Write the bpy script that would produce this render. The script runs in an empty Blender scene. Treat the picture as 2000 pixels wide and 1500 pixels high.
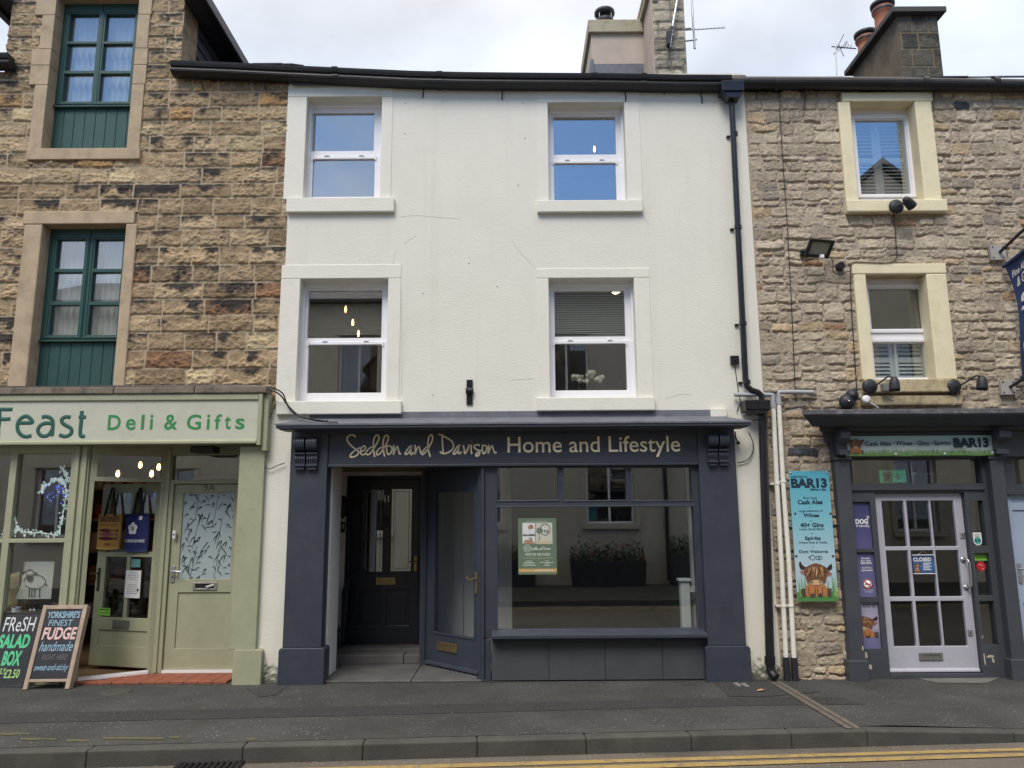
import bpy, bmesh, math, random
import numpy as np
from mathutils import Vector, Matrix
random.seed(7)
R = math.radians
SC = bpy.context.scene
COL = SC.collection

# ------------------------------------------------------------------ camera, sky, sun, exposure
FPX, PITCH, ROLL = 1502.0, 9.9, -0.38            # focal length in photo pixels (2000 wide)
CAM = Vector((0.0, -8.55, 1.70))
MC = Matrix.Rotation(R(90 + PITCH), 3, 'X') @ Matrix.Rotation(R(ROLL), 3, 'Z')
cd = bpy.data.cameras.new('camera'); cam = bpy.data.objects.new('camera', cd); COL.objects.link(cam)
cam.matrix_world = Matrix.Translation(CAM) @ MC.to_4x4()
cd.sensor_width = 36; cd.lens = 36 * FPX / 2000; cd.clip_end = 2000; cd.clip_start = .05
SC.camera = cam

CLX, CLY = 3.7, 1.2                               # drift of the clouds
SUN_EL, SUN_AZ = 52, 200                          # azimuth clockwise from +y
world = bpy.data.worlds.new('World'); SC.world = world; world.use_nodes = True
nt = world.node_tree; N = nt.nodes; L = nt.links
for n in list(N): N.remove(n)
def wn(t, **k):
    n = N.new(t)
    for a, b in k.items(): setattr(n, a, b)
    return n
def wmath(op, a, b=None, clamp=False):
    n = wn('ShaderNodeMath', operation=op); n.use_clamp = clamp
    for i, v in enumerate((a, b)):
        if v is None: continue
        if isinstance(v, (int, float)): n.inputs[i].default_value = v
        else: L.new(v, n.inputs[i])
    return n.outputs[0]
sky = wn('ShaderNodeTexSky', sky_type='NISHITA', sun_disc=False)
sky.sun_elevation = R(SUN_EL); sky.sun_rotation = R(SUN_AZ); sky.air_density = 1.0; sky.dust_density = .4; sky.ozone_density = 2.0
tc = wn('ShaderNodeTexCoord'); sep = wn('ShaderNodeSeparateXYZ'); L.new(tc.outputs['Generated'], sep.inputs[0])
dx, dy, dz = sep.outputs
dzz = wmath('ADD', wmath('MAXIMUM', dz, 0.0), 0.25)
comb = wn('ShaderNodeCombineXYZ'); L.new(wmath('ADD', wmath('DIVIDE', dx, dzz), CLX), comb.inputs[0]); L.new(wmath('ADD', wmath('DIVIDE', dy, dzz), CLY), comb.inputs[1])
n1 = wn('ShaderNodeTexNoise'); n1.inputs['Scale'].default_value = 1.05; n1.inputs['Detail'].default_value = 7; n1.inputs['Roughness'].default_value = .52
L.new(comb.outputs[0], n1.inputs['Vector'])
n2 = wn('ShaderNodeTexNoise'); n2.inputs['Scale'].default_value = 1.9; n2.inputs['Detail'].default_value = 5
L.new(comb.outputs[0], n2.inputs['Vector'])
# cloud cover: a thick sheet behind the roofs (+y), broken cloud and blue on the other side of the street
cov = wmath('ADD', wmath('MULTIPLY', wmath('SUBTRACT', n1.outputs[0], .5), 6.5), wmath('ADD', wmath('MULTIPLY', dy, 1.25), .98))
cov = wmath('MULTIPLY', cov, 1.0, clamp=True)
ss = wmath('MULTIPLY', wmath('MULTIPLY', cov, cov), wmath('SUBTRACT', 3.0, wmath('MULTIPLY', cov, 2.0)))
# cloud brightness: brighter towards the zenith (overcast sky), mottled
cb = wmath('ADD', wmath('MULTIPLY', wmath('SUBTRACT', n2.outputs[0], .5), 9.0), 5.5)
zen = wmath('MULTIPLY', wmath('MAXIMUM', wmath('SUBTRACT', dz, .62), 0.0), 34.0)
cb = wmath('ADD', cb, zen)
ccol = wn('ShaderNodeVectorMath', operation='SCALE'); L.new(cb, ccol.inputs['Scale'])
tint = wn('ShaderNodeMix', data_type='VECTOR'); L.new(wmath('MULTIPLY', wmath('SUBTRACT', dz, .5), 3.0, clamp=True), tint.inputs[0]); tint.inputs[4].default_value = (.865, .945, 1.10); tint.inputs[5].default_value = (1.10, 1.0, .84); L.new(tint.outputs[1], ccol.inputs[0])
bcol = wn('ShaderNodeVectorMath', operation='MULTIPLY'); L.new(sky.outputs[0], bcol.inputs[0]); bcol.inputs[1].default_value = (.66, .82, .95)
mx = wn('ShaderNodeMix', data_type='VECTOR'); L.new(ss, mx.inputs[0]); L.new(bcol.outputs[0], mx.inputs[4]); L.new(ccol.outputs[0], mx.inputs[5])
bg = wn('ShaderNodeBackground'); bg.inputs['Strength'].default_value = 0.1; L.new(mx.outputs[1], bg.inputs['Color'])
wo = wn('ShaderNodeOutputWorld'); L.new(bg.outputs[0], wo.inputs[0])

sl = bpy.data.lights.new('sun', 'SUN'); sun = bpy.data.objects.new('sun', sl); COL.objects.link(sun)
sl.energy = 1.5; sl.angle = R(28); sl.color = (1, .93, .82)
sd = Vector((math.sin(R(SUN_AZ)) * math.cos(R(SUN_EL)), math.cos(R(SUN_AZ)) * math.cos(R(SUN_EL)), math.sin(R(SUN_EL))))
sun.rotation_euler = sd.to_track_quat('Z', 'Y').to_euler(); sun.location = (0, -20, 30)

vs = SC.view_settings
vs.view_transform = 'Standard'; vs.look = 'None'; vs.gamma = 1.0; vs.use_curve_mapping = False
vs.exposure = 0.82
try:
    SC.cycles.max_bounces = 7; SC.cycles.transparent_max_bounces = 16; SC.cycles.use_denoising = True
    SC.cycles.sample_clamp_indirect = 6; SC.cycles.caustics_reflective = False; SC.cycles.caustics_refractive = False
except Exception: pass

# ------------------------------------------------------------------ photo pixel -> world
def ray(px, py): return MC @ Vector(((px - 1000) / FPX, -(py - 750) / FPX, -1))
def at(px, py, y=0.0):
    d = ray(px, py); return CAM + d * ((y - CAM.y) / d.y)
def onz(px, py, z=0.0):
    d = ray(px, py); return CAM + d * ((z - CAM.z) / d.z)
def atx(px, py, x):
    d = ray(px, py); return CAM + d * ((x - CAM.x) / d.x)
def rc(xl, yt, xr, yb, y=0.0):
    """photo rectangle (edges measured at mid height / mid width) -> x0, x1, z0, z1 on the plane y"""
    ym, xm = (yt + yb) / 2, (xl + xr) / 2
    return at(xl, ym, y).x, at(xr, ym, y).x, at(xm, yb, y).z, at(xm, yt, y).z

# ------------------------------------------------------------------ mesh builder
class MB:
    def __init__(s): s.v, s.f, s.m, s.s = [], [], [], []
    def add(s, vs, fs, mat=0, sm=False):
        o = len(s.v); s.v += [tuple(v) for v in vs]
        for f in fs: s.f.append([i + o for i in f]); s.m.append(mat); s.s.append(sm)
        return s
    def box(s, x0, x1, y0, y1, z0, z1, mat=0):
        if x0 > x1: x0, x1 = x1, x0
        if y0 > y1: y0, y1 = y1, y0
        if z0 > z1: z0, z1 = z1, z0
        vs = [(x0, y0, z0), (x1, y0, z0), (x1, y1, z0), (x0, y1, z0), (x0, y0, z1), (x1, y0, z1), (x1, y1, z1), (x0, y1, z1)]
        return s.add(vs, [(0, 3, 2, 1), (4, 5, 6, 7), (0, 1, 5, 4), (1, 2, 6, 5), (2, 3, 7, 6), (3, 0, 4, 7)], mat)
    def quad(s, a, b, c, d, mat=0): return s.add([a, b, c, d], [(0, 1, 2, 3)], mat)
    def prism(s, poly, y0, y1, mat=0):
        """polygon [(x, z)] counter-clockwise seen from -y, extruded from y0 (front) to y1"""
        n = len(poly)
        a = sum(poly[i][0] * poly[(i + 1) % n][1] - poly[(i + 1) % n][0] * poly[i][1] for i in range(n))
        if a < 0: poly = poly[::-1]
        vs = [(x, y0, z) for x, z in poly] + [(x, y1, z) for x, z in poly]
        fs = [tuple(range(n)), tuple(range(2 * n - 1, n - 1, -1))] + [(i, i + n, (i + 1) % n + n, (i + 1) % n) for i in range(n)]
        return s.add(vs, fs, mat)
    def profile(s, prof, x0, x1, ml=0.0, mr=0.0, mat=0):
        """profile [(y, z)] swept along x; ml, mr mitre the ends by the projection in front of y = 0"""
        n = len(prof)
        vs = [(x0 + ml * y, y, z) for y, z in prof] + [(x1 - mr * y, y, z) for y, z in prof]
        a = sum(prof[i][0] * prof[(i + 1) % n][1] - prof[(i + 1) % n][0] * prof[i][1] for i in range(n))
        fs = [tuple(range(n))[::-1], tuple(range(n, 2 * n))] + [(i, (i + 1) % n, (i + 1) % n + n, i + n) for i in range(n)]
        if a < 0: fs = [f[::-1] for f in fs]
        return s.add(vs, fs, mat)
    def tube(s, pts, r, n=8, mat=0, flat=None, sm=True, caps=True):
        pts = [Vector(p) for p in pts]; rings = []
        up = Vector((0, 0, 1)); prev = None
        for i, p in enumerate(pts):
            t = (pts[min(i + 1, len(pts) - 1)] - pts[max(i - 1, 0)])
            if t.length < 1e-9: t = Vector((1, 0, 0))
            t.normalize()
            if prev is None:
                a = t.cross(Vector((0, 1, 0)));
                if a.length < 1e-3: a = t.cross(Vector((1, 0, 0)))
            else: a = prev - t * prev.dot(t)
            a.normalize(); prev = a; b = t.cross(a)
            rr = r[i] if isinstance(r, (list, tuple)) else r
            ring = []
            for k in range(n):
                w = a * math.cos(2 * math.pi * k / n) * rr + b * math.sin(2 * math.pi * k / n) * rr
                if flat is not None: w.y *= flat
                ring.append(p + w)
            rings.append(ring)
        vs = [v for g in rings for v in g]; fs = []
        for i in range(len(rings) - 1):
            for k in range(n):
                a, b = i * n + k, i * n + (k + 1) % n
                fs.append((a, b, b + n, a + n))
        s.add(vs, fs, mat, sm)
        if caps:
            s.add(rings[0], [tuple(range(n))[::-1]], mat); s.add(rings[-1], [tuple(range(n))], mat)   # own vertices: no shading bleed
        return s
    def lathe(s, prof, c, axis='Z', n=20, mat=0, sm=True):
        """prof [(r, h)] turned round an axis through c"""
        vs = []
        for r_, h in prof:
            for k in range(n):
                a = 2 * math.pi * k / n; u, w = r_ * math.cos(a), r_ * math.sin(a)
                vs.append({'Z': (c[0] + u, c[1] + w, c[2] + h), 'Y': (c[0] + u, c[1] - h, c[2] + w), 'X': (c[0] + h, c[1] + u, c[2] + w)}[axis])
        fs = []
        for i in range(len(prof) - 1):
            for k in range(n):
                a, b = i * n + k, i * n + (k + 1) % n
                fs.append((a, b, b + n, a + n))
        if len(prof) == 4 and prof[0][0] == prof[3][0] and prof[1][0] == prof[2][0] and prof[0][0] < prof[1][0] and prof[0][1] == prof[1][1]:
            for k in range(n): a, b = 3 * n + k, 3 * n + (k + 1) % n; fs.append((a, b, (k + 1) % n, k))     # a flat ring, no caps
        else: s.add(vs[:n], [tuple(range(n))[::-1]], mat); s.add(vs[-n:], [tuple(range(n))], mat)
        return s.add(vs, fs, mat, sm)
    def ball(s, c, r, mat=0, n=10, sq=(1, 1, 1)):
        prof = [(max(1e-4, math.sin(math.pi * i / 6)), -math.cos(math.pi * i / 6)) for i in range(7)]
        vs = []
        for r_, h in prof:
            for k in range(n):
                a = 2 * math.pi * k / n; vs.append((c[0] + r * sq[0] * r_ * math.cos(a), c[1] + r * sq[1] * r_ * math.sin(a), c[2] + r * sq[2] * h))
        fs = [(i * n + k, i * n + (k + 1) % n, (i + 1) * n + (k + 1) % n, (i + 1) * n + k) for i in range(6) for k in range(n)]
        return s.add(vs, fs, mat, True)
    def plate(s, rect, holes, y0, y1, mat=0):
        """a board with rectangular holes: rect, holes = (x0, x1, z0, z1)"""
        x0, x1, z0, z1 = rect
        cl = lambda v, a, b: min(max(v, a), b)
        hs = [(cl(h[0], x0, x1), cl(h[1], x0, x1), cl(h[2], z0, z1), cl(h[3], z0, z1)) for h in holes]
        xs = sorted({round(v, 5) for v in [x0, x1] + [a for h in hs for a in h[:2]]})
        zs = sorted({round(v, 5) for v in [z0, z1] + [a for h in hs for a in h[2:]]})
        solid = lambda i, k: 0 <= i < len(xs) - 1 and 0 <= k < len(zs) - 1 and not any(
            h[0] - 1e-5 < (xs[i] + xs[i + 1]) / 2 < h[1] + 1e-5 and h[2] - 1e-5 < (zs[k] + zs[k + 1]) / 2 < h[3] + 1e-5 for h in hs)
        ids = {}; o = len(s.v)
        def V(i, k, b):
            key = (i, k, b)
            if key not in ids: ids[key] = len(s.v); s.v.append((xs[i], y1 if b else y0, zs[k]))
            return ids[key]
        def F(*q): s.f.append(list(q)); s.m.append(mat); s.s.append(False)
        for i in range(len(xs) - 1):
            for k in range(len(zs) - 1):
                if not solid(i, k): continue
                F(V(i, k, 0), V(i + 1, k, 0), V(i + 1, k + 1, 0), V(i, k + 1, 0))
                F(V(i, k, 1), V(i, k + 1, 1), V(i + 1, k + 1, 1), V(i + 1, k, 1))
                if not solid(i - 1, k): F(V(i, k, 0), V(i, k + 1, 0), V(i, k + 1, 1), V(i, k, 1))
                if not solid(i + 1, k): F(V(i + 1, k, 0), V(i + 1, k, 1), V(i + 1, k + 1, 1), V(i + 1, k + 1, 0))
                if not solid(i, k - 1): F(V(i, k, 0), V(i, k, 1), V(i + 1, k, 1), V(i + 1, k, 0))
                if not solid(i, k + 1): F(V(i, k + 1, 0), V(i + 1, k + 1, 0), V(i + 1, k + 1, 1), V(i, k + 1, 1))
        return s
    def xf(s, M_, start=0):
        for i in range(start, len(s.v)): s.v[i] = tuple(M_ @ Vector(s.v[i]))
        return s
    def build(s, name, mats, parent=None, bevel=0.0, local=False, seg=2):
        me = bpy.data.meshes.new(name)
        o_ = Vector((0, 0, 0))
        if not local:
            q = parent
            while q is not None: o_ += q.location; q = q.parent
        me.from_pydata([(v[0] - o_.x, v[1] - o_.y, v[2] - o_.z) for v in s.v], [], s.f)
        for m_ in (mats if isinstance(mats, (list, tuple)) else [mats]): me.materials.append(m_)
        me.polygons.foreach_set('material_index', s.m); me.polygons.foreach_set('use_smooth', s.s)
        me.update()
        o = bpy.data.objects.new(name, me); COL.objects.link(o)
        if parent is not None: o.parent = parent
        if bevel:
            b = o.modifiers.new('bevel', 'BEVEL'); b.width = bevel; b.segments = seg; b.limit_method = 'ANGLE'; b.angle_limit = R(40)
        return o

def tag(o, label=None, cat=None, group=None, kind=None):
    if label: o['label'] = label
    if cat: o['category'] = cat
    if group: o['group'] = group
    if kind: o['kind'] = kind
    return o
def thing(name, label, cat, loc=(0, 0, 0), rz=0.0, group=None):
    o = bpy.data.objects.new(name, None); COL.objects.link(o); o.empty_display_size = .1
    o.location = loc; o.rotation_euler = (0, 0, rz); return tag(o, label, cat, group)
def shift(o):
    """move a one-mesh thing's origin to the middle of its own geometry"""
    me = o.data; n = len(me.vertices); co = np.empty(n * 3, 'f'); me.vertices.foreach_get('co', co); co = co.reshape(-1, 3)
    c = (co.min(0) + co.max(0)) / 2; c[2] = co[:, 2].min()
    me.vertices.foreach_set('co', (co - c).ravel()); o.location = [float(a) for a in c]; me.update(); return o

# ------------------------------------------------------------------ lettering
_TX = {}
def glyphs(txt, bold=0.0, shear=0.0):
    k = (txt, bold, shear)
    if k not in _TX:
        c = bpy.data.curves.new('t', 'FONT'); c.body = txt; c.size = 1; c.extrude = 0; c.offset = bold; c.shear = shear; c.resolution_u = 4; c.fill_mode = 'FRONT'
        o = bpy.data.objects.new('t', c); COL.objects.link(o)
        dg = bpy.context.evaluated_depsgraph_get(); me = o.evaluated_get(dg).to_mesh()
        vs = [(v.co.x, v.co.y) for v in me.vertices]; fs = [list(p.vertices) for p in me.polygons]
        o.evaluated_get(dg).to_mesh_clear(); bpy.data.objects.remove(o); bpy.data.curves.remove(c)
        _TX[k] = (vs, fs)
    return _TX[k]
def text(mb, txt, x0, x1, z0, z1, y, mat=0, bold=0.0, shear=0.0, keep=False):
    """letters fitted to the box x0..x1, z0..z1 on the plane y, facing -y; keep = keep the proportions, centred"""
    vs, fs = glyphs(txt, bold, shear)
    ax, bx = min(v[0] for v in vs), max(v[0] for v in vs); az, bz = min(v[1] for v in vs), max(v[1] for v in vs)
    kx, kz = (x1 - x0) / (bx - ax), (z1 - z0) / (bz - az)
    if keep:
        k = min(kx, kz); cx, cz = (x0 + x1) / 2, (z0 + z1) / 2
        x0, z0 = cx - k * (bx - ax) / 2, cz - k * (bz - az) / 2; kx = kz = k
    mb.add([(x0 + (v[0] - ax) * kx, y, z0 + (v[1] - az) * kz) for v in vs], fs, mat); return mb
def smooth(pts, n=4):
    if len(pts) < 3: return pts
    P = [pts[0]] + list(pts) + [pts[-1]]; out = []
    for i in range(1, len(P) - 2):
        for k in range(n):
            t = k / n
            out.append(tuple(.5 * (2 * P[i][j] + (P[i + 1][j] - P[i - 1][j]) * t + (2 * P[i - 1][j] - 5 * P[i][j] + 4 * P[i + 1][j] - P[i + 2][j]) * t * t
                                   + (3 * P[i][j] - P[i - 1][j] - 3 * P[i + 1][j] + P[i + 2][j]) * t ** 3) for j in range(len(P[0]))))
    out.append(tuple(P[-2])); return out
def stroke(mb, pts, r, mat=0, flat=.35, n=6, sub=4):
    return mb.tube(smooth(pts, sub), r, n, mat, flat)
def ell(cx, cz, rx, rz, n=20, a0=0, a1=360):
    return [(cx + rx * math.cos(R(a0 + (a1 - a0) * i / n)), cz + rz * math.sin(R(a0 + (a1 - a0) * i / n))) for i in range(n if a1 - a0 == 360 else n + 1)]

# ------------------------------------------------------------------ materials
def mat(name, col, rough=.6, var=.08, vscale=6, bump=0.0, bscale=80, metal=0.0, spec=.4, streak=0.0, dirt=None, dirt_amt=0.0, dirt_scale=5, coat=0.0, emit=0.0, detail=6):
    m = bpy.data.materials.new(name); m.use_nodes = True
    T = m.node_tree; b = T.nodes['Principled BSDF']
    b.inputs['Roughness'].default_value = rough; b.inputs['Metallic'].default_value = metal
    b.inputs['Specular IOR Level'].default_value = spec
    if coat: b.inputs['Coat Weight'].default_value = coat; b.inputs['Coat Roughness'].default_value = .15
    if emit:
        b.inputs['Emission Color'].default_value = (*col, 1); b.inputs['Emission Strength'].default_value = emit
    co = T.nodes.new('ShaderNodeTexCoord')
    n = T.nodes.new('ShaderNodeTexNoise'); n.inputs['Scale'].default_value = vscale; n.inputs['Detail'].default_value = detail; n.inputs['Roughness'].default_value = .62
    T.links.new(co.outputs['Object'], n.inputs['Vector'])
    r = T.nodes.new('ShaderNodeMapRange'); r.inputs[1].default_value = .28; r.inputs[2].default_value = .72; r.inputs[3].default_value = 1 - var; r.inputs[4].default_value = 1 + var
    T.links.new(n.outputs[0], r.inputs[0])
    v = T.nodes.new('ShaderNodeVectorMath'); v.operation = 'SCALE'; v.inputs[0].default_value = col; T.links.new(r.outputs[0], v.inputs['Scale'])
    out = v.outputs[0]
    if dirt_amt:
        n3 = T.nodes.new('ShaderNodeTexNoise'); n3.inputs['Scale'].default_value = dirt_scale; n3.inputs['Detail'].default_value = 9; n3.inputs['Roughness'].default_value = .68
        T.links.new(co.outputs['Object'], n3.inputs['Vector'])
        r3 = T.nodes.new('ShaderNodeMapRange'); r3.inputs[1].default_value = .5; r3.inputs[2].default_value = .75; r3.inputs[3].default_value = 0; r3.inputs[4].default_value = dirt_amt
        T.links.new(n3.outputs[0], r3.inputs[0])
        mx_ = T.nodes.new('ShaderNodeMix'); mx_.data_type = 'RGBA'; T.links.new(r3.outputs[0], mx_.inputs[0]); T.links.new(out, mx_.inputs[6]); mx_.inputs[7].default_value = (*(dirt or (.1, .09, .07)), 1)
        out = mx_.outputs[2]
    T.links.new(out, b.inputs['Base Color'])
    r2 = T.nodes.new('ShaderNodeMapRange'); r2.inputs[3].default_value = max(.02, rough - .12); r2.inputs[4].default_value = min(1, rough + .12)
    T.links.new(n.outputs[0], r2.inputs[0]); T.links.new(r2.outputs[0], b.inputs['Roughness'])
    if bump:
        n2_ = T.nodes.new('ShaderNodeTexNoise'); n2_.inputs['Scale'].default_value = bscale; n2_.inputs['Detail'].default_value = 6
        if streak:
            mp = T.nodes.new('ShaderNodeMapping'); mp.inputs['Scale'].default_value = (1, 1, streak); T.links.new(co.outputs['Object'], mp.inputs[0]); T.links.new(mp.outputs[0], n2_.inputs['Vector'])
        else: T.links.new(co.outputs['Object'], n2_.inputs['Vector'])
        bp = T.nodes.new('ShaderNodeBump'); bp.inputs['Strength'].default_value = bump; bp.inputs['Distance'].default_value = .01
        T.links.new(n2_.outputs[0], bp.inputs['Height']); T.links.new(bp.outputs[0], b.inputs['Normal'])
    return m
def glass(name, f0, tint=(.92, .95, .95), rough=0.0, wavy=.0):
    m = bpy.data.materials.new(name); m.use_nodes = True; T = m.node_tree
    for n in list(T.nodes): T.nodes.remove(n)
    o = T.nodes.new('ShaderNodeOutputMaterial'); mixs = T.nodes.new('ShaderNodeMixShader'); tr = T.nodes.new('ShaderNodeBsdfTransparent'); gl = T.nodes.new('ShaderNodeBsdfGlossy')
    tr.inputs[0].default_value = (*tint, 1); gl.inputs['Roughness'].default_value = rough; gl.inputs['Color'].default_value = (.95, .97, 1, 1)
    lw = T.nodes.new('ShaderNodeLayerWeight'); lw.inputs[0].default_value = .5
    p = T.nodes.new('ShaderNodeMath'); p.operation = 'POWER'; p.inputs[1].default_value = 5; T.links.new(lw.outputs['Facing'], p.inputs[0])
    r = T.nodes.new('ShaderNodeMapRange'); r.inputs[3].default_value = f0; r.inputs[4].default_value = 1; T.links.new(p.outputs[0], r.inputs[0])
    if wavy:
        co = T.nodes.new('ShaderNodeTexCoord'); n_ = T.nodes.new('ShaderNodeTexNoise'); n_.inputs['Scale'].default_value = 1.6; n_.inputs['Detail'].default_value = 1; T.links.new(co.outputs['Object'], n_.inputs['Vector'])
        bp = T.nodes.new('ShaderNodeBump'); bp.inputs['Strength'].default_value = wavy; bp.inputs['Distance'].default_value = .02; T.links.new(n_.outputs[0], bp.inputs['Height']); T.links.new(bp.outputs[0], gl.inputs['Normal'])
    T.links.new(r.outputs[0], mixs.inputs[0]); T.links.new(tr.outputs[0], mixs.inputs[1]); T.links.new(gl.outputs[0], mixs.inputs[2]); T.links.new(mixs.outputs[0], o.inputs[0])
    return m
def flat(name, col, rough=.55): return mat(name, col, rough, var=.04, vscale=20)
MT = {}
MT['upvc'] = mat('white_upvc', (.80, .80, .84), .35, .02, spec=.5)
MT['navy'] = mat('navy_paint', (.039, .047, .067), .42, .10, 3, bump=.05, bscale=50, spec=.45, dirt=(.085, .085, .09), dirt_amt=.32, dirt_scale=7)
MT['navy_dark'] = mat('dark_navy_paint', (.012, .015, .026), .35, .08, spec=.5)
MT['slate_riser'] = mat('grey_slate', (.062, .066, .076), .62, .12, 5, bump=.15, bscale=30)
MT['gutter'] = mat('black_iron', (.014, .014, .017), .45, .2, 12, bump=.2, bscale=25, dirt=(.05, .04, .03), dirt_amt=.35)
MT['black_plastic'] = mat('black_plastic', (.012, .012, .016), .28, .05, spec=.5)
MT['dark_metal'] = mat('dark_metal', (.022, .024, .032), .5, .08)
MT['lead'] = mat('lead_sheet', (.13, .14, .17), .6, .18, 6, bump=.2, bscale=12, dirt=(.05, .05, .06), dirt_amt=.6)
MT['green'] = mat('sage_green_paint', (.35, .355, .245), .5, .06, 4, bump=.06, bscale=70, dirt=(.16, .15, .09), dirt_amt=.22, dirt_scale=9)
MT['sign_cream'] = mat('pale_sign_paint', (.50, .51, .42), .5, .04, 3, bump=.12, bscale=40, streak=6, dirt=(.22, .22, .17), dirt_amt=.2, dirt_scale=7)
MT['dgreen'] = mat('dark_green_paint', (.028, .078, .072), .42, .10, 4, bump=.05, bscale=50)
MT['sandstone'] = mat('dressed_sandstone', (.44, .345, .24), .85, .16, 5, bump=.3, bscale=40, dirt=(.16, .12, .08), dirt_amt=.55, dirt_scale=4)
MT['cream_stone'] = mat('cream_masonry_paint', (.74, .67, .47), .65, .05, 5, bump=.25, bscale=30, dirt=(.42, .32, .2), dirt_amt=.3, dirt_scale=7)
MT['old_cream'] = mat('peeling_cream_paint', (.46, .38, .24), .8, .2, 7, bump=.5, bscale=20, dirt=(.05, .045, .035), dirt_amt=1.0, dirt_scale=6)
MT['bar_grey'] = mat('grey_blue_paint', (.056, .061, .075), .45, .1, 4, bump=.06, bscale=60, dirt=(.12, .12, .13), dirt_amt=.2)
MT['lavender'] = mat('pale_lavender_paint', (.42, .42, .485), .4, .05, 4, bump=.05, bscale=50, dirt=(.2, .19, .2), dirt_amt=.22, dirt_scale=7)
MT['pale_blue'] = mat('pale_blue_paint', (.33, .40, .53), .4, .05)
MT['slate_roof'] = mat('roof_slate', (.045, .046, .055), .7, .25, 4, bump=.4, bscale=14)
MT['chim_render'] = mat('buff_render', (.48, .40, .34), .9, .1, 2.5, bump=.2, bscale=30, dirt=(.30, .27, .18), dirt_amt=.6, dirt_scale=2)
MT['pot'] = mat('terracotta', (.36, .13, .075), .75, .15, 8, dirt=(.5, .4, .34), dirt_amt=.35)
MT['brass'] = mat('brass', (.36, .27, .13), .38, .15, 20, metal=.8, dirt=(.2, .14, .05), dirt_amt=.3)
MT['chrome'] = mat('satin_chrome', (.55, .55, .56), .28, .05, metal=.9)
MT['wpipe'] = mat('white_pipe', (.76, .75, .69), .4, .08, 6, dirt=(.3, .28, .22), dirt_amt=.3)
MT['gpipe'] = mat('grey_pipe', (.35, .37, .40), .4, .06)
MT['white'] = flat('white_print', (.78, .78, .78)); MT['black'] = flat('black_print', (.015, .015, .018))
MT['navy_ink'] = flat('navy_print', (.012, .028, .055)); MT['gold'] = mat('pale_gold_leaf', (.95, .80, .55), .5, .04)
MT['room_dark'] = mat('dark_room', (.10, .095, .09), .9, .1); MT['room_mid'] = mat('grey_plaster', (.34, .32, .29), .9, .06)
MT['room_warm'] = mat('brown_room', (.13, .075, .05), .9, .25, 3, dirt=(.3, .22, .13), dirt_amt=.5); MT['wood_floor'] = mat('wood_floor', (.28, .17, .09), .5, .15, 9)
MT['lobby'] = mat('off_white_lobby', (.74, .69, .66), .8, .05, 3, bump=.1, bscale=30, dirt=(.33, .3, .27), dirt_amt=.2, dirt_scale=3)
MT['flag'] = mat('stone_flags', (.105, .10, .10), .75, .2, 3, bump=.35, bscale=14, dirt=(.05, .055, .05), dirt_amt=.8, dirt_scale=2.5)
MT['tile'] = mat('red_quarry_tile', (.27, .085, .05), .6, .2, 7, dirt=(.14, .07, .05), dirt_amt=.4)
MT['blind'] = mat('white_slats', (.66, .66, .64), .5, .03); MT['curtain'] = mat('white_curtain', (.62, .62, .62), .8, .05)
MT['bulb'] = mat('lit_bulb', (1, .50, .16), .3, 0, emit=7); MT['bulb_soft'] = mat('lit_lamp', (1, .75, .45), .3, 0, emit=9)
MT['wood'] = mat('pine', (.36, .28, .215), .6, .2, 9, bump=.15, bscale=60, dirt=(.2, .13, .08), dirt_amt=.3); MT['chalk_bg'] = mat('blackboard', (.017, .018, .026), .55, .3, 5, dirt=(.06, .06, .065), dirt_amt=.35)
MT['chalk_w'] = mat('white_chalk', (.62, .64, .66), .9, .2, 50); MT['chalk_g'] = mat('green_chalk', (.10, .50, .26), .9, .25, 50); MT['chalk_p'] = mat('pink_chalk', (.66, .45, .44), .9, .2, 50)
MT['chalk_b'] = mat('blue_chalk', (.28, .45, .58), .9, .25, 50); MT['chalk_l'] = mat('lime_chalk', (.36, .60, .24), .9, .2, 50); MT['chalk_d'] = mat('faded_chalk', (.13, .13, .135), .9, .25, 50)
GL_UP = glass('reflective_glass', .33); GL = glass('window_glass', .15); GL_SHOP = glass('shop_glass', .125, wavy=.02); GL_DOOR = glass('door_glass', .06); GL_B = glass('blue_glass', .17)
# ------------------------------------------------------------------ stone walls: every stone modelled in one relief per wall
def vnoise(x, z, f, seed):
    x, z = np.broadcast_arrays(x * f + seed * 17.3, z * f + seed * 9.1)
    xi, zi = np.floor(x).astype(np.int64), np.floor(z).astype(np.int64); u, v = x - xi, z - zi
    u, v = u * u * (3 - 2 * u), v * v * (3 - 2 * v)
    def h(a, b):
        n = (a * 374761393 + b * 668265263 + seed * 144269) & 0x7fffffff
        n = ((n ^ (n >> 13)) * 1274126177) & 0x7fffffff
        return ((n ^ (n >> 16)) & 0xffff) / 65535.0
    return (h(xi, zi) * (1 - u) + h(xi + 1, zi) * u) * (1 - v) + (h(xi, zi + 1) * (1 - u) + h(xi + 1, zi + 1) * u) * v
def fbm(x, z, f, seed, o=3):
    a, t, s_ = 1.0, 0.0, 0.0
    for i in range(o): t = t + a * vnoise(x, z, f * 2.03 ** i, seed + i * 7); s_ += a; a *= .55
    return t / s_
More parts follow.
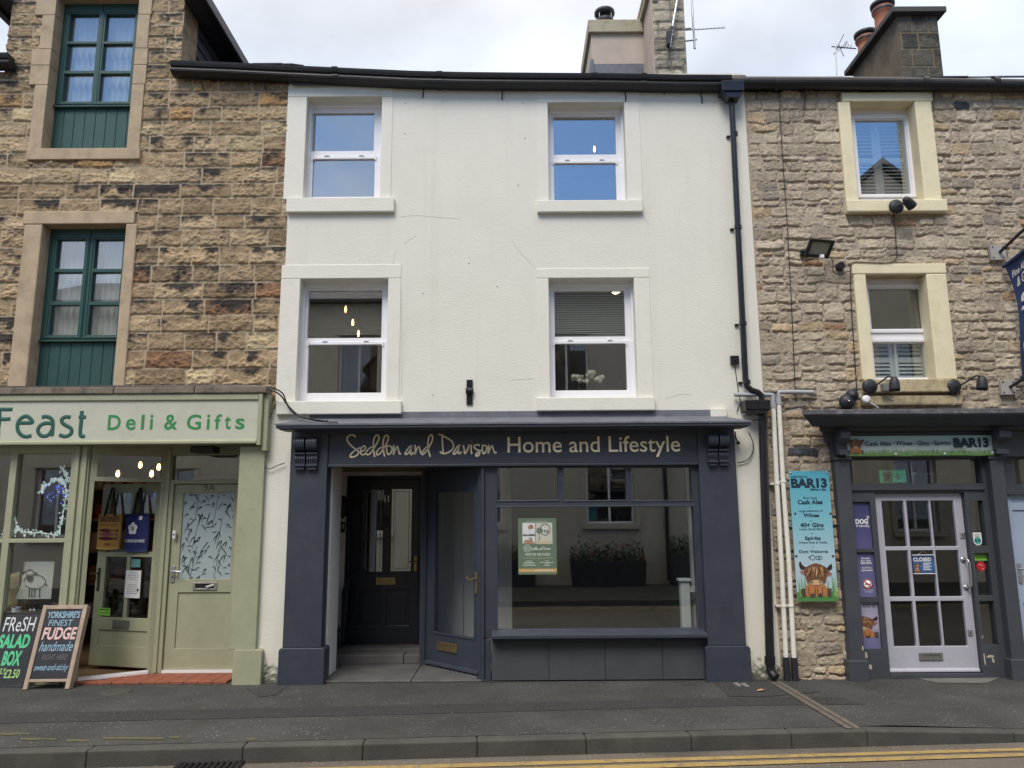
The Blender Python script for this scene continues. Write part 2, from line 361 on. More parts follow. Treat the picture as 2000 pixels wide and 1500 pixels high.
def stone_wall(name, parent, mt, x0, x1, z0, z1, stones, excl, y, step, warp, joint, edge, corner, mortar, seed, soot_w=1.0, clip=None, taper=True, ledge_w=1.0, groove=0.0):
    xs = np.arange(x0, x1 + step * .5, step); zs = np.arange(z0, z1 + step * .5, step)
    xs[-1] = x1; nx, nz = len(xs), len(zs)
    X, Z = np.meshgrid(xs, zs)
    Xw = X + warp * (fbm(X, Z, 7, seed) - .5) * 2 + warp * .5 * (fbm(X, Z, 22, seed + 3) - .5)
    Zw = Z + warp * (fbm(X, Z, 6, seed + 11) - .5) * 2 + warp * .6 * (fbm(X, Z, 24, seed + 13) - .5)
    nb = fbm(X, Z, 9, seed + 21, 4); nf = fbm(X, Z, 34, seed + 23, 3); ns = fbm(X, Z, 5.5, seed + 31, 4); nh = np.abs(fbm(X, Z * 1.7, 13, seed + 37, 4) - .5) * 2
    H = (nf - .5) * .006; C = np.empty((nz, nx, 3)); C[:] = mortar; C *= (1 + .28 * (nb - .5) + .35 * (nf - .5))[..., None]
    for (a, b, c, d, col, bulge, rough, soot) in stones:
        i0, i1 = max(0, int((a - x0 - .06) / step)), min(nx, int((b - x0 + .06) / step) + 2)
        k0, k1 = max(0, int((c - z0 - .06) / step)), min(nz, int((d - z0 + .06) / step) + 2)
        if i0 >= i1 or k0 >= k1: continue
        s_ = (slice(k0, k1), slice(i0, i1)); xw, zw = Xw[s_], Zw[s_]
        ex = np.minimum(xw - a, b - xw) - joint; ez = np.minimum(zw - c, d - zw) - joint
        rcn = min(corner, (b - a) / 2 - joint, (d - c) / 2 - joint)
        if rcn <= 0: continue
        dd = np.where((ex < rcn) & (ez < rcn), rcn - np.hypot(np.maximum(rcn - ex, 0), np.maximum(rcn - ez, 0)), np.minimum(ex, ez))
        p = np.clip(dd / edge, 0, 1); p = p * p * (3 - 2 * p); ins = dd > 0
        up = np.clip((zw - c) / (d - c), 0, 1)
        # quarry-faced stones: a ledge that breaks back at a wandering height
        ledge = np.clip((up - (.55 + .8 * (ns[s_] - .5))) / .12, 0, 1)
        hh = p * (bulge + rough * ((nb[s_] - .5) * 1.6 + (nh[s_] - .3) * .7 + (nf[s_] - .5) * .5) - rough * .45 * ledge * ledge_w)
        H[s_] = np.where(ins, np.maximum(hh, H[s_]), H[s_])
        if groove: H[s_] = np.where((np.abs(dd) < .008) & (nb[s_] + .25 * (nf[s_] - .5) > .44), -groove, H[s_])
        var = 1 + .5 * (nb[s_] - .5) + .5 * (nf[s_] - .5)
        cc = np.array(col)[None, None, :] * var[..., None]
        if soot > 0:
            sm = np.clip((ns[s_] * 1.1 + up * .46 + (nh[s_] - .3) * .25 - (1.10 - soot * .40)) * 4.5, 0, 1) * soot_w
            cc = cc * (1 - sm[..., None]) + np.array((.045, .04, .038))[None, None, :] * sm[..., None]
        w = np.clip(dd / (edge * .5), 0, 1)[..., None]
        C[s_] = np.where(ins[..., None], C[s_] * (1 - w) + cc * w, C[s_])
    cx, cz = (xs[:-1] + xs[1:]) / 2, (zs[:-1] + zs[1:]) / 2
    CX, CZ = np.meshgrid(cx, cz); keep = np.ones(CX.shape, bool)
    for (a, b, c, d) in excl: keep &= ~((CX > a) & (CX < b) & (CZ > c) & (CZ < d))
    if clip is not None: keep &= clip(CX, CZ)
    fade = np.clip(np.minimum(X - x0, x1 - X) / .05, 0, 1) if taper else 1.0
    H = H * fade + (0 if not taper else 0)
    idx = np.arange(nx * nz).reshape(nz, nx)
    q = np.stack([idx[:-1, :-1], idx[:-1, 1:], idx[1:, 1:], idx[1:, :-1]], -1)[keep]
    used = np.unique(q); remap = np.full(nx * nz, -1); remap[used] = np.arange(len(used)); q = remap[q]
    loc = parent.location if parent else Vector((0, 0, 0))
    co = np.stack([X.ravel() - loc.x, y - H.ravel() - loc.y, Z.ravel() - loc.z], -1)[used].astype('f')
    me = bpy.data.meshes.new(name); me.vertices.add(len(co)); me.vertices.foreach_set('co', co.ravel())
    me.loops.add(q.size); me.loops.foreach_set('vertex_index', q.ravel().astype('i'))
    me.polygons.add(len(q)); me.polygons.foreach_set('loop_start', np.arange(0, q.size, 4).astype('i')); me.polygons.foreach_set('loop_total', np.full(len(q), 4).astype('i'))
    me.polygons.foreach_set('use_smooth', np.ones(len(q), bool)); me.update(calc_edges=True)
    ca = me.color_attributes.new('stone', 'FLOAT_COLOR', 'POINT')
    cc = np.concatenate([np.clip(C.reshape(-1, 3)[used], .01, .9), np.ones((len(used), 1))], 1).astype('f'); ca.data.foreach_set('color', cc.ravel())
    me.materials.append(mt); o = bpy.data.objects.new(name, me); COL.objects.link(o); o.parent = parent; return o
def stone_mat(name):
    m = bpy.data.materials.new(name); m.use_nodes = True; T = m.node_tree; b = T.nodes['Principled BSDF']; b.inputs['Roughness'].default_value = .9; b.inputs['Specular IOR Level'].default_value = .2
    a = T.nodes.new('ShaderNodeAttribute'); a.attribute_name = 'stone'
    co = T.nodes.new('ShaderNodeTexCoord'); n = T.nodes.new('ShaderNodeTexNoise'); n.inputs['Scale'].default_value = 55; n.inputs['Detail'].default_value = 5; T.links.new(co.outputs['Object'], n.inputs['Vector'])
    r = T.nodes.new('ShaderNodeMapRange'); r.inputs[1].default_value = .25; r.inputs[2].default_value = .75; r.inputs[3].default_value = .75; r.inputs[4].default_value = 1.25; T.links.new(n.outputs[0], r.inputs[0])
    v = T.nodes.new('ShaderNodeVectorMath'); v.operation = 'SCALE'; T.links.new(a.outputs['Color'], v.inputs[0]); T.links.new(r.outputs[0], v.inputs['Scale']); T.links.new(v.outputs[0], b.inputs['Base Color'])
    bp = T.nodes.new('ShaderNodeBump'); bp.inputs['Strength'].default_value = .35; bp.inputs['Distance'].default_value = .006; T.links.new(n.outputs[0], bp.inputs['Height']); T.links.new(bp.outputs[0], b.inputs['Normal'])
    return m
STONE = stone_mat('wall_stone')
def tone(rnd, pal, a, b):
    c = rnd.choices([p[0] for p in pal], [p[1] for p in pal])[0]; k = rnd.uniform(a, b); return [v * k for v in c]
def coursed(x0, x1, z0, z1, hmin, hmax, lmin, lmax, pal, rnd, bulge, rough, soot_p, top_small=True):
    out = []; z = z0
    while z < z1:
        t = (z - z0) / (z1 - z0); h = rnd.uniform(hmin, hmax) * (1.08 - .2 * t if top_small else 1)
        x = x0 - rnd.uniform(0, lmax)
        while x < x1:
            l = rnd.uniform(lmin, lmax)
            out.append((x, x + l, z, z + h, tone(rnd, pal, .84, 1.16), rnd.uniform(*bulge), rnd.uniform(*rough), rnd.uniform(.35, 1.0) if rnd.random() < soot_p else 0))
            x += l
        z += h
    return out
def rubble(x0, x1, z0, z1, pal, rnd, bulge, rough):
    out = []
    def st(a, b, c, d): out.append((a + rnd.uniform(-.01, .01), b + rnd.uniform(-.01, .01), c + rnd.uniform(-.008, .008), d + rnd.uniform(-.008, .008),
        tone(rnd, pal, .9, 1.1), rnd.uniform(*bulge), rnd.uniform(*rough), 0))
    def cut(a, b, c, d):
        w, h = b - a, d - c
        if h > .17 and rnd.random() < .75 or h > .24:
            m = c + h * rnd.uniform(.35, .65)
            for q in ((c, m), (m, d)): cut(a, b, *q)
        elif w > .36 and rnd.random() < .8 or w > h * 3.4:
            m = a + w * rnd.uniform(.35, .65); cut(a, m, c, d); cut(m, b, c, d)
        else: st(a, b, c, d)
    z = z0
    while z < z1:
        h = rnd.uniform(.14, .32); x = x0 - rnd.uniform(0, .4)
        while x < x1:
            l = rnd.uniform(.2, .7); cut(x, x + l, z, z + h); x += l
        z += h
    return out

# ------------------------------------------------------------------ ground, pavement, kerb, road
def asphalt(name, col, speck, var=.2, seed=0, stain=None, stain_amt=.5):
    m = bpy.data.materials.new(name); m.use_nodes = True; T = m.node_tree; b = T.nodes['Principled BSDF']; b.inputs['Roughness'].default_value = .88; b.inputs['Specular IOR Level'].default_value = .3
    co = T.nodes.new('ShaderNodeTexCoord')
    def noise(s, d=5, r=.6, off=0):
        n = T.nodes.new('ShaderNodeTexNoise'); n.inputs['Scale'].default_value = s; n.inputs['Detail'].default_value = d; n.inputs['Roughness'].default_value = r
        mp = T.nodes.new('ShaderNodeMapping'); mp.inputs['Location'].default_value = (off + seed, off, 0); T.links.new(co.outputs['Object'], mp.inputs[0]); T.links.new(mp.outputs[0], n.inputs[0]); return n.outputs[0]
    def mr(v, a, b_, c, d):
        n = T.nodes.new('ShaderNodeMapRange'); n.inputs[1].default_value = a; n.inputs[2].default_value = b_; n.inputs[3].default_value = c; n.inputs[4].default_value = d; T.links.new(v, n.inputs[0]); return n.outputs[0]
    def mul(a, b_):
        n = T.nodes.new('ShaderNodeMath'); n.operation = 'MULTIPLY'; T.links.new(a, n.inputs[0]); T.links.new(b_, n.inputs[1]); return n.outputs[0]
    k = mul(mr(noise(1.3, 6), .3, .7, 1 - var, 1 + var), mr(noise(110, 3), .3, .7, .65, 1.35))
    v = T.nodes.new('ShaderNodeVectorMath'); v.operation = 'SCALE'; v.inputs[0].default_value = col; T.links.new(k, v.inputs['Scale'])
    vo = T.nodes.new('ShaderNodeTexVoronoi'); vo.inputs['Scale'].default_value = 42; vo.inputs['Randomness'].default_value = 1; T.links.new(co.outputs['Object'], vo.inputs['Vector'])
    sepc = T.nodes.new('ShaderNodeSeparateColor'); T.links.new(vo.outputs['Color'], sepc.inputs[0])
    sp = mul(mr(vo.outputs['Distance'], .22, .34, 1, 0), mr(sepc.outputs[0], .80, .86, 0, 1))
    sp = mul(sp, mr(noise(2.2, 4, .6, 5), .42, .6, .12, speck))
    mx_ = T.nodes.new('ShaderNodeMix'); mx_.data_type = 'RGBA'; T.links.new(sp, mx_.inputs[0]); T.links.new(v.outputs[0], mx_.inputs[6]); mx_.inputs[7].default_value = (.50, .48, .42, 1); out = mx_.outputs[2]
    if stain:
        s_ = T.nodes.new('ShaderNodeMix'); s_.data_type = 'RGBA'; T.links.new(mr(noise(.9, 8, .7, 9), .5, .72, 0, stain_amt), s_.inputs[0]); T.links.new(out, s_.inputs[6]); s_.inputs[7].default_value = (*stain, 1); out = s_.outputs[2]
    T.links.new(out, b.inputs['Base Color'])
    bp = T.nodes.new('ShaderNodeBump'); bp.inputs['Strength'].default_value = .5; bp.inputs['Distance'].default_value = .006; T.links.new(noise(150, 2), bp.inputs['Height']); T.links.new(bp.outputs[0], b.inputs['Normal'])
    return m
ASPH = asphalt('pavement_asphalt', (.056, .057, .055), .5, .28, stain=(.036, .039, .034), stain_amt=.75)
PATCH = asphalt('patched_asphalt', (.041, .041, .041), .25, .15, 3)
PATCH2 = asphalt('blue_grey_asphalt', (.045, .045, .047), .5, .15, 5)
ROADM = asphalt('road_asphalt', (.125, .11, .095), .6, .15, 8, stain=(.05, .047, .043), stain_amt=.6)
KERBM = mat('concrete_kerb', (.062, .061, .057), .85, .25, 3, bump=.35, bscale=60, dirt=(.12, .115, .1), dirt_amt=.4)
YEL = mat('yellow_line_paint', (.33, .235, .09), .7, .15, 12, dirt=(.13, .105, .08), dirt_amt=1.0, dirt_scale=14)
YELF = mat('worn_yellow_paint', (.105, .092, .048), .85, .3, 30, dirt=(.068, .067, .064), dirt_amt=1, dirt_scale=30)
MOSS = mat('moss', (.042, .05, .022), .95, .4, 30, bump=.6, bscale=120)

def sheet(name, pts, m, z=None):
    b = MB(); b.add([(p[0], p[1], p[2] if z is None else z) for p in pts], [tuple(range(len(pts)))])
    o = b.build(name, m); me = o.data
    if me.polygons[0].normal.z < 0: me.flip_normals()
    return tag(o, kind='structure')
KA, KB = onz(0, 1471), onz(1700, 1427)
KU = (KB - KA).normalized(); KN = Vector((KU.y, -KU.x, 0))
if KN.y > 0: KN = -KN
def kp(s, off=0.0): return KA + KU * s + KN * off           # along the kerb's road edge, off = towards the road
SDROP = (onz(1765, 1428) - KA).dot(KU)
sheet('ground', [(-400, -400), (400, -400), (400, 400), (-400, 400)], mat('ground_earth', (.08, .075, .06), .95, .3, .05), -.16)
sheet('road', [(-90, -8.0), (90, -8.0), kp(90) .to_tuple()[:2], kp(-90).to_tuple()[:2]], ROADM, -.12)
sheet('pavement', [(kp(-90, -.14)).to_tuple()[:2], kp(SDROP, -.14).to_tuple()[:2], kp(SDROP + 1.9, -1.0).to_tuple()[:2], kp(90, -1.0).to_tuple()[:2], (90, .62), (-90, .62)], ASPH, 0.0)
b = MB(); SS = [SDROP, SDROP + .5, SDROP + 1.0, SDROP + 1.5, SDROP + 1.9, 90]; vs = []
for q_ in SS:
    t_ = min(1, max(0, (q_ - SDROP) / 1.9)); P_, Q_ = kp(q_, -.14), kp(q_, -.14 - .86 * t_); vs += [(P_.x, P_.y, -.088 * t_), (Q_.x, Q_.y, .0)]
b.add(vs, [(0, 2, 3)] + [(2 * i, 2 * i + 2, 2 * i + 3, 2 * i + 1) for i in range(1, len(SS) - 1)]); tag(b.build('pavement', ASPH), kind='structure')
sheet('opposite_pavement', [(-90, -11.7), (90, -11.7), (90, -8.131), (-90, -8.131)], ASPH, 0.0)
b = MB(); b.box(-60, 60, -8.13, -7.995, -.13, .002); tag(b.build('kerb', KERBM, bevel=.012), kind='structure')
for y_ in (-7.62, -7.45): sheet('yellow_line', [(-60, y_ - .04), (60, y_ - .04), (60, y_ + .04), (-60, y_ + .04)], YEL, -.116)
kb = MB(); s0 = -28.0
jx = [(onz(px, 1455) - KA).dot(KU) for px in (188, 478, 708, 933, 1153, 1371, 1583)]
js = sorted([jx[0] - .92 * k for k in range(1, 30)] + jx + [SDROP - .28, SDROP + .95] + [SDROP + .95 + .92 * k for k in range(1, 30)])
def ktop(s): t = min(1, max(0, (s - SDROP) / 1.9)); return -.088 * t
for a, b in zip(js[:-1], js[1:]):
    g = .0012; A0, A1, B0, B1 = kp(a + g, -.14), kp(a + g), kp(b - g, -.14), kp(b - g); za, zb = ktop(a), ktop(b)
    vs = []
    for P, z in ((A0, za), (A1, za), (B1, zb), (B0, zb)): vs += [(P.x, P.y, -.13), (P.x, P.y, z + .001)]
    kb.add(vs, [(1, 3, 5, 7), (0, 2, 3, 1), (2, 4, 5, 3), (4, 6, 7, 5), (6, 0, 1, 7)])
tag(kb.build('kerb', KERBM, bevel=.014, seg=3), kind='structure')
# double yellow lines
for (a, b, c, d) in (((1000, 1489.5), (2000, 1461.5), (2000, 1467), (1000, 1496.5)), ((1000, 1501), (2000, 1471.5), (2000, 1478), (1000, 1509.5))):
    P = [onz(*q, -.12) for q in (a, b, c, d)]
    def ext(p, q, k): return p + (q - p) * k
    p0, p1, p2, p3 = ext(P[0], P[1], -6), ext(P[0], P[1], 6), ext(P[3], P[2], 6), ext(P[3], P[2], -6)
    sheet('yellow_line', [p0, p1, p2, p3], YEL, -.116)
# reinstated strips and patches in the pavement
def patch(name, pts, m, z=.003): sheet(name, [onz(*p) for p in pts], m, z)
patch('pavement_patch', [(-200, 1398), (700, 1380), (1480, 1362), (1640, 1362), (1690, 1376), (1480, 1378), (700, 1398), (-200, 1418)], PATCH)
patch('pavement_patch', [(1388, 1328), (1528, 1322), (1600, 1352), (1500, 1361), (1424, 1361)], PATCH2, .0045)
patch('pavement_patch', [(480, 1344), (560, 1340), (540, 1358), (505, 1362)], PATCH2, .0045)
patch('pavement_patch', [(1775, 1322), (1960, 1322), (1925, 1335), (1830, 1334)], asphalt('concrete_patch', (.15, .145, .135), .3, .2, 2), .0045)
rnd = random.Random(3)
for (a, b, c) in ((0, 60, 1434), (40, 110, 1444), (130, 175, 1447), (200, 320, 1443), (330, 350, 1440), (480, 500, 1444)):
    pts = [(a + (b - a) * t + rnd.uniform(-2, 2), c + rnd.uniform(-2.5, -1)) for t in (0, .3, .6, 1)] + [(a + (b - a) * t, c + rnd.uniform(1, 3)) for t in (1, .6, .3, 0)]
    patch('worn_road_mark', pts, YELF, .004)
patch('moss_strip', [(955, 1334), (1060, 1326), (1200, 1327), (1330, 1329), (1376, 1327), (1376, 1320), (960, 1324)], MOSS, .005)
for p, w in (((1440, 1338), 9), ((1455, 1339), 10)):
    patch('worn_road_mark', [(p[0] - w, p[1] - 3), (p[0], p[1] - 4), (p[0] + w, p[1] + 3), (p[0] + w * .3, p[1] + 4)], mat('worn_white_paint', (.2, .2, .19), .9, .3, 30), .007)

# drainage channel across the pavement
dr = thing('drain_channel', 'narrow ribbed stone drain channel running across the pavement below the black downpipe', 'drain', (0, 0, 0))
d0, d1 = onz(1508, 1329), onz(1668, 1424)
dv = (d1 - d0).normalized(); dn = Vector((-dv.y, dv.x, 0)); b = MB(); n_ = 26
for i in range(n_):
    a, c = d0 + (d1 - d0) * (i / n_) + dv * .002, d0 + (d1 - d0) * ((i + 1) / n_) - dv * .002
    for s_ in (-1, 1):
        w0, w1 = .012, .062
        pts = [a + dn * s_ * w0, c + dn * s_ * w0, c + dn * s_ * w1, a + dn * s_ * w1]
        vs = [(p.x, p.y, .0) for p in pts] + [(p.x, p.y, .009) for p in pts]
        b.add(vs, [(4, 5, 6, 7) if s_ > 0 else (7, 6, 5, 4), (0, 1, 5, 4), (1, 2, 6, 5), (2, 3, 7, 6), (3, 0, 4, 7)])
b.build('channel', mat('granite_sett', (.125, .105, .09), .9, .3, 12, bump=.4, bscale=40), dr, bevel=.004)
b = MB(); p = onz(228, 1352); b.lathe([(.001, .012), (.13, .012), (.145, .009), (.15, 0)], (p.x, p.y, 0), n=24)
tag(shift(b.build('stopcock_cover', mat('iron_cover', (.06, .058, .052), .8, .2, 20, bump=.4, bscale=60))), 'small round worn cover set in the pavement before the red tiled step', 'cover')
# road gully at the kerb
gl_ = thing('road_gully', 'black iron gully grate in the road tight against the kerb', 'drain', onz(410, 1497, -.12))
b = MB()
for i in range(9): b.box(-.2 + i * .046, -.2 + i * .046 + .026, -.16, .16, .004, .022)
b.build('grate', MT['gutter'], gl_, bevel=.004, local=True); b = MB(); b.plate((-.24, .24, -.2, .2), [(-.205, .205, -.165, .165)], -.024, -.002); b.xf(Matrix.Rotation(R(-90), 4, 'X')); b.build('frame', MT['gutter'], gl_, local=True)
gl_.rotation_euler = (0, 0, math.atan2(KU.y, KU.x))
for (px, py, rz, c) in ((1486, 1351, .4, (.42, .22, .12)), (1560, 1327, 1.1, (.30, .17, .07))):
    p = onz(px, py); t = thing('fallen_leaf', 'pale fallen leaf lying on the dark pavement patch' if px < 1500 else 'brown leaf at the foot of the rubble wall', 'leaf', (p.x, p.y, .012), rz)
    b = MB(); b.add([(-.05, 0, 0), (-.02, .022, .006), (.02, .02, .012), (.05, 0, .004), (.02, -.02, .01), (-.02, -.024, .004)], [(0, 1, 2, 3, 4, 5)][::-1]); b.build('blade', mat('dry_leaf', c, .8, .2, 30), t, local=True)
    b = MB(); b.tube([(.05, 0, .004), (.07, .005, .008)], .002, 5); b.build('stalk', mat('leaf_stalk', (.2, .12, .06)), t, local=True)

# ------------------------------------------------------------------ shared builders
def room(h, name, x0, x1, y0, y1, z0, z1, mw, mf=None):
    b = MB()
    b.quad((x0, y0, z0), (x1, y0, z0), (x1, y1, z0), (x0, y1, z0), 1)
    b.quad((x0, y0, z1), (x0, y1, z1), (x1, y1, z1), (x1, y0, z1))
    b.quad((x0, y1, z0), (x1, y1, z0), (x1, y1, z1), (x0, y1, z1))
    b.quad((x0, y0, z0), (x0, y1, z0), (x0, y1, z1), (x0, y0, z1))
    b.quad((x1, y0, z0), (x1, y0, z1), (x1, y1, z1), (x1, y1, z0))
    return b.build(name, [mw, mf or mw], h)
def pane(parent, r, y, m, name='pane'):
    b = MB(); b.box(r[0] - .008, r[1] + .008, y, y + .005, r[2] - .008, r[3] + .008); return b.build(name, m, parent)
def cyl(b, p, q, r, m=0, n=10): return b.tube([p, q], r, n, m)
def surround(h, outer, op, sill, m, yf=-.012, depth=.17, sill_out=.05, names=('lintel', 'jamb', 'sill')):
    """stone window surround: outer (x0,x1), op = opening rect, sill rect; lintel top in outer[3]"""
    b = MB(); b.box(outer[0], outer[1], yf, depth, op[3], outer[3]); b.build('lintel', m, h, bevel=.008)
    b = MB(); b.box(outer[0], op[0], yf + .001, depth, sill[3], op[3] - .002); b.build('jamb', m, h, bevel=.008)
    b = MB(); b.box(op[1], outer[1], yf + .001, depth, sill[3], op[3] - .002); b.build('jamb', m, h, bevel=.008)
    b = MB(); b.box(sill[0], sill[1], yf - sill_out, depth + .03, sill[2], sill[3] - .002); b.build('sill', m, h, bevel=.01)

# ================================================================== WHITE HOUSE (middle)
XL, XR = at(546, 760).x, at(1490, 760).x
ZE = at(1000, 146).z
WH = thing('rendered_house', 'white rendered terraced house with a navy shopfront, between the two stone houses', 'house', ((XL + XR) / 2, 0, 0))
def white_wall_mat():
    m = mat('white_render', (.72, .705, .635), .75, .035, 1.3, bump=.26, bscale=22, streak=2.6, dirt=(.60, .58, .50), dirt_amt=.35, dirt_scale=1.1)
    T = m.node_tree; b = T.nodes['Principled BSDF']; src = b.inputs['Base Color'].links[0].from_socket
    co = T.nodes.new('ShaderNodeTexCoord'); sp = T.nodes.new('ShaderNodeSeparateXYZ'); T.links.new(co.outputs['Object'], sp.inputs[0])
    n = T.nodes.new('ShaderNodeTexNoise'); n.inputs['Scale'].default_value = 16; n.inputs['Detail'].default_value = 8; n.inputs['Roughness'].default_value = .7; T.links.new(co.outputs['Object'], n.inputs['Vector'])
    r = T.nodes.new('ShaderNodeMapRange'); r.inputs[1].default_value = 0; r.inputs[2].default_value = .55; r.inputs[3].default_value = .22; r.inputs[4].default_value = -.3; T.links.new(sp.outputs[2], r.inputs[0])
    a = T.nodes.new('ShaderNodeMath'); a.operation = 'ADD'; T.links.new(n.outputs[0], a.inputs[0]); T.links.new(r.outputs[0], a.inputs[1])
    r2 = T.nodes.new('ShaderNodeMapRange'); r2.inputs[1].default_value = .54; r2.inputs[2].default_value = .68; r2.inputs[4].default_value = .9; T.links.new(a.outputs[0], r2.inputs[0])
    mp = T.nodes.new('ShaderNodeMapping'); mp.inputs['Scale'].default_value = (5.5, 5.5, .32); T.links.new(co.outputs['Object'], mp.inputs[0])
    n4 = T.nodes.new('ShaderNodeTexNoise'); n4.inputs['Scale'].default_value = 1; n4.inputs['Detail'].default_value = 7; n4.inputs['Roughness'].default_value = .7; T.links.new(mp.outputs[0], n4.inputs['Vector'])
    r4 = T.nodes.new('ShaderNodeMapRange'); r4.inputs[1].default_value = .52; r4.inputs[2].default_value = .74; r4.inputs[4].default_value = .17; T.links.new(n4.outputs[0], r4.inputs[0])
    m4 = T.nodes.new('ShaderNodeMix'); m4.data_type = 'RGBA'; T.links.new(r4.outputs[0], m4.inputs[0]); T.links.new(src, m4.inputs[6]); m4.inputs[7].default_value = (.44, .41, .33, 1); src = m4.outputs[2]
    mx_ = T.nodes.new('ShaderNodeMix'); mx_.data_type = 'RGBA'; T.links.new(r2.outputs[0], mx_.inputs[0]); T.links.new(src, mx_.inputs[6]); mx_.inputs[7].default_value = (.07, .075, .05, 1); T.links.new(mx_.outputs[2], b.inputs['Base Color'])
    return m
MT['wall_white'] = white_wall_mat()
MT['trim_white'] = mat('white_masonry_paint', (.73, .715, .65), .7, .03, 2, bump=.3, bscale=30, streak=2.5, dirt=(.56, .53, .42), dirt_amt=.28, dirt_scale=6)
SHOP = (at(566, 1090).x, at(1440, 1090).x)
Z_LIP = at(1000, 829, -.30).z
W_ = {  # opening, frame, outer jambs (l, lintel top, r), sill, upper pane, lower pane  (photo pixels)
 'ul': ((596, 189, 744, 389), (601, 211, 743, 389), (563, 166, 768), (553, 389, 771, 417), (611, 222, 731, 296), (611, 312, 732, 386)),
 'ur': ((1071, 200, 1222, 394), (1075, 221, 1217, 394), (1049, 177, 1248), (1049, 394, 1254, 417), (1081, 229, 1202, 303), (1082, 320, 1203, 393)),
 'll': ((582, 544, 756, 784), (588, 556, 754, 784), (550, 517, 784), (542, 784, 785, 810), (602, 568, 746, 661), (602, 674, 746, 768)),
 'lr': ((1073, 543, 1242, 777), (1076, 556, 1238, 777), (1048, 524, 1268), (1048, 777, 1278, 803), (1083, 569, 1220, 658), (1084, 672, 1223, 763))}
ops = {k: rc(*v[0]) for k, v in W_.items()}
b = MB(); holes = [ops[k] for k in W_] + [(SHOP[0], SHOP[1], -1, Z_LIP - .06)]
b.plate((XL, XR, -.02, ZE), holes, 0, .30); b.build('wall', MT['wall_white'], WH)
for k, (op, fr, out, si, pu, pl) in W_.items():
    o = ops[k]; s_ = rc(*si); ox = rc(out[0], out[1], out[2], op[1])
    if k == 'ul': s_ = (XL - .005, s_[1], s_[2], s_[3])
    w = MB(); YF = .165; f = rc(*fr, YF); f = (o[0] - .01, o[1] + .01, o[2] - .005, o[3] + .01)
    P1, P2 = rc(*pu, YF + .03), rc(*pl, YF + .015)
    w.plate((f[0], f[1], P2[3] + .03, f[3]), [P1], YF + .015, YF + .075)             # upper sash
    w.plate((f[0], f[1], f[2], P2[3] + .035), [P2], YF - .01, YF + .05)               # lower sash in front
    w.box(f[0], f[0] + .035, YF - .03, YF + .02, f[2], f[3]); w.box(f[1] - .035, f[1], YF - .03, YF + .02, f[2], f[3]); w.box(f[0] + .036, f[1] - .036, YF - .03, YF + .02, f[3] - .06, f[3])
    for sx in (P2[0] - .02, P2[1] - .005): w.prism([(sx, P2[3] + .034), (sx + .025, P2[3] + .034), (sx + .025, P2[3] - .01), (sx + .012, P2[3] - .035), (sx, P2[3] - .01)], YF - .024, YF - .011)
    win = w.build('window', MT['upvc'], WH, bevel=.004)
    g = GL_UP if k[0] == 'u' else GL
    pane(win, P1, YF + .045, g); pane(win, P2, YF + .02, g)
    for sx in (.22, .78):
        c = MB(); xx = P2[0] + (P2[1] - P2[0]) * sx; c.box(xx - .03, xx + .03, YF - .02, YF + .012, P2[3] + .036, P2[3] + .05); c.lathe([(.012, 0), (.018, .008), (.006, .016)], (xx, YF, P2[3] + .05), n=10)
        c.build('sash_catch', MT['upvc'], win, bevel=.003)
    t = MB(); t.box(ox[0], ox[1], -.009, .164, o[3], ox[3]); t.box(ox[0], o[0], -.008, .02, s_[3], o[3] - .001); t.box(o[1], ox[1], -.008, .02, s_[3], o[3] - .001)
    if k[0] == 'u': t.box(ox[0], ox[1], -.006, .01, ox[3] + .004, ZE - .01)
    t.build('surround', MT['trim_white'], win, bevel=.007)
    t = MB(); t.box(s_[0], s_[1], -.058, .164, s_[2], s_[3] - .001); t.build('sill', MT['trim_white'], win, bevel=.009)
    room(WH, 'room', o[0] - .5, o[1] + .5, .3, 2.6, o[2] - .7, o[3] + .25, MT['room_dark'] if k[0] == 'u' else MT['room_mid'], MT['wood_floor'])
    if k in ('ll', 'lr'):
        c = MB(); zz = P1[3] + .03; n_ = 20
        while zz > P1[2] - .01:
            c.box(P1[0] - .02, P1[1] + .02, .275, .30, zz, zz + .0035); zz -= (P1[3] - P1[2]) / n_
        c.build('blind', MT['blind'] if k == 'lr' else mat('brown_slats', (.22, .2, .19), .5), win)
    if k == 'ur':
        c = MB(); c.tube([(P2[0] + .05, .27, P2[3]), (P2[0] + .045, .27, P2[2] + .22)], .006, 6)
        for i in range(7): c.ball((P2[0] + .044 + (.006 if i % 2 else -.006), .27, P2[2] + .2 - i * .032), .012, n=6)
        c.build('blind_cord', MT['curtain'], win)
# hairline cracks and fixings on the render
CM_ = mat('crack_grey', (.36, .345, .31), .9); CRK = [[(790, 478), (797, 470), (812, 461)], [(768, 520), (770, 503), (775, 488)], [(1000, 470), (1012, 488), (1025, 503), (1036, 514), (1046, 524)], [(995, 743), (1015, 741), (1043, 740)],
     [(1268, 600), (1268, 660), (1271, 720), (1272, 770)], [(1050, 530), (1051, 600), (1051, 700), (1052, 775)], [(783, 530), (784, 640), (784, 770)], [(780, 424), (812, 421), (850, 424), (900, 428)], [(1300, 779), (1330, 770), (1352, 772)], [(1282, 800), (1296, 812)], [(1254, 418), (1268, 440)]]
for c in CRK:
    cr = MB(); stroke(cr, [(at(p[0] + rnd.uniform(-.6, .6), p[1]).x, -.0005, at(*p).z) for p in c], .0017, flat=.5, n=5); cr.build('crack', CM_, WH)
for p in ((826, 181), (792, 202), (1022, 202), (1025, 270), (1012, 361), (791, 261), (826, 573), (971, 559), (845, 771), (916, 514)):
    q = at(*p); cr = MB(); cr.ball((q.x, 0, q.z), .008, n=6); cr.build('fixing', CM_, WH)
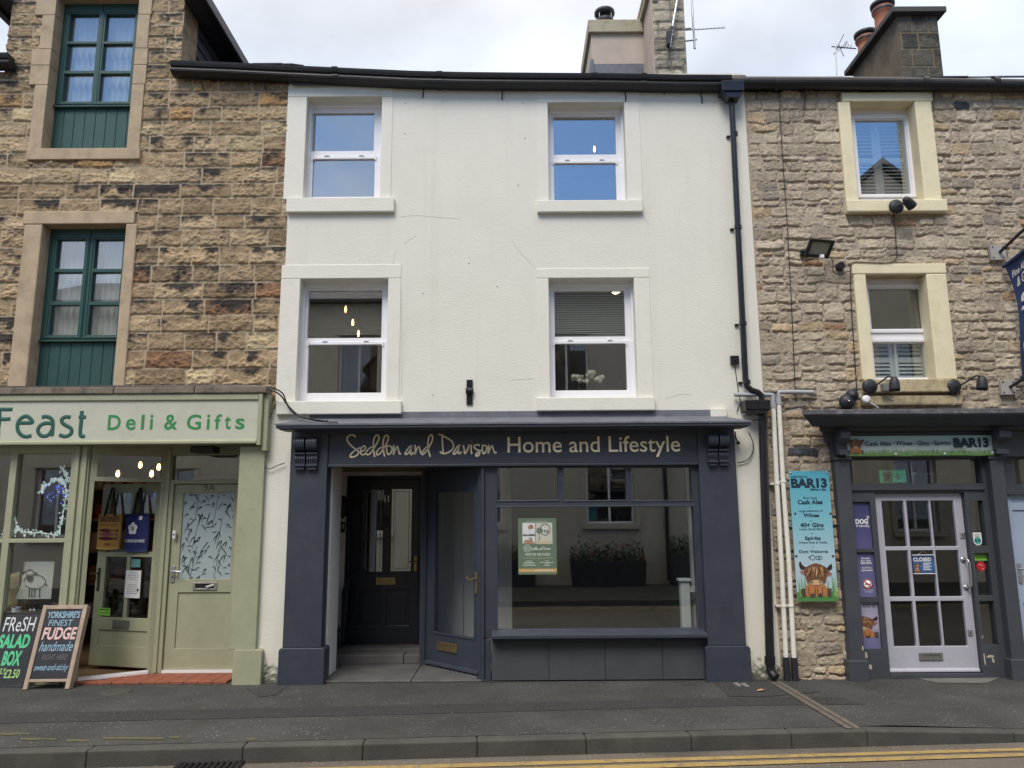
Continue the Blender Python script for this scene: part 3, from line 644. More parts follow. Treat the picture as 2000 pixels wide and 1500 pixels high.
# gutter
def sweep(prof, path, m=0, b=None):
    b = b or MB(); n = len(prof); vs = [(x, y, z + dz_) for x, z in path for y, dz_ in prof]; fs = [tuple(range(n)), tuple(range(len(vs) - n, len(vs)))[::-1]]
    for i in range(len(path) - 1):
        for k in range(n): a, c = i * n + k, i * n + (k + 1) % n; fs.append((a, a + n, c + n, c))
    return b.add(vs, fs, m)
GPROF = [(-.15, .0), (-.155, .02), (-.135, .03), (-.13, .055), (-.15, .07), (-.16, .10), (-.165, .125), (-.15, .125), (-.02, .125), (-.02, -.03), (-.08, -.028), (-.12, -.015)]
gy = -.15
def gz(px, py): p = at(px, py, gy); return (p.x, p.z)
gp = [gz(332, 138), gz(450, 142), gz(560, 147), gz(700, 153.5), gz(800, 158), gz(900, 160.5), gz(1000, 161.5), gz(1200, 163), gz(1330, 165.5), gz(1430, 166)]
iW = 2
b = sweep(GPROF, gp[iW:]);
for px, py in ((653, 151), (858, 160), (1162, 163), (1258, 164)):
    x, z = gz(px, py); b.add(*[(lambda S: (S.v, S.f))(sweep([(y * 1.06 - .002, d * 1.04 - .002) for y, d in GPROF], [(x - .035, z), (x + .035, z)]))][0])
gut = b.build('gutter', MT['gutter'], WH)
b = MB()
for px, py in ((826, 168), (981, 172), (1223, 176), (1372, 178), (1298, 168)):
    x, z = gz(px, py - 18); p = at(px, py + 14, -.03); q = z - .03
    b.tube([(x, -.10, q + .04), (x, -.04, q - .02), (p.x, -.012, p.z), (p.x - .004, -.008, p.z - .05 if px != 1298 else p.z)], .007, 6)
b.build('bracket', MT['gutter'], gut)
# roof
PITCH_R = math.tan(R(30.6))
def roof(h, x0, x1, z, y1=5.2, m=None, y0=-.06):
    b = MB(); rr = random.Random(int(x0 * 100)); th = .03
    b.profile([(y0, z), (y1, z + (y1 - y0) * PITCH_R), (y1 + .02, z + (y1 - y0) * PITCH_R - .12), (y0, z - .035)], x0, x1)
    b.profile([(y1 + .02, z + (y1 - y0) * PITCH_R + .02), (y1 + 5.2, z), (y1 + 5.2, z - .2), (y1 + .02, z + (y1 - y0) * PITCH_R - .2)], x0, x1)
    x = x0
    while x < x1 - .05:                                     # first course of slates over the gutter
        w = min(rr.uniform(.24, .34), x1 - x); d = rr.uniform(-.015, .012)
        v = [(y0 - .05 + d, z + .004), (y0 + .45, z + .5 * PITCH_R + .004), (y0 + .45, z + .5 * PITCH_R + .016), (y0 - .05 + d, z + .018)]
        b.profile(v, x + .002, x + w - .002); x += w
    return b.build('roof', m or MT['slate_roof'], h)
roof(WH, XL, XR, gp[8][1] + .125)
# hopper, downpipe
dp = MB(); hx = rc(1407, 163, 1450, 190, -.14)
dp.box(hx[0], hx[1], -.21, -.03, hx[2] + .05, hx[3]); dp.prism([(hx[0] + .02, hx[2] + .05), (hx[1] - .01, hx[2] + .05), (hx[1] - .05, hx[2] - .03), (hx[0] + .08, hx[2] - .03)], -.19, -.05)
pth = [(1429, 196), (1434, 262), (1442, 420), (1449, 590), (1458, 735), (1459, 752)]
x_dp = sum(at(a, c, -.08).x for a, c in pth[:5]) / 5
P = [(at(1429, 196, -.09).x, -.09, hx[2]), (at(1440, 420, -.08).x, -.08, at(1440, 420, -.08).z), (at(1456, 740, -.08).x, -.08, at(1456, 740, -.08).z)]
P += [(at(a, c, -.08).x, -.08, at(a, c, -.08).z) for a, c in ((1459, 755), (1468, 762), (1480, 766), (1487, 772), (1489, 790))]
dp.tube(P, .034, 12)
for a, c in ((1434, 262), (1441.5, 444), (1451, 632), (1458.5, 746)):
    q = at(a, c, -.08); dp.tube([(q.x, -.08, q.z - .022), (q.x, -.08, q.z + .022)], .042, 12); dp.box(q.x - .075, q.x - .03, -.03, 0, q.z - .012, q.z + .012)
hb = rc(1452, 783, 1501, 806, -.13)
dp.box(hb[0], hb[1], -.20, -.005, hb[2] + .03, hb[3]); dp.prism([(hb[0], hb[2] + .03), (hb[1], hb[2] + .03), (hb[1] - .05, hb[2] - .02), (hb[0] + .09, hb[2] - .02)], -.19, -.01)
xb = at(1488, 860, -.08).x; xe = at(1505, 1320, -.08).x
dp.tube([(xb + .02, -.09, hb[2]), (at(1497, 1060, -.09).x, -.09, 1.4), (xe, -.09, .16), (xe + .005, -.10, .09), (xe + .03, -.15, .05)], .047, 12)
dp.tube([(xe - .001, -.09, .17), (xe - .001, -.09, .25)], .055, 12)
dpo = dp.build('downpipe', MT['black_plastic'], WH, bevel=.004)

# chimney of the white house: stone-faced stack in front, rendered flank, wider rendered stack behind
y1, y2, y3 = 2.2, 2.95, 4.25
xa, xb_ = at(1276, 100, y1).x, at(1340, 100, y1).x; ztop = 9.85
zr = lambda y: gp[8][1] + .125 + (y + .06) * PITCH_R
ch = MB(); ch.box(xa, xb_, y1, y2 + 1.6, zr(y1) - .3, ztop, 0)
xc = at(1155, 90, y2).x
ch.box(xc, xa + .05, y2, y3, zr(y2) - .5, at(1200, 62, y2).z, 0)
chim = ch.build('chimney', MT['chim_render'], WH, bevel=.01)
rr = random.Random(5)
stn = coursed(xa, xb_, zr(y1) + .05, ztop, .13, .2, .14, .42, [((.36, .32, .25), 3), ((.40, .35, .26), 2), ((.28, .25, .2), 2)], rr, (.012, .02), (.012, .02), .3, False)
stone_wall('stone_face', chim, STONE, xa + .012, xb_, zr(y1) + .05, ztop, stn, [], y1 - .004, .012, .006, .006, .02, .02, (.20, .185, .16), 41).location = (0, 0, 0)
for o_ in chim.children:
    if o_.name.startswith('stone_face'): o_.location = Vector((0, 0, 0)) - WH.location
b = MB(); ct = at(1200, 38, y2 - .05).z; cb_ = at(1200, 63, y2 - .05).z
b.box(xc - .05, xa - .005, y2 - .06, y3 + .05, cb_, ct); b.box(xa - .07, xb_ + .06, y1 - .05, y2 + 1.65, ztop + .002, ztop + .1); b.box(xa - .06, xa - .001, y1 + .02, y2 + 1.6, ztop - .10, ztop - .001)
b.build('coping', mat('coping_stone', (.38, .34, .25), .9, .1, 4, bump=.3, bscale=25, dirt=(.14, .13, .07), dirt_amt=.8, dirt_scale=6), chim, bevel=.015)
b = MB(); b.box(xa - .014, xb_ + .012, y1 - .018, y2, zr(y1) - .2, zr(y1) + .085); b.box(xc + .03, xa - .015, y2 - .012, y2 + .2, zr(y2) - .3, at(1200, 125, y2).z); b.box(xc - .02, xc + .025, y2 - .03, y2 + .5, zr(y2) - .3, at(1160, 117, y2).z)
b.build('flashing', MT['lead'], chim, bevel=.005)
pc = (at(1181, 38, y2 + .4).x, y2 + .4, ct); b = MB()
b.lathe([(.125, 0), (.12, .12), (.115, .22), (.135, .23), (.14, .27), (.13, .29)], pc, n=24, mat=0)
b.lathe([(.150, .24), (.155, .27), (.15, .30), (.12, .31)], pc, n=24, mat=1)
for k in range(4): a = R(45 + 90 * k); b.tube([(pc[0] + .14 * math.cos(a), pc[1] + .14 * math.sin(a), pc[2] + .22), (pc[0] + .14 * math.cos(a), pc[1] + .14 * math.sin(a), pc[2] + .40)], .008, 6, 2)
b.lathe([(.15, .39), (.175, .41), (.17, .46), (.08, .52), (.01, .53)], pc, n=24, mat=1)
b.build('chimney_pot', [MT['pot'], MT['dark_metal'], MT['chrome']], chim)
# --- shopfront of the white house
YS = -.05
pil = [rc(560, 850, 634, 1268, YS - .03), rc(1372, 845, 1446, 1262, YS - .03)]
bas = [rc(543, 1266, 633, 1338, YS - .06), rc(1379, 1262, 1467, 1330, YS - .06)]
zf0, zf1 = at(1000, 905, YS).z, at(1000, 841, YS).z
for i in (0, 1):
    p_, q_ = pil[i], bas[i]; b = MB(); b.box(p_[0], p_[1], YS - .03, .12, q_[3], zf1 + .03)
    po = b.build('pilaster', MT['navy'], WH, bevel=.006)
    b = MB(); b.prism([(q_[0], -.01), (q_[1], -.01), (q_[1], q_[3] - .02), (q_[1] - .02, q_[3]), (q_[0] + .02, q_[3]), (q_[0], q_[3] - .02)], YS - .07, .12); b.build('plinth', MT['navy'], po, bevel=.006)
    # corbel: a pair of ribbed scrolls under the cornice
    c_ = rc(*((574, 853, 619, 917) if i == 0 else (1383, 846, 1424, 909)), YS - .1); cw = (c_[1] - c_[0]); b = MB()
    for s_ in (0, 1):
        a0 = c_[0] + s_ * (cw * .53); a1 = a0 + cw * .47; zt = c_[3]; hh = c_[3] - c_[2]
        scroll = [(YS - .03, zt)] + [(YS - .105 - .05 * math.cos(R(t)) * 1.0, zt - .075 + .07 * math.sin(R(t))) for t in range(80, -100, -15)] + [(YS - .06, zt - .17), (YS - .03, zt - .17)]
        n_r = 5
        for k in range(n_r):                                 # reeded faces
            u0 = a0 + (a1 - a0) * k / n_r; u1 = a0 + (a1 - a0) * (k + 1) / n_r; g = .0035
            b.profile([(y, z) for y, z in scroll], u0 + g, u1 - g); b.profile([(y * .97 + YS * .03, z - .002) for y, z in scroll], u1 - g + .0002, min(u1 + g, a1) - .0002)
            b.profile([(YS - .03, zt - .19), (YS - .075, zt - .19), (YS - .085, zt - .24), (YS - .07, zt - hh * .82), (YS - .03, zt - hh * .82)], u0 + g, u1 - g)
        b.box(a0, a1, YS - .10, YS - .029, zt - .192, zt - .172); b.box(a0, a1, YS - .09, YS - .029, zt - hh * .9, zt - hh * .82); b.box(a0 + .01, a1 - .01, YS - .075, YS - .029, zt - hh, zt - hh * .93)
    b.build('corbel', MT['navy'], po, bevel=.003, seg=1)
xi0, xi1 = pil[0][1], pil[1][0]
b = MB(); b.box(xi0 - .1, xi1 + .1, YS, .13, zf0, zf1 + .05); b.box(xi0 + .001, xi1 - .001, YS - .014, YS + .05, zf0 - .03, zf0 - .001)
fas = b.build('fascia', MT['navy'], WH, bevel=.005)
# the painted name
lt = MB(); SCR = [
 (0, [(370,230),(330,190),(265,180),(195,210),(160,280),(190,360),(270,450),(370,530),(440,590),(430,650),(370,700),(280,730),(240,710),(260,650),(330,580),(420,520),(490,490)]),
 (0, [(500,580),(560,570),(615,510),(600,455),(550,460),(505,520),(490,600),(520,660),(580,660),(640,600)]),
 (0, [(800,480),(730,490),(660,560),(630,630),(665,670),(730,630),(800,530),(900,370),(940,260),(920,195),(870,190),(825,260),(805,400),(810,560),(835,720)]),
 (0, [(1040,490),(970,500),(900,570),(880,640),(910,670),(980,620),(1050,520),(1140,360),(1170,260),(1150,195),(1105,195),(1060,270),(1040,400),(1050,560),(1080,710)]),
 (0, [(1130,450),(1130,560),(1150,640),(1180,660),(1230,620),(1260,540),(1250,480),(1190,450),(1120,445)]), (0, [(1300,430),(1300,550),(1295,670)]), (0, [(1300,640),(1340,540),(1390,460),(1410,520),(1430,620),(1450,650),(1480,630)]),
 (0, [(1750,450),(1690,470),(1620,560),(1580,640),(1610,660),(1680,600),(1750,460)]), (0, [(1750,450),(1720,560),(1715,640),(1740,660),(1790,600)]), (0, [(1820,420),(1830,540),(1825,660)]), (0, [(1825,640),(1870,520),(1915,460),(1935,520),(1960,620),(1990,640)]),
 (1, [(150,470),(90,490),(20,570),(-20,640),(10,660),(80,600),(150,500),(230,340),(250,230),(230,180),(190,190),(150,270),(135,400),(150,560),(190,715)]),
 (1, [(485,160),(485,300),(495,450),(505,620)]), (1, [(390,155),(500,205),(620,265),(720,340),(760,430),(730,530),(650,600),(540,640),(460,620),(430,580)]),
 (1, [(920,430),(860,460),(790,560),(755,640),(790,650),(850,590),(915,440)]), (1, [(915,440),(885,540),(880,620),(910,640),(960,590)]), (1, [(1000,430),(1020,540),(1040,640),(1100,540),(1150,410)]), (1, [(1200,420),(1190,540),(1205,650)]), (1, [(1205,345),(1212,342)]),
 (1, [(1400,450),(1360,420),(1290,430),(1265,480),(1310,530),(1390,570),(1400,620),(1360,690),(1310,690),(1320,640),(1380,590),(1440,550)]), (1, [(1470,440),(1465,540),(1480,620),(1510,640),(1560,560),(1570,480),(1530,440),(1460,435)]),
 (1, [(1615,420),(1615,540),(1610,640)]), (1, [(1615,610),(1660,500),(1705,450),(1730,530),(1760,610),(1785,620),(1810,600)])]
SCRP = [[((665 if o_ == 0 else 825) + x / 12.5, 835 + y / 12.5) for x, y in pts] for o_, pts in SCR]
for pts in SCRP: stroke(lt, [(at(x, y, YS).x, YS - .003, at(x, y, YS).z) for x, y in pts], .0095, flat=.3)
lt.build('lettering', MT['gold'], fas); lt = MB(); t_ = rc(991, 852, 1328.5, 893, YS); text(lt, 'Home and Lifestyle', t_[0], t_[1], t_[2], t_[3], YS - .004, bold=.006)
lt.build('lettering', MT['gold'], fas)
# cornice with lead top
zc = lambda py, y: at(1000, py, y).z
xl_, xr_ = at(536, 829, -.3).x + .30, at(1470, 829, -.3).x - .30
b = MB(); zl0, zl1 = zc(834, -.30), zc(826, -.30); z_un = zf1 - .005
b.profile([(-.30, zl0), (-.30, zl1), (-.0, zl1 + .0), (-.0, z_un - .02), (YS - .03, z_un - .02), (YS - .035, z_un + .012), (-.14, z_un + .035), (-.20, zl0 - .03), (-.27, zl0 - .012), (-.28, zl0)], xl_, xr_, .95, .95)
b.build('cornice', MT['navy'], WH, bevel=.004)
b = MB(); zt = zc(815, -.0); b.profile([(-.31, zl1 - .012), (-.31, zl1 + .006), (-.005, zt), (-.001, zt + .07), (-.001, zl1 + .002), (-.3, zl1 + .002)], xl_, xr_, .95, .95); b.build('lead_flashing', MT['lead'], WH)
# shop window
YW = .03; tl = [rc(971, 913, 1089, 977, YW), rc(1101, 913, 1222, 977, YW), rc(1233, 913, 1352, 977, YW)]; mp_ = rc(972, 990, 1358, 1228, YW)
tl = [(max(a[0], mp_[0]), a[1], a[2], a[3]) for a in tl]; tl[2] = (tl[2][0], mp_[1] - .005, tl[2][2], tl[2][3])
wx0 = at(946, 1080, YW).x; zs_ = rc(960, 1236, 1380, 1248, -.1)
b = MB(); b.plate((wx0, xi1 + .02, zs_[2], zf0 + .02), tl + [mp_], YW - .03, YW + .06)
for a in tl + [mp_]:                                              # bead round every light
    b.plate((a[0] - .016, a[1] + .016, a[2] - .016, a[3] + .016), [a], YW - .038, YW - .029)
sw = b.build('shop_window', MT['navy'], WH, bevel=.004)
for a in tl + [mp_]: pane(sw, a, YW + .02, GL_SHOP)
b = MB(); b.profile([(-.14, zs_[2] + .012), (-.14, zs_[3] - .012), (YW + .02, zs_[3] + .03), (YW + .02, zs_[2] - .01), (-.11, zs_[2] - .006)], at(960, 1242, -.12).x, at(1381, 1242, -.12).x); b.build('window_sill', MT['navy'], sw, bevel=.006)
b = MB(); ed = [at(px, 1285, -.01).x for px in (960, 1072, 1182, 1294, 1381)]
for a, c in zip(ed[:-1], ed[1:]): b.box(a + .002, c - .002, -.012, .05, .012, zs_[2] - .012)
b.build('stall_riser', MT['slate_riser'], WH, bevel=.003)
SX0, SX1 = wx0 - .05, xi1 + .2
# lobby: jamb wall, ceiling, back wall, flags, step
ZCL = zf0 + .12; jx0 = at(637, 1100, YS).x; LBY = 1.50
jy = .60
b = MB(); b.box(pil[0][0] + .02, jx0, .121, jy, 0, ZCL); b.box(jx0 - .50, jx0 - .27, jy, LBY + .1, -.01, ZCL - .001); b.build('lobby_wall', MT['lobby'], WH, bevel=.004)
dr_ = rc(683, 937, 817, 1252, LBY); bwx0, bwx1 = jx0 - .5, at(945, 1100, .0).x + .3
b = MB(); b.plate((bwx0, bwx1, -.01, ZCL), [(dr_[0] - .02, dr_[1] + .02, .1, dr_[3] + .02)], LBY, LBY + .12); b.build('lobby_wall', MT['lobby'], WH)
b = MB(); b.box(bwx0, SX1, -.0 + .131, LBY + .1, ZCL + .001, ZCL + .06); b.build('lobby_ceiling', MT['lobby'], WH)
b = MB(); fx = [jx0, jx0 + .93, at(948, 1320, 0).x]
b.box(fx[0], fx[1] - .003, -.03, .95, 0.0, .022); b.box(fx[1] + .003, fx[2], -.03, 1.0, .0, .021)
b.box(jx0 - .27, jx0 + .72, .9, 1.18, .022, .125); b.box(jx0 + .726, fx[2], .905, 1.18, .022, .122); b.box(jx0 - .27, fx[2], 1.184, LBY + .1, .02, .150)
b.build('lobby_floor', MT['flag'], WH, bevel=.008)
# inner door (number 11)
d = MB(); dd = dr_; zb = .155; hw = (dd[1] - dd[0])
pa = [rc(709, 956, 747, 1117, LBY), rc(763, 955, 803, 1116, LBY)]
lp = [(dd[0] + .11, dd[0] + hw * .46, zb + .22, zb + .66), (dd[0] + hw * .54, dd[1] - .11, zb + .22, zb + .66)]
d.plate((dd[0], dd[1], zb, dd[3]), pa + lp, LBY + .02, LBY + .065)
for a in lp: d.box(a[0] - .001, a[1] + .001, LBY + .035, LBY + .06, a[2] - .001, a[3] + .001); d.box(a[0] + .04, a[1] - .04, LBY + .028, LBY + .036, a[2] + .04, a[3] - .04)
do = d.build('door', MT['navy_dark'], WH, bevel=.005)
for a in pa: pane(do, a, LBY + .04, GL_B)
b = MB()
for a in pa: b.plate((a[0] + .03, a[1] - .03, a[2] + .03, a[3] - .03), [(a[0] + .036, a[1] - .036, a[2] + .036, a[3] - .036)], LBY + .036, LBY + .0395)
b.build('etched_line', mat('etched_glass_line', (.4, .4, .38), .6), do)
lb = rc(734, 1128, 772, 1142, LBY); b = MB(); b.plate(lb, [(lb[0] + .03, lb[1] - .03, lb[2] + .022, lb[3] - .022)], LBY + .008, LBY + .0195); b.box(lb[0] + .031, lb[1] - .031, LBY + .012, LBY + .019, lb[2] + .023, lb[3] - .023); b.build('letterbox', MT['brass'], do, bevel=.002)
hq = at(811, 1100, LBY); b = MB(); b.box(hq.x - .018, hq.x + .018, LBY + .008, LBY + .0195, hq.z - .1, hq.z + .09); b.tube([(hq.x, LBY + .01, hq.z + .02), (hq.x, LBY - .04, hq.z + .02), (hq.x - .09, LBY - .04, hq.z + .015)], .009, 8); b.build('handle', MT['brass'], do, bevel=.002)
b = MB(); q = at(755, 974, LBY)
for s_ in (-1, 1): b.box(q.x + s_ * .022 - .006, q.x + s_ * .022 + .006, LBY + .010, LBY + .0195, q.z - .045, q.z + .045)
b.build('number', MT['chrome'], do, bevel=.001)
b = MB(); q = at(755, 1020, LBY); b.lathe([(.022, 0), (.028, .01), (.02, .02)], (q.x, LBY + .02, q.z + .06), 'Y', 12); b.tube([(q.x - .018, LBY + .008, q.z + .05), (q.x - .026, LBY + .0, q.z - .02), (q.x, LBY - .004, q.z - .06), (q.x + .026, LBY, q.z - .02), (q.x + .018, LBY + .008, q.z + .05)], .007, 8); b.build('knocker', MT['dark_metal'], do)
b = MB(); b.box(dd[0] - .018, dd[1] + .018, LBY - .004, LBY + .115, .151, zb - .003); b.build('threshold', MT['brass'], do)
b = MB(); b.plate((dd[0] - .06, dd[1] + .06, .15, dd[3] + .05), [(dd[0] - .004, dd[1] + .004, .1, dd[3] + .004)], LBY - .012, LBY + .03); b.build('frame', MT['navy_dark'], do, bevel=.004)
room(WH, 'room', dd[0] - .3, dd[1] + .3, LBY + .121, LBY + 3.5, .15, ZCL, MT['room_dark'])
# splayed shop door at the right of the lobby
A_ = Vector((at(943, 1320, .03).x, .04, 0)); B_ = Vector((at(826, 1297, .78).x, .80, 0)); ln = (B_ - A_).length; ang = math.atan2(B_.y - A_.y, B_.x - A_.x)
# local frame: x from far end (B) to near end (A), front towards the street
Msp = Matrix.Translation((B_.x, B_.y, 0)) @ Matrix.Rotation(math.atan2(A_.y - B_.y, A_.x - B_.x), 4, 'Z')
ztop_ = zf0 + .03
b = MB(); gl0 = (.19, ln - .145, .42, 2.0); b.plate((.055, ln - .05, .05, ztop_ - .07), [gl0], 0, .045)
b.plate((gl0[0] - .02, gl0[1] + .02, gl0[2] - .02, gl0[3] + .02), [gl0], -.008, .001)
b.profile([(0.0, .10), (-.035, .085), (-.04, .06), (0.0, .055)], .06, ln - .055); b.xf(Msp); sdoor = b.build('door', MT['navy'], WH, bevel=.004)
b = MB(); b.box(gl0[0] - .01, gl0[1] + .01, .02, .026, gl0[2] - .01, gl0[3] + .01); b.xf(Msp); b.build('pane', GL_DOOR, sdoor)
b = MB(); b.plate((0, ln, .022, ztop_), [(.05, ln - .045, 0, ztop_ - .065)], -.03, .07); b.xf(Msp); b.build('frame', MT['navy'], sdoor, bevel=.004)
b = MB(); b.box(.052, ln - .047, -.045, .05, .022, .046); b.xf(Msp); b.build('threshold', MT['chrome'], sdoor)
b = MB(); lx = (.27, .62); b.plate((lx[0], lx[1], .23, .325), [(lx[0] + .035, lx[1] - .035, .255, .30)], -.012, 0); b.box(lx[0] + .036, lx[1] - .036, -.008, -.001, .256, .299); b.xf(Msp); b.build('letterbox', MT['brass'], sdoor, bevel=.002)
b = MB(); hx_ = ln - .10; hz = 1.02; b.box(hx_ - .02, hx_ + .02, -.012, 0, hz - .13, hz + .11); b.tube([(hx_, -.005, hz + .03), (hx_, -.05, hz + .03), (hx_ - .06, -.052, hz + .015), (hx_ - .12, -.05, hz + .045)], .010, 8); b.box(hx_ - .005, hx_ + .005, -.0135, -.012, hz - .08, hz - .055); b.xf(Msp); b.build('handle', MT['brass'], sdoor, bevel=.002)
b = MB(); b.box(wx0 - .03, wx0 - .0005, -.035, .12, 0, zf0 - .031); b.box(wx0, at(959, 1285, -.01).x, -.006, .06, 0, zs_[2] - .011); b.build('door_post', MT['navy'], WH, bevel=.005)
b = MB(); b.box(B_.x - .05, B_.x + .03, B_.y + .03, LBY, 0, ZCL); b.build('lobby_wall', MT['navy'], WH, bevel=.004)
# shop interior: dim room, white partition and newel post near the window
b = MB(); rx0, rx1, rz1 = B_.x + 1.24, SX1 + .1, ZCL
b.quad((rx0 - 1.2, .12, .0), (rx1, .12, .0), (rx1, 4.6, .0), (rx0 - 1.2, 4.6, .0), 1); b.quad((rx0 - 1.2, 4.6, 0), (rx1, 4.6, 0), (rx1, 4.6, 2.7), (rx0 - 1.2, 4.6, 2.7))
b.quad((rx1, .12, 0), (rx1, .12, 2.7), (rx1, 4.6, 2.7), (rx1, 4.6, 0)); b.quad((rx0 - 1.2, .9, 2.7), (rx0 - 1.2, 4.6, 2.7), (rx1, 4.6, 2.7), (rx1, .12, 2.7)); b.quad((rx0 - 1.2, .95, 0), (rx0 - 1.2, 4.6, 0), (rx0 - 1.2, 4.6, 2.7), (rx0 - 1.2, .95, 2.7))
b.build('room', [mat('shop_interior_dark', (.17, .165, .16), .9, .1), mat('shop_floor', (.26, .25, .24), .6)], WH)
b = MB(); b.box(B_.x + .10, B_.x + .42, 1.45, 1.52, .01, 2.6); b.build('partition', MT['curtain'], WH); b = MB(); px0 = at(1337, 1100, .5).x; b.box(px0 + .06, rx1 - .01, .42, .5, .01, 2.6); b.build('partition', MT['curtain'], WH)
b = MB(); q = rc(1329, 1135, 1347, 1228, .32); b.box(q[0], q[1], .27, .37, .01, q[3]); b.box(q[0] - .02, q[1] + .02, .25, .39, q[3], q[3] + .03); b.box(q[1], rx1 - .02, .29, .35, q[3] - .12, q[3] - .05); b.build('newel_post', MT['curtain'], WH, bevel=.006)
# wall fittings of the white house
q = rc(911, 741, 923, 790, -.03); b = MB(); b.box(q[0], q[1], -.02, 0, q[2], q[3]); b.box(q[0] - .008, q[1] + .008, -.045, -.019, q[2] + .12, q[3] - .1); b.box(q[0] + .012, q[1] - .01, -.07, -.044, q[2] + .14, q[3] - .12); b.build('sign_bracket', MT['black_plastic'], WH, bevel=.004)
q = rc(1427, 695, 1443, 711, -.03); b = MB(); b.box(q[0], q[1], -.045, 0, q[2], q[3]); b.lathe([(.012, 0), (.008, .012)], ((q[0] + q[1]) / 2, -.045, (q[2] + q[3]) / 2), 'Y', 10); b.tube([((q[0] + q[1]) / 2, -.012, q[2]), (at(1441, 760).x, -.01, at(1441, 760).z), (at(1446, 785).x, -.01, at(1446, 785).z), (at(1438, 808).x, -.02, at(1438, 808).z + .02)], .005, 6); b.build('junction_box', MT['black_plastic'], WH, bevel=.003)
q = rc(1388, 798, 1419, 818, -.03); b = MB(); b.box(q[0], q[1], -.05, 0, q[2] + .02, q[3]); b.build('vent_cover', MT['trim_white'], WH, bevel=.006)
# ================================================================== DELI HOUSE (left)
DX0, DX1 = -6.6, XL - .001
DH = thing('stone_house', 'left house of coursed tan stone with green loading-door windows over a sage green deli front', 'house', (-4.6, 0, 0))
LW = {'up': ((97, -8, 261, 291), (60, 262 + 22), (55, 291, 275, 313)), 'lo': ((68, 438, 234, 756), (33, 256), None)}
zd_top = at(300, 772, 0).z; YD = .15
o1 = rc(*LW['up'][0]); o2 = rc(*LW['lo'][0])
j1 = (at(70, 165).x, at(283, 165).x); j2 = (at(32, 600).x, at(256, 600).x); l2 = rc(47, 413, 264, 438); s1 = rc(55, 291, 275, 313)
dmx0, dmx1 = at(17, 60).x, at(356, 60).x; z_dorm = 8.05
z_eave = at(450, 140).z + .02; z_slab = at(250, 771, -.05).z
pal = [((.345, .255, .16), 5), ((.305, .228, .145), 4), ((.375, .285, .185), 3), ((.26, .19, .12), 2.4), ((.38, .24, .115), .5), ((.235, .135, .08), .7), ((.44, .35, .22), 1.2)]
rr = random.Random(11)
stn = coursed(DX0, DX1, z_slab - .1, z_dorm + 1.0, .172, .218, .25, .62, pal, rr, (.010, .022), (.020, .040), .85)
ex = [(j1[0] + .005, j1[1] - .005, s1[2] + .005, 9.9), (s1[0], s1[1], s1[2] + .004, s1[3]), (j2[0] + .005, j2[1] - .005, z_slab - 1, l2[3] - .004), (l2[0], l2[1], l2[2], l2[3] - .004)]
stone_wall('stone_facing', DH, STONE, DX0, DX1, z_slab - .05, z_dorm + .6, stn, ex, .014, .0095, .009, .0065, .013, .014, (.43, .35, .25), 3, 1.0,
    clip=lambda X, Z: (Z < z_eave) | ((X > dmx0) & (X < dmx1)))
b = MB(); b.plate((DX0, DX1, z_slab - .2, z_eave), [(o1[0] - .02, o1[1] + .02, o1[2], 12), (o2[0] - .02, o2[1] + .02, o2[2] - .3, o2[3])], .026, .30)
b.plate((dmx0, dmx1, z_eave + .002, z_dorm + 1.2), [(o1[0] - .02, o1[1] + .02, 0, at(185, -8).z)], .026, .30); b.build('wall', MT['sandstone'], DH)
# surrounds: quoined jambs above, monolith jambs below
ss_ = MT['sandstone']
zq = [s1[3]] + [at(180, py).z for py in (166, 128, 96, 30, -40)] ; off = [0, .05, .05, 0, .06]
for sd_ in (0, 1):
    b = MB()
    for i in range(5):
        e = off[i] * (1.6 if sd_ == 0 else 1)
        a0, a1 = (j1[0] - e, o1[0]) if sd_ == 0 else (o1[1], j1[1] + e * .2)
        b.box(a0, a1, -.016, .20, zq[i] + .002, zq[i + 1] - .002)
    b.build('jamb', ss_, DH, bevel=.006)
b = MB(); b.box(s1[0], s1[1], -.03, .2, s1[2], s1[3] - .001); b.build('sill', ss_, DH, bevel=.008)
b = MB(); b.box(j1[0] - .1, j1[1] + .1, -.014, .2, at(185, -8).z, at(185, -8).z + .3); b.build('lintel', ss_, DH, bevel=.008)
b = MB(); b.box(l2[0], l2[1], -.02, .2, l2[2], l2[3]); b.build('lintel', ss_, DH, bevel=.01)
for a0, a1 in ((j2[0], o2[0]), (o2[1], j2[1])): b = MB(); b.box(a0, a1, -.018, .2, z_slab - .04, l2[2] - .002); b.build('jamb', ss_, DH, bevel=.014)
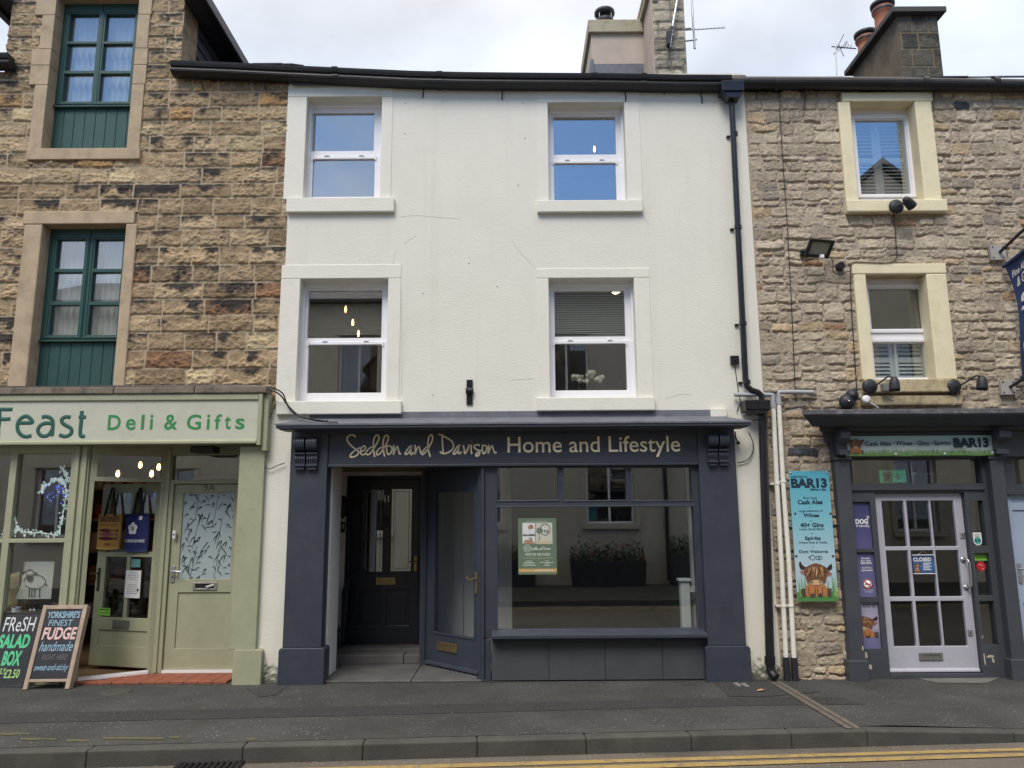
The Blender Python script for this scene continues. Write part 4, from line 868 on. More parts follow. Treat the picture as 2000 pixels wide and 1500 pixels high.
def loading_window(op, rows, colsL, colsR, zp, zb):
    """green two-casement window over a boarded panel"""
    b = MB(); holes = []
    for (y0, y1) in rows:
        for (xa_, xb__) in (colsL, colsR): holes.append(rc(xa_, y0, xb__, y1, YD + .03))
    xsL = (min(h[0] for h in holes[::2]), max(h[1] for h in holes[::2])); xsR = (min(h[0] for h in holes[1::2]), max(h[1] for h in holes[1::2]))
    wL = holes[2][1] - holes[2][0]; cL = (holes[2][0] + holes[2][1]) / 2; cR = (holes[3][0] + holes[3][1]) / 2
    hs = []
    for i, h in enumerate(holes): c_ = cL if i % 2 == 0 else cR; hs.append((c_ - wL / 2, c_ + wL / 2, h[2], h[3]))
    mid = (hs[0][1] + hs[1][0]) / 2
    b.plate((op[0] - .01, mid - .003, zp, op[3] + .01), hs[::2], YD + .005, YD + .07); b.plate((mid + .003, op[1] + .01, zp, op[3] + .01), hs[1::2], YD + .005, YD + .07)
    for s_ in (hs[::2], hs[1::2]):
        b.plate((s_[0][0] - .045, s_[0][1] + .045, s_[2][2] - .04, s_[0][3] + .045), [(s_[0][0] - .022, s_[0][1] + .022, s_[2][2] - .02, s_[0][3] + .022)], YD - .004, YD + .006)
    w = b.build('window', MT['dgreen'], DH, bevel=.004)
    for h in hs: pane(w, h, YD + .045, GL_DELI)
    b = MB(); x = op[0] - .01; n_ = 8; bw = (op[1] - op[0] + .02) / n_
    for i in range(n_): b.box(x + .002, x + bw - .002, YD + .02, YD + .05, zb, zp - .03); x += bw
    b.box(op[0] - .01, op[1] + .01, YD + .051, YD + .07, zb, zp - .03)
    b.profile([(YD - .03, zp - .03), (YD - .03, zp - .012), (YD + .02, zp - .001), (YD + .06, zp - .001), (YD + .06, zp - .03)], op[0] - .008, op[1] + .008)
    b.build('boarded_panel', MT['dgreen'], w, bevel=.003, seg=1)
    c = MB(); pts = 24
    for s_ in (0, 1):
        xa2, xb2 = (op[0], mid) if s_ == 0 else (mid, op[1]); x_ = [xa2 + (xb2 - xa2) * i / pts for i in range(pts + 1)]
        vs = [(x, .30 + .025 * math.sin(i * 1.7 + s_), z) for i, x in enumerate(x_) for z in (zp - .2, op[3] - (.02 if s_ else .02))]
        c.add(vs, [(2 * i, 2 * i + 2, 2 * i + 3, 2 * i + 1) for i in range(pts)], 0, True)
    c.build('curtain', MT['curtain'], w); return w
GL_DELI = glass('curtained_glass', .20)
loading_window(o1, ((30, 83), (88, 140), (146, 200)), (131, 188), (202, 259), at(185, 206, YD).z, s1[3] + .002)
loading_window(o2, ((469, 526), (533, 590), (597, 655)), (106, 161), (181, 236), at(160, 663, YD).z, z_slab - .02)
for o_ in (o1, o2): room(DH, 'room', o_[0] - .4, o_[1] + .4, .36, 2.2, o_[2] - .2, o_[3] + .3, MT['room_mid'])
# dormer cheek, roof and eaves
qx = dmx1; b = MB(); b.box(qx - .3, qx, .02, .44, z_eave + .03, z_dorm + .9); b.build('quoin', mat('weathered_quoin', (.33, .245, .15), .9, .3, 9, bump=1.0, bscale=14, dirt=(.04, .035, .03), dirt_amt=.9, dirt_scale=5), DH, bevel=.01)
b = MB(); b.box(qx - .3, qx - .02, .442, 3.4, z_eave, z_dorm + .6)
k = z_eave
while k < z_dorm + .3: b.box(qx - .019, qx - .004, .445, 3.4, k, k + .1); k += .16
b.build('dormer_cheek', MT['slate_roof'], DH)
b = MB(); b.box(dmx0 + .02, dmx0 + .3, .31, 3.4, z_eave, z_dorm + .6); b.build('dormer_cheek', MT['slate_roof'], DH)
ez = z_dorm - .02; mx_c = (dmx0 + dmx1) / 2; hw_ = (dmx1 - dmx0) / 2
for sd_ in (1, -1):
    b = MB(); e = mx_c + sd_ * hw_
    b.box(e - .05 * sd_ * 0, e + .24 * sd_, -.16, 3.3, ez, ez + .03); b.build('soffit', MT['slate_roof'], DH)
    b = MB(); b.box(e + .20 * sd_, e + .30 * sd_, -.18, 3.2, ez - .05, ez + .07); b.build('fascia', MT['gutter'], DH, bevel=.015)
    b = MB(); b.prism([(e + .28 * sd_, ez + .06), (e + .28 * sd_, ez + .12), (mx_c, ez + .12 + hw_ * .9 + .3), (mx_c, ez + .06 + hw_ * .9 + .3)], -.18, 3.9); b.build('dormer_roof', MT['slate_roof'], DH)
b = MB(); b.prism([(dmx0, z_dorm + .3), (dmx1, z_dorm + .3), (mx_c, z_dorm + .3 + hw_ * .85)], .02, .28); b.build('gable', ss_, DH)
gL = [gz(332, 137), gz(450, 141.5)] + [gp[2]]
dgut = sweep(GPROF, [(gL[0][0], gL[0][1]), (gL[1][0], gL[1][1]), (gp[2][0] - .002, gp[2][1])]).build('gutter', MT['gutter'], DH)
for px, py in ((388, 142), (512, 147)):
    b = MB(); x, z = gz(px, py - 4); b.tube([(x, -.10, z), (x, -.05, z - .06), (x + .005, -.03, z - .12), (x + .015, -.03, z - .17)], .007, 6); b.build('bracket', MT['gutter'], dgut)
x, z = gz(14, 122); sweep(GPROF, [(DX0, z), (x, z)]).build('gutter', MT['gutter'], DH)
roof(DH, DX0, dmx0 - .02, z_eave + .1); roof(DH, dmx1 + .0, DX1 + .002, gL[1][1] + .125)
# slab over the shopfront and the sign
b = MB(); q = rc(-60, 757, 524, 771, -.1); xs_ = [DX0, at(228, 765, -.1).x, at(384, 765, -.1).x, at(524, 765, -.1).x]
for a, c in zip(xs_[:-1], xs_[1:]): b.box(a + .002, c - .002, -.17, .05, q[2], q[3])
b.build('stone_slab', mat('dark_stone_slab', (.20, .165, .13), .9, .25, 6, bump=.5, bscale=22, dirt=(.04, .037, .033), dirt_amt=.95, dirt_scale=9), DH, bevel=.012)
YG = -.13; sg = rc(-60, 774, 512, 868, YG); sx1 = sg[1]
b = MB(); b.box(DX0, sx1 - .045, YG, .05, sg[2] + .05, sg[3] - .05); fd = b.build('sign_board', MT['sign_cream'], DH)
b = MB(); b.box(DX0, sx1 - .046, YG - .02, .05, sg[3] - .049, q[2] - .002); b.profile([(YG - .005, sg[2] + .049), (YG - .03, sg[2] + .03), (YG - .03, sg[2]), (.0, sg[2]), (.0, sg[2] + .049)], DX0, sx1 - .046); b.box(sx1 - .045, sx1, YG - .025, .06, sg[2] - .02, q[2] - .003); b.box(sx1 + .001, at(522, 820, YG).x, YG + .02, .06, at(516, 880, YG).z, q[2] - .003)
b.build('moulding', MT['green'], fd, bevel=.006)
FE = [[(-40, 195), (100, 197), (245, 195)], [(-12, 195), (-10, 300), (-12, 420), (-30, 560), (-35, 720)], [(-12, 385), (100, 388), (205, 380)], [(360, 458), (500, 460), (628, 452), (610, 400), (560, 345), (490, 330), (400, 380), (345, 480), (350, 600), (410, 690), (510, 730), (615, 705)],
      [(820, 350), (900, 335), (980, 360), (1030, 430), (1030, 560), (1015, 715)], [(1020, 470), (890, 465), (790, 510), (740, 600), (780, 690), (860, 720), (950, 690), (1015, 600)], [(1380, 350), (1290, 340), (1215, 380), (1215, 450), (1290, 510), (1380, 560), (1400, 640), (1350, 700), (1260, 725), (1160, 690)],
      [(1600, 225), (1590, 400), (1570, 600), (1575, 700), (1610, 725), (1660, 710)], [(1540, 345), (1610, 345), (1680, 345)]]
BGD = flat('bottle_green_paint', (.022, .095, .075))
for grp in ((0, 1, 2), (3,), (4, 5), (6,), (7, 8)):
    b = MB()
    for p_ in [FE[k] for k in grp]: stroke(b, [(at(x / 10, 780 + y / 10, YG).x, YG - .001, at(x / 10, 780 + y / 10, YG).z) for x, y in p_], .0215, flat=.2, n=8)
    b.build('letter', BGD, fd)
t_ = rc(210, 808, 479, 842, YG); b = MB()
_TX[('Deli & Gifts s', 0, 0)] = None
def spaced(mb, words, y, m, bold):
    for w_, xa_, xb_2, yt, yb in words: r_ = rc(xa_, yt, xb_2, yb, y); text(mb, w_, r_[0], r_[1], r_[2], r_[3], y - .002, m, bold)
BGN = flat('leaf_green_paint', (.035, .23, .075))
for wd_ in [('D', 211, 236, 810.5, 840), ('e', 246, 265, 818, 840), ('l', 276, 282, 810, 839), ('i', 293, 299, 810, 839), ('&', 321, 347, 809.5, 839.5), ('G', 365, 393, 809.5, 839.5), ('i', 404, 410, 809.5, 839), ('f', 419, 433, 809, 838.5), ('t', 439, 451, 812, 838.5), ('s', 460, 478, 817, 838.5)]: b = MB(); spaced(b, [wd_], YG, 0, .018); b.build('letter', BGN, fd)
# ---- deli shopfront
YV = .02; G_ = MT['green']; zh = sg[2] - .005; zc_ = at(250, 880, YV).z
pR = rc(458, 880, 508, 1270, -.06); bR = rc(454, 1269, 510, 1340, -.08)
b = MB(); b.box(pR[0], pR[1], -.06, .5, bR[3], zh - .02); p_ = b.build('pilaster', G_, DH, bevel=.005)
b2 = MB(); b2.box(pR[1] - .03, XL + .004, .002, .3, -.02, at(530, 800).z); b2.build('wall', MT['wall_white'], WH)
b = MB(); b.prism([(bR[0], -.01), (bR[1], -.01), (bR[1], bR[3] - .02), (bR[1] - .015, bR[3]), (bR[0] + .015, bR[3]), (bR[0], bR[3] - .02)], -.085, .5); b.build('plinth', G_, p_, bevel=.006)
tR, bL = rc(26, 886, 132, 1052, YV), rc(13, 1060, 122, 1240, YV); wl, wr_ = at(20, 970, YV).x, at(133, 970, YV).x
wl, wr_ = (tR[0] + bL[0]) / 2, (tR[1] + bL[1]) / 2; pw = wr_ - wl; gap = .075; hs = []
for k in range(3):
    x1_ = wr_ - k * (pw + gap); hs += [(x1_ - pw, x1_, tR[2], tR[3]), (x1_ - pw, x1_, bL[2], bL[3])]
xpost = at(158, 1110, YV).x
b = MB(); b.plate((DX0, xpost, .28, zh + .04), hs, YV - .02, YV + .07)
for x_ in (at(131, 1110, YV).x, at(146, 1110, YV).x): b.box(x_, x_ + .05, YV - .045, YV - .019, 0.0, zh)
b.box(DX0, wr_ + .02, YV - .05, YV - .019, .30, .335); sw = b.build('shop_window', G_, DH, bevel=.005)
for h in hs: pane(sw, h, YV + .03, GL_SHOP)
b = MB(); b.box(DX0, xpost, YV - .01, YV + .06, -.01, .279); b.build('stall_riser', G_, DH, bevel=.005)
# splayed doorway: transom over both doors, frame posts
PA = Vector((xpost, YV + .02, 0)); xr0 = at(305, 1200, .46).x; PB = Vector((xr0, .46, 0)); ld = (PB - PA).length
MD = Matrix.Translation(PA) @ Matrix.Rotation(math.atan2(PB.y - PA.y, PB.x - PA.x), 4, 'Z')
ztr0, ztr1 = at(250, 890, .3).z, at(250, 933, .3).z
b = MB(); b.plate((0, ld, ztr1 - .05, zh + .1), [(.07, ld - .05, ztr1, ztr0)], -.02, .06); b.box(0, .05, -.02, .06, 0, ztr1 - .051); b.box(ld - .045, ld, -.02, .06, 0, ztr1 - .051); b.xf(MD); df = b.build('door_frame', G_, DH, bevel=.005)
b = MB(); b.box(.065, ld - .045, .02, .026, ztr1 - .005, ztr0 + .005); b.xf(MD); b.build('pane', GL_SHOP, df)
b = MB(); b.box(.051, ld - .046, -.03, .07, 0.02, .05); b.xf(MD); b.build('threshold', MT['upvc'], df)
Y9 = .47; d9 = rc(330, 946, 464, 1303, Y9); gl9 = rc(353, 962, 453, 1131, Y9); pn9 = rc(344, 1157, 447, 1266, Y9); tr9 = rc(338, 889, 462, 937, Y9)
xe9 = pR[0] + .06
b = MB(); b.plate((xr0, xe9, .02, zh + .1), [(d9[0] - .004, xe9 - .03, .02, d9[3] + .006), (tr9[0], xe9 - .05, tr9[2], tr9[3])], Y9 - .03, Y9 + .07); b.box(xr0 + .03, xr0 + .06, Y9 - .05, Y9 - .029, .03, zh); f9 = b.build('door_frame', G_, DH, bevel=.005)
pane(f9, (tr9[0], xe9 - .05, tr9[2], tr9[3]), Y9 + .02, GL_SHOP)
b = MB(); b.plate((d9[0], xe9 - .034, .055, d9[3]), [gl9, (pn9[0], pn9[1], pn9[2], pn9[3])], Y9, Y9 + .045); b.box(pn9[0] - .001, pn9[1] + .001, Y9 + .015, Y9 + .04, pn9[2] - .001, pn9[3] + .001); d9o = b.build('door', G_, DH, bevel=.004)
# frosted pane with a bamboo pattern
b = MB(); b.box(gl9[0] - .005, gl9[1] + .005, Y9 + .018, Y9 + .024, gl9[2] - .005, gl9[3] + .005); b.build('frosted_pane', mat('frosted_glass', (.36, .43, .45), .35, .08, 2, spec=.6), d9o)
b = MB(); rr = random.Random(21); gw, gh = gl9[1] - gl9[0], gl9[3] - gl9[2]
def leaf(x, z, a, l, w=.006):
    c_, s_ = math.cos(a), math.sin(a); px_ = lambda t, o: (min(max(x + c_ * l * t - s_ * o, gl9[0] + .002), gl9[1] - .002), Y9 + .0165, min(max(z + s_ * l * t + c_ * o - .55 * l * t * t, gl9[2] + .002), gl9[3] - .002))
    b.add([px_(0, 0), px_(.3, -w), px_(.65, -w * .8), px_(1, 0), px_(.65, w * .5), px_(.3, w * .7)], [(0, 1, 2, 3, 4, 5)])
for i in range(3):
    for j in range(2):
        x_, z0_ = gl9[0] + gw * (.25 + .42 * j + rr.uniform(-.05, .05)), gl9[2] + gh * i * .33; x2 = x_ + gw * rr.uniform(.02, .14)
        z1_ = min(z0_ + gh * .38, gl9[3] - .01); b.add([(x_ - .003, Y9 + .0165, z0_ + .01), (x_ + .003, Y9 + .0165, z0_ + .01), (x2 + .003, Y9 + .0165, z1_), (x2 - .003, Y9 + .0165, z1_)], [(0, 1, 2, 3)])
for i in range(15):
    for j in range(6):
        x_, z_ = gl9[0] + gw * (j + rr.uniform(.1, .9)) / 6, gl9[2] + gh * (i + rr.uniform(.1, .9)) / 15
        a0 = rr.choice((.2, .6, 2.6, 2.9, -.6, 3.8, 4.3)); leaf(x_, z_, a0, rr.uniform(.05, .12), .009)
        if rr.random() < .5: leaf(x_, z_, a0 + rr.uniform(.4, .9), rr.uniform(.04, .09), .008)
b.build('bamboo_pattern', flat('bamboo_print', (.06, .085, .09)), d9o)
r_ = rc(398, 946.5, 421, 959, Y9); b = MB(); text(b, '9A', r_[0], r_[1], r_[2], r_[3], Y9 - .002, 0, .012); b.build('number', flat('number_olive', (.13, .13, .09)), d9o)  # door number in one even dark olive
lb = rc(377, 1137, 424, 1152, Y9); b = MB(); b.plate(lb, [(lb[0] + .03, lb[1] - .03, lb[2] + .018, lb[3] - .018)], Y9 - .012, Y9 + .001); b.box(lb[0] + .031, lb[1] - .031, Y9 - .002, Y9 + .0, lb[2] + .019, lb[3] - .019, 1); b.tube([(lb[0] + .16, Y9 - .02, lb[2] + .03), (lb[1] - .03, Y9 - .015, lb[3] - .03)], .015, 8, 2); b.build('letterbox', [MT['chrome'], MT['black'], flat('grey_paper', (.5, .5, .52))], d9o, bevel=.002)
q = at(338, 1121, Y9); b = MB(); b.box(q.x - .022, q.x + .022, Y9 - .012, Y9 - .0005, q.z - .09, q.z + .09); b.tube([(q.x, Y9 - .01, q.z + .035), (q.x, Y9 - .06, q.z + .035), (q.x + .11, Y9 - .06, q.z + .028)], .010, 8); b.box(q.x - .006, q.x + .006, Y9 - .0135, Y9 - .012, q.z - .05, q.z - .02, 1); b.build('handle', [MT['chrome'], MT['black']], d9o, bevel=.003)
q = at(341, 1044, Y9 - .03); b = MB(); b.box(q.x - .018, q.x + .018, Y9 - .05, Y9 - .031, q.z - .045, q.z + .045); b.lathe([(.010, 0), (.008, .006)], (q.x, Y9 - .05, q.z), 'Y', 10, 1); b.build('door_bell', [MT['upvc'], MT['black']], f9, bevel=.004)
b = MB(); b.box(d9[0] - .003, xe9 - .032, Y9 - .025, Y9 + .06, .02, .054); b.build('threshold', MT['upvc'], d9o)
# quarry tiles in front of the doors
b = MB(); tx = .152; x_ = xpost
for i in range(16):
    for j in range(4):
        a0, a1, c0, c1 = xpost + i * tx, xpost + (i + 1) * tx - .006, .03 + j * tx - .06, .03 + (j + 1) * tx - .066
        if a0 > pR[0] - .02: continue
        if c1 > .03 + (a0 - xpost) * (PB.y - PA.y) / (PB.x - PA.x) + .10 and a0 < xr0: continue
        if c0 > Y9 - .03: continue
        b.box(a0, min(a1, pR[0] - .002), c0, min(c1, Y9 - .03), .0, .026)
b.build('tiled_step', MT['tile'], DH, bevel=.003, seg=1)
b = MB(); b.add([(xpost, YV + .07, .012), (xr0, .5, .012), (xe9, .52, .012), (xe9, 4.2, .012), (DX0, 4.2, .012), (DX0, YV + .07, .012)], [(0, 1, 2, 3, 4, 5)]); b.build('shop_floor', MT['wood_floor'], DH)
b = MB(); b.quad((DX0, 3.2, 0), (xe9, 3.2, 0), (xe9, 3.2, 2.9), (DX0, 3.2, 2.9)); b.quad((xr0 + .05, .56, 0), (xr0 + .05, .56, 2.9), (xr0 + .05, 3.2, 2.9), (xr0 + .05, 3.2, 0)); b.quad((DX0, .1, 2.75), (DX0, 3.2, 2.75), (xe9 + .1, 3.2, 2.75), (xe9 + .1, .1, 2.75))
b.quad((DX0, .1, 0), (DX0, 3.2, 0), (DX0, 3.2, 2.9), (DX0, .1, 2.9)); b.quad((xr0 + .06, .6, 0), (xe9 + .1, .6, 0), (xe9 + .1, .6, 2.75), (xr0 + .06, .6, 2.75)); b.build('room', MT['room_warm'], DH)
# open deli door, swung inwards
Lh = at(296, 1301, .50); Ll = at(172, 1291, .80); LH, LL = Vector((xr0 - .03, .53, 0)), Vector((at(173, 1291, .80).x, .80, 0)); w_ = (LH - LL).length
MO = Matrix.Translation(LL) @ Matrix.Rotation(math.atan2(LH.y - LL.y, LH.x - LL.x), 4, 'Z')
zt9 = at(240, 945, .65).z; zb9 = .055
gw_ = (w_ - .13 - .12 - .05) / 2; gx = [(.13, .13 + gw_), (.13 + gw_ + .05, .13 + 2 * gw_ + .05)]
zg = [(at(240, 1207, .65).z, at(240, 1088, .65).z), (at(240, 1078, .65).z, at(240, 962, .65).z)]
gh_ = [(a[0], a[1], z_[0], z_[1]) for a in gx for z_ in zg]; pnl = (.11, w_ - .11, at(240, 1262, .65).z, at(240, 1232, .65).z)
b = MB(); b.plate((0, w_, zb9, zt9), gh_ + [pnl], 0, .045); b.box(pnl[0] - .001, pnl[1] + .001, .014, .04, pnl[2] - .001, pnl[3] + .001); b.xf(MO); od = b.build('door', G_, DH, bevel=.004)
for g_ in gh_: b = MB(); b.box(g_[0] - .006, g_[1] + .006, .02, .026, g_[2] - .006, g_[3] + .006); b.xf(MO); b.build('pane', GL_DOOR, od)
z_ = at(240, 1220, .65).z; b = MB(); b.box(w_ * .34, w_ * .60, -.01, -.0005, z_ - .045, z_ + .045); b.box(w_ * .37, w_ * .57, -.014, -.0101, z_ - .025, z_ + .025); b.xf(MO); b.build('letterbox', mat('green_grey_metal', (.13, .14, .12), .5), od, bevel=.002)
z_ = at(185, 1130, .75).z; b = MB(); b.box(.035, .07, -.012, -.0005, z_ - .14, z_ + .12); b.tube([(.052, -.01, z_ + .06), (.052, -.05, z_ + .06), (-.03, -.05, z_ + .055)], .010, 8); b.xf(MO); b.build('handle', mat('old_bronze', (.1, .075, .045), .4, .1, metal=.7), od, bevel=.002)
for py in (978, 1112, 1252): b = MB(); z_ = at(300, py, .5).z; b.tube([(w_ + .008, -.008, z_ - .05), (w_ + .008, -.008, z_ + .05)], .010, 8); b.box(w_ - .03, w_ + .005, -.004, -.0005, z_ - .045, z_ + .045); b.xf(MO); b.build('hinge', mat('dull_hinge', (.14, .12, .09), .5, .15, metal=.5), od)
# wall lamps over the 9A door light, heater hood
b = MB(); q = rc(372, 871, 418, 884, .12); b.box(q[0], q[1], .1, .3, q[2], q[3]); b.build('light_fitting', MT['dark_metal'], DH, bevel=.01)

# ================================================================== BAR HOUSE (right)
BX0, BX1 = XR + .001, 7.4
BH = thing('bar_house', 'right house of rubble stone with cream window surrounds above a grey bar front', 'house', (5.2, 0, 0))
zbt = at(1750, 160, 0).z
bu = (rc(1667, 200, 1794, 394), rc(1643, 182, 1821, 200), (at(1643, 300).x, at(1828, 300).x), rc(1649, 394, 1844, 418))
bl = (rc(1698, 536, 1817, 742), rc(1662, 516, 1846, 536), (at(1674, 640).x, at(1857, 640).x), rc(1684, 742, 1872, 768))
pal2 = [((.41, .345, .265), 6), ((.37, .31, .24), 4), ((.45, .385, .295), 3), ((.42, .325, .215), 1.4), ((.32, .27, .205), 2.4), ((.27, .235, .195), 1), ((.33, .21, .135), .35), ((.06, .065, .075), .05)]
rr = random.Random(4)
stn = rubble(BX0, BX1, -.05, zbt, pal2, rr, (.004, .020), (.013, .028))
bfx0 = at(1640, 1100, -.02).x; zbc = at(1750, 806, 0).z
ex = [(bu[2][0] + .01, bu[2][1] - .01, bu[3][2] + .01, bu[1][3] - .01), (bu[3][0] + .01, bu[3][1] - .01, bu[3][2], bu[3][3]), (bl[2][0] + .01, bl[2][1] - .01, bl[3][2] + .01, bl[1][3] - .01), (bfx0 + .02, 20, -1, zbc - .02)]
stone_wall('stone_facing', BH, STONE, BX0, BX1, -.02, zbt, stn, ex, .016, .0088, .026, .004, .016, .03, (.41, .345, .28), 8, ledge_w=.25, groove=.010)
b = MB(); b.plate((BX0, BX1, -.03, zbt), [(a[0] - .02, a[1] + .02, a[2], a[3]) for a in (bu[0], bl[0])] + [(bfx0 + .02, 20, -1, zbc - .04)], .04, .32); b.build('wall', MT['sandstone'], BH)
def bar_surround(o, li, j, si, m, ms, flare):
    b = MB(); b.box(li[0], li[1], -.03, .2, li[2], li[3]); b.build('lintel', m, BH, bevel=.012)
    for x0, x1 in ((j[0], o[0]), (o[1], j[1])): b = MB(); b.box(x0, x1, -.028, .2, si[3], li[2] - .002); b.build('jamb', m, BH, bevel=.012)
    b = MB(); b.box(si[0], si[1], -.08, .2, si[2], si[3] - .002); b.build('sill', ms, BH, bevel=.014)
bar_surround(*bu, MT['cream_stone'], MT['cream_stone'], 0); bar_surround(*bl, MT['cream_stone'], MT['old_cream'], 0)
b = MB(); q = rc(1683, 772, 1880, 792, -.03); b.box(q[0], q[1], -.05, .05, q[2], q[3]); b.build('ledge', MT['old_cream'], BH, bevel=.02)
YB = .17
def bar_window(o, panes, rail):
    b = MB(); ps = [rc(*p, YB + .02) for p in panes]
    b.plate((o[0] - .01, o[1] + .01, o[2] - .01, o[3] + .01), ps, YB, YB + .06)
    for p in ps: b.plate((p[0] - .05, p[1] + .05, p[2] - .05, p[3] + .05), [(p[0] - .012, p[1] + .012, p[2] - .012, p[3] + .012)], YB - .018, YB + .001)
    w = b.build('window', MT['upvc'], BH, bevel=.005)
    for p in ps: pane(w, p, YB + .03, GL_B if len(ps) == 2 else GL_UP)
    return w, ps
w, ps = bar_window(bu[0], [(1675, 236, 1771, 380)], None)
def shutters(w, p, z0, z1):
    b = MB(); mid = (p[0] + p[1]) / 2 - .02
    for (a, c) in ((p[0] - .04, mid), (mid + .002, p[1] + .06)):
        b.plate((a, c, z0, z1), [(a + .05, c - .05, z0 + .06, (z0 + z1) / 2 - .03), (a + .05, c - .05, (z0 + z1) / 2 + .03, z1 - .06)], .27, .295)
        z = z0 + .07
        while z < z1 - .07:
            if abs(z - (z0 + z1) / 2) > .04: b.quad((a + .05, .265, z), (c - .05, .265, z), (c - .05, .295, z + .032), (a + .05, .295, z + .032))
            z += .045
    b.build('shutter', MT['blind'], w)
shutters(w, ps[0], ps[0][2] - .05, ps[0][3] + .05)
w2, ps2 = bar_window(bl[0], [(1698, 565, 1801, 643), (1706, 671, 1806, 738)], None)
shutters(w2, ps2[1], ps2[1][2] - .05, ps2[1][3] + .10)
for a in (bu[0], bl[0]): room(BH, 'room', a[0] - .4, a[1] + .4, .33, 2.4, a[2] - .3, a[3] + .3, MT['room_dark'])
bg_ = [(gz(1430, 166)[0] + .002, gz(1430, 166)[1] - .0), gz(1600, 166.5), gz(1800, 168), gz(2000, 171.5), gz(2140, 173)]
GP2 = [(-.155 * math.cos(R(t)) * .55 - .085, .062 + .075 * math.sin(R(t))) for t in range(-180, 181, 18)]
GP2 = [(-.085 + .078 * math.cos(R(t)), .065 + .075 * math.sin(R(t))) for t in range(0, 360, 20)]
b = sweep(GP2, bg_)
for px in (1520, 1812, 1950): x, z = gz(px, 167.5); sweep([(y * 1.08 + .006, d * 1.08 - .005) for y, d in GP2], [(x - .03, z), (x + .03, z)], 0, b)
bgut = b.build('gutter', MT['gutter'], BH)
b = MB(); b.box(BX0, BX1, -.005, .05, at(1750, 176).z, zbt); b.build('wall_plate', MT['gutter'], BH)
for px, dxx in ((1578, -.03), (1832, -.03)):
    b = MB(); x, z = gz(px, 172); b.tube([(x, -.06, z + .02), (x + .01, -.03, z - .07), (x + dxx, -.05, z - .2)], .011, 6); b.build('bracket', MT['gutter'], bgut)
roof(BH, BX0 - .002, BX1, bg_[2][1] + .13)
# bar chimney
y1b, y2b = 2.2, 3.75; zrb = lambda y: bg_[2][1] + .13 + (y + .06) * PITCH_R
cx0, cx1 = at(1757, 90, y1b).x, at(1836, 90, y1b).x; ctz = at(1790, 31, y1b).z
b = MB(); b.box(cx0, cx1, y1b, y2b, zrb(y1b) - .3, ctz); bc = b.build('chimney', mat('sooty_stone', (.15, .12, .09), .9, .3, 3, bump=.3, bscale=25, dirt=(.035, .034, .035), dirt_amt=1, dirt_scale=2.2), BH, bevel=.01)
rr = random.Random(9)
stn = coursed(cx0 - .1, cx1, zrb(y1b) - .02, ctz, .27, .30, .22, .6, [((.10, .09, .075), 4), ((.07, .065, .06), 3), ((.32, .255, .16), 1.6)], rr, (.008, .012), (.006, .012), .5, False)
o_ = stone_wall('stone_face', bc, STONE, cx0 + .006, cx1, zrb(y1b), ctz - .003, stn, [], y1b - .003, .012, .004, .005, .012, .01, (.20, .16, .10), 51); o_.location = -BH.location
b = MB(); b.box(cx0 - .11, cx1 + .10, y1b - .11, y2b + .1, ctz, ctz + .09); b.box(cx0 + .03, cx1 - .08, y1b + .05, y2b - .05, ctz + .0905, ctz + .13); b.build('coping', mat('dark_coping', (.07, .068, .068), .9, .2, 5, bump=.3, bscale=25), bc, bevel=.01)
b = MB(); b.box(cx0 - .02, cx1 + .02, y1b - .03, y2b, zrb(y1b) - .1, zrb(y1b) + .03); b.build('flashing', mat('mortar_fillet', (.42, .41, .38), .9, .15, 12, bump=.4, bscale=30), bc)
cpm = (cx0 + cx1) / 2 - .06
for yy, hh in ((y1b + .62, .52), (y1b + 1.25, .42)):
    px_ = cx0 + .16; pcb = (px_ - .03, yy, ctz + .1); b = MB()
    b.lathe([(.15, 0), (.14, .2), (.135, hh - .16), (.16, hh - .14), (.165, hh - .06), (.145, hh - .04)], pcb, n=24, mat=0)
    b.lathe([(.17, hh - .12), (.175, hh - .09), (.165, hh - .075)], pcb, n=24, mat=1); b.lathe([(.15, hh - .035), (.185, hh - .02), (.19, hh + .03), (.14, hh + .06), (.02, hh + .07)], pcb, n=24, mat=1)
    b.build('chimney_pot', [MT['pot'], MT['dark_metal']], bc)
# ---- bar shopfront
BG = MT['bar_grey']; YP = -.06
zl1 = at(1750, 799, -.42).z; zl0 = at(1750, 812, -.42).z; zfT = at(1750, 846, -.06).z; zcm = at(1750, 830, -.3).z
cxl = at(1568, 805, -.42).x + .42 * .95
b = MB(); b.profile([(-.42, zl0), (-.42, zl1 - .012), (0, zl1 + .03), (0, zfT - .1), (-.055, zfT - .1), (-.07, zfT + .005), (-.12, zfT + .02), (-.13, zfT + .06), (-.24, zfT + .085), (-.26, zcm - .01), (-.39, zl0 - .01)], cxl, BX1, .95, 0); b.build('cornice', BG, BH, bevel=.005)
b = MB(); b.profile([(-.435, zl0 + .02), (-.435, zl1 - .005), (-.002, zl1 + .06), (-.002, zl1 + .032), (-.42, zl1 - .008)], cxl, BX1, .95, 0); b.build('lead_flashing', mat('torn_lead', (.09, .09, .10), .7, .25, 8, bump=.5, bscale=20, dirt=(.3, .3, .34), dirt_amt=.5, dirt_scale=8), BH)
zfB = at(1750, 893, YP).z
b = MB(); b.box(bfx0 - .01, BX1, YP + .005, .2, zfB, zfT - .002); b.build('fascia', BG, BH, bevel=.004)
pl_, pr_ = rc(1645, 900, 1674, 1290, YP - .02), rc(1954, 900, 1981, 1290, YP - .02)
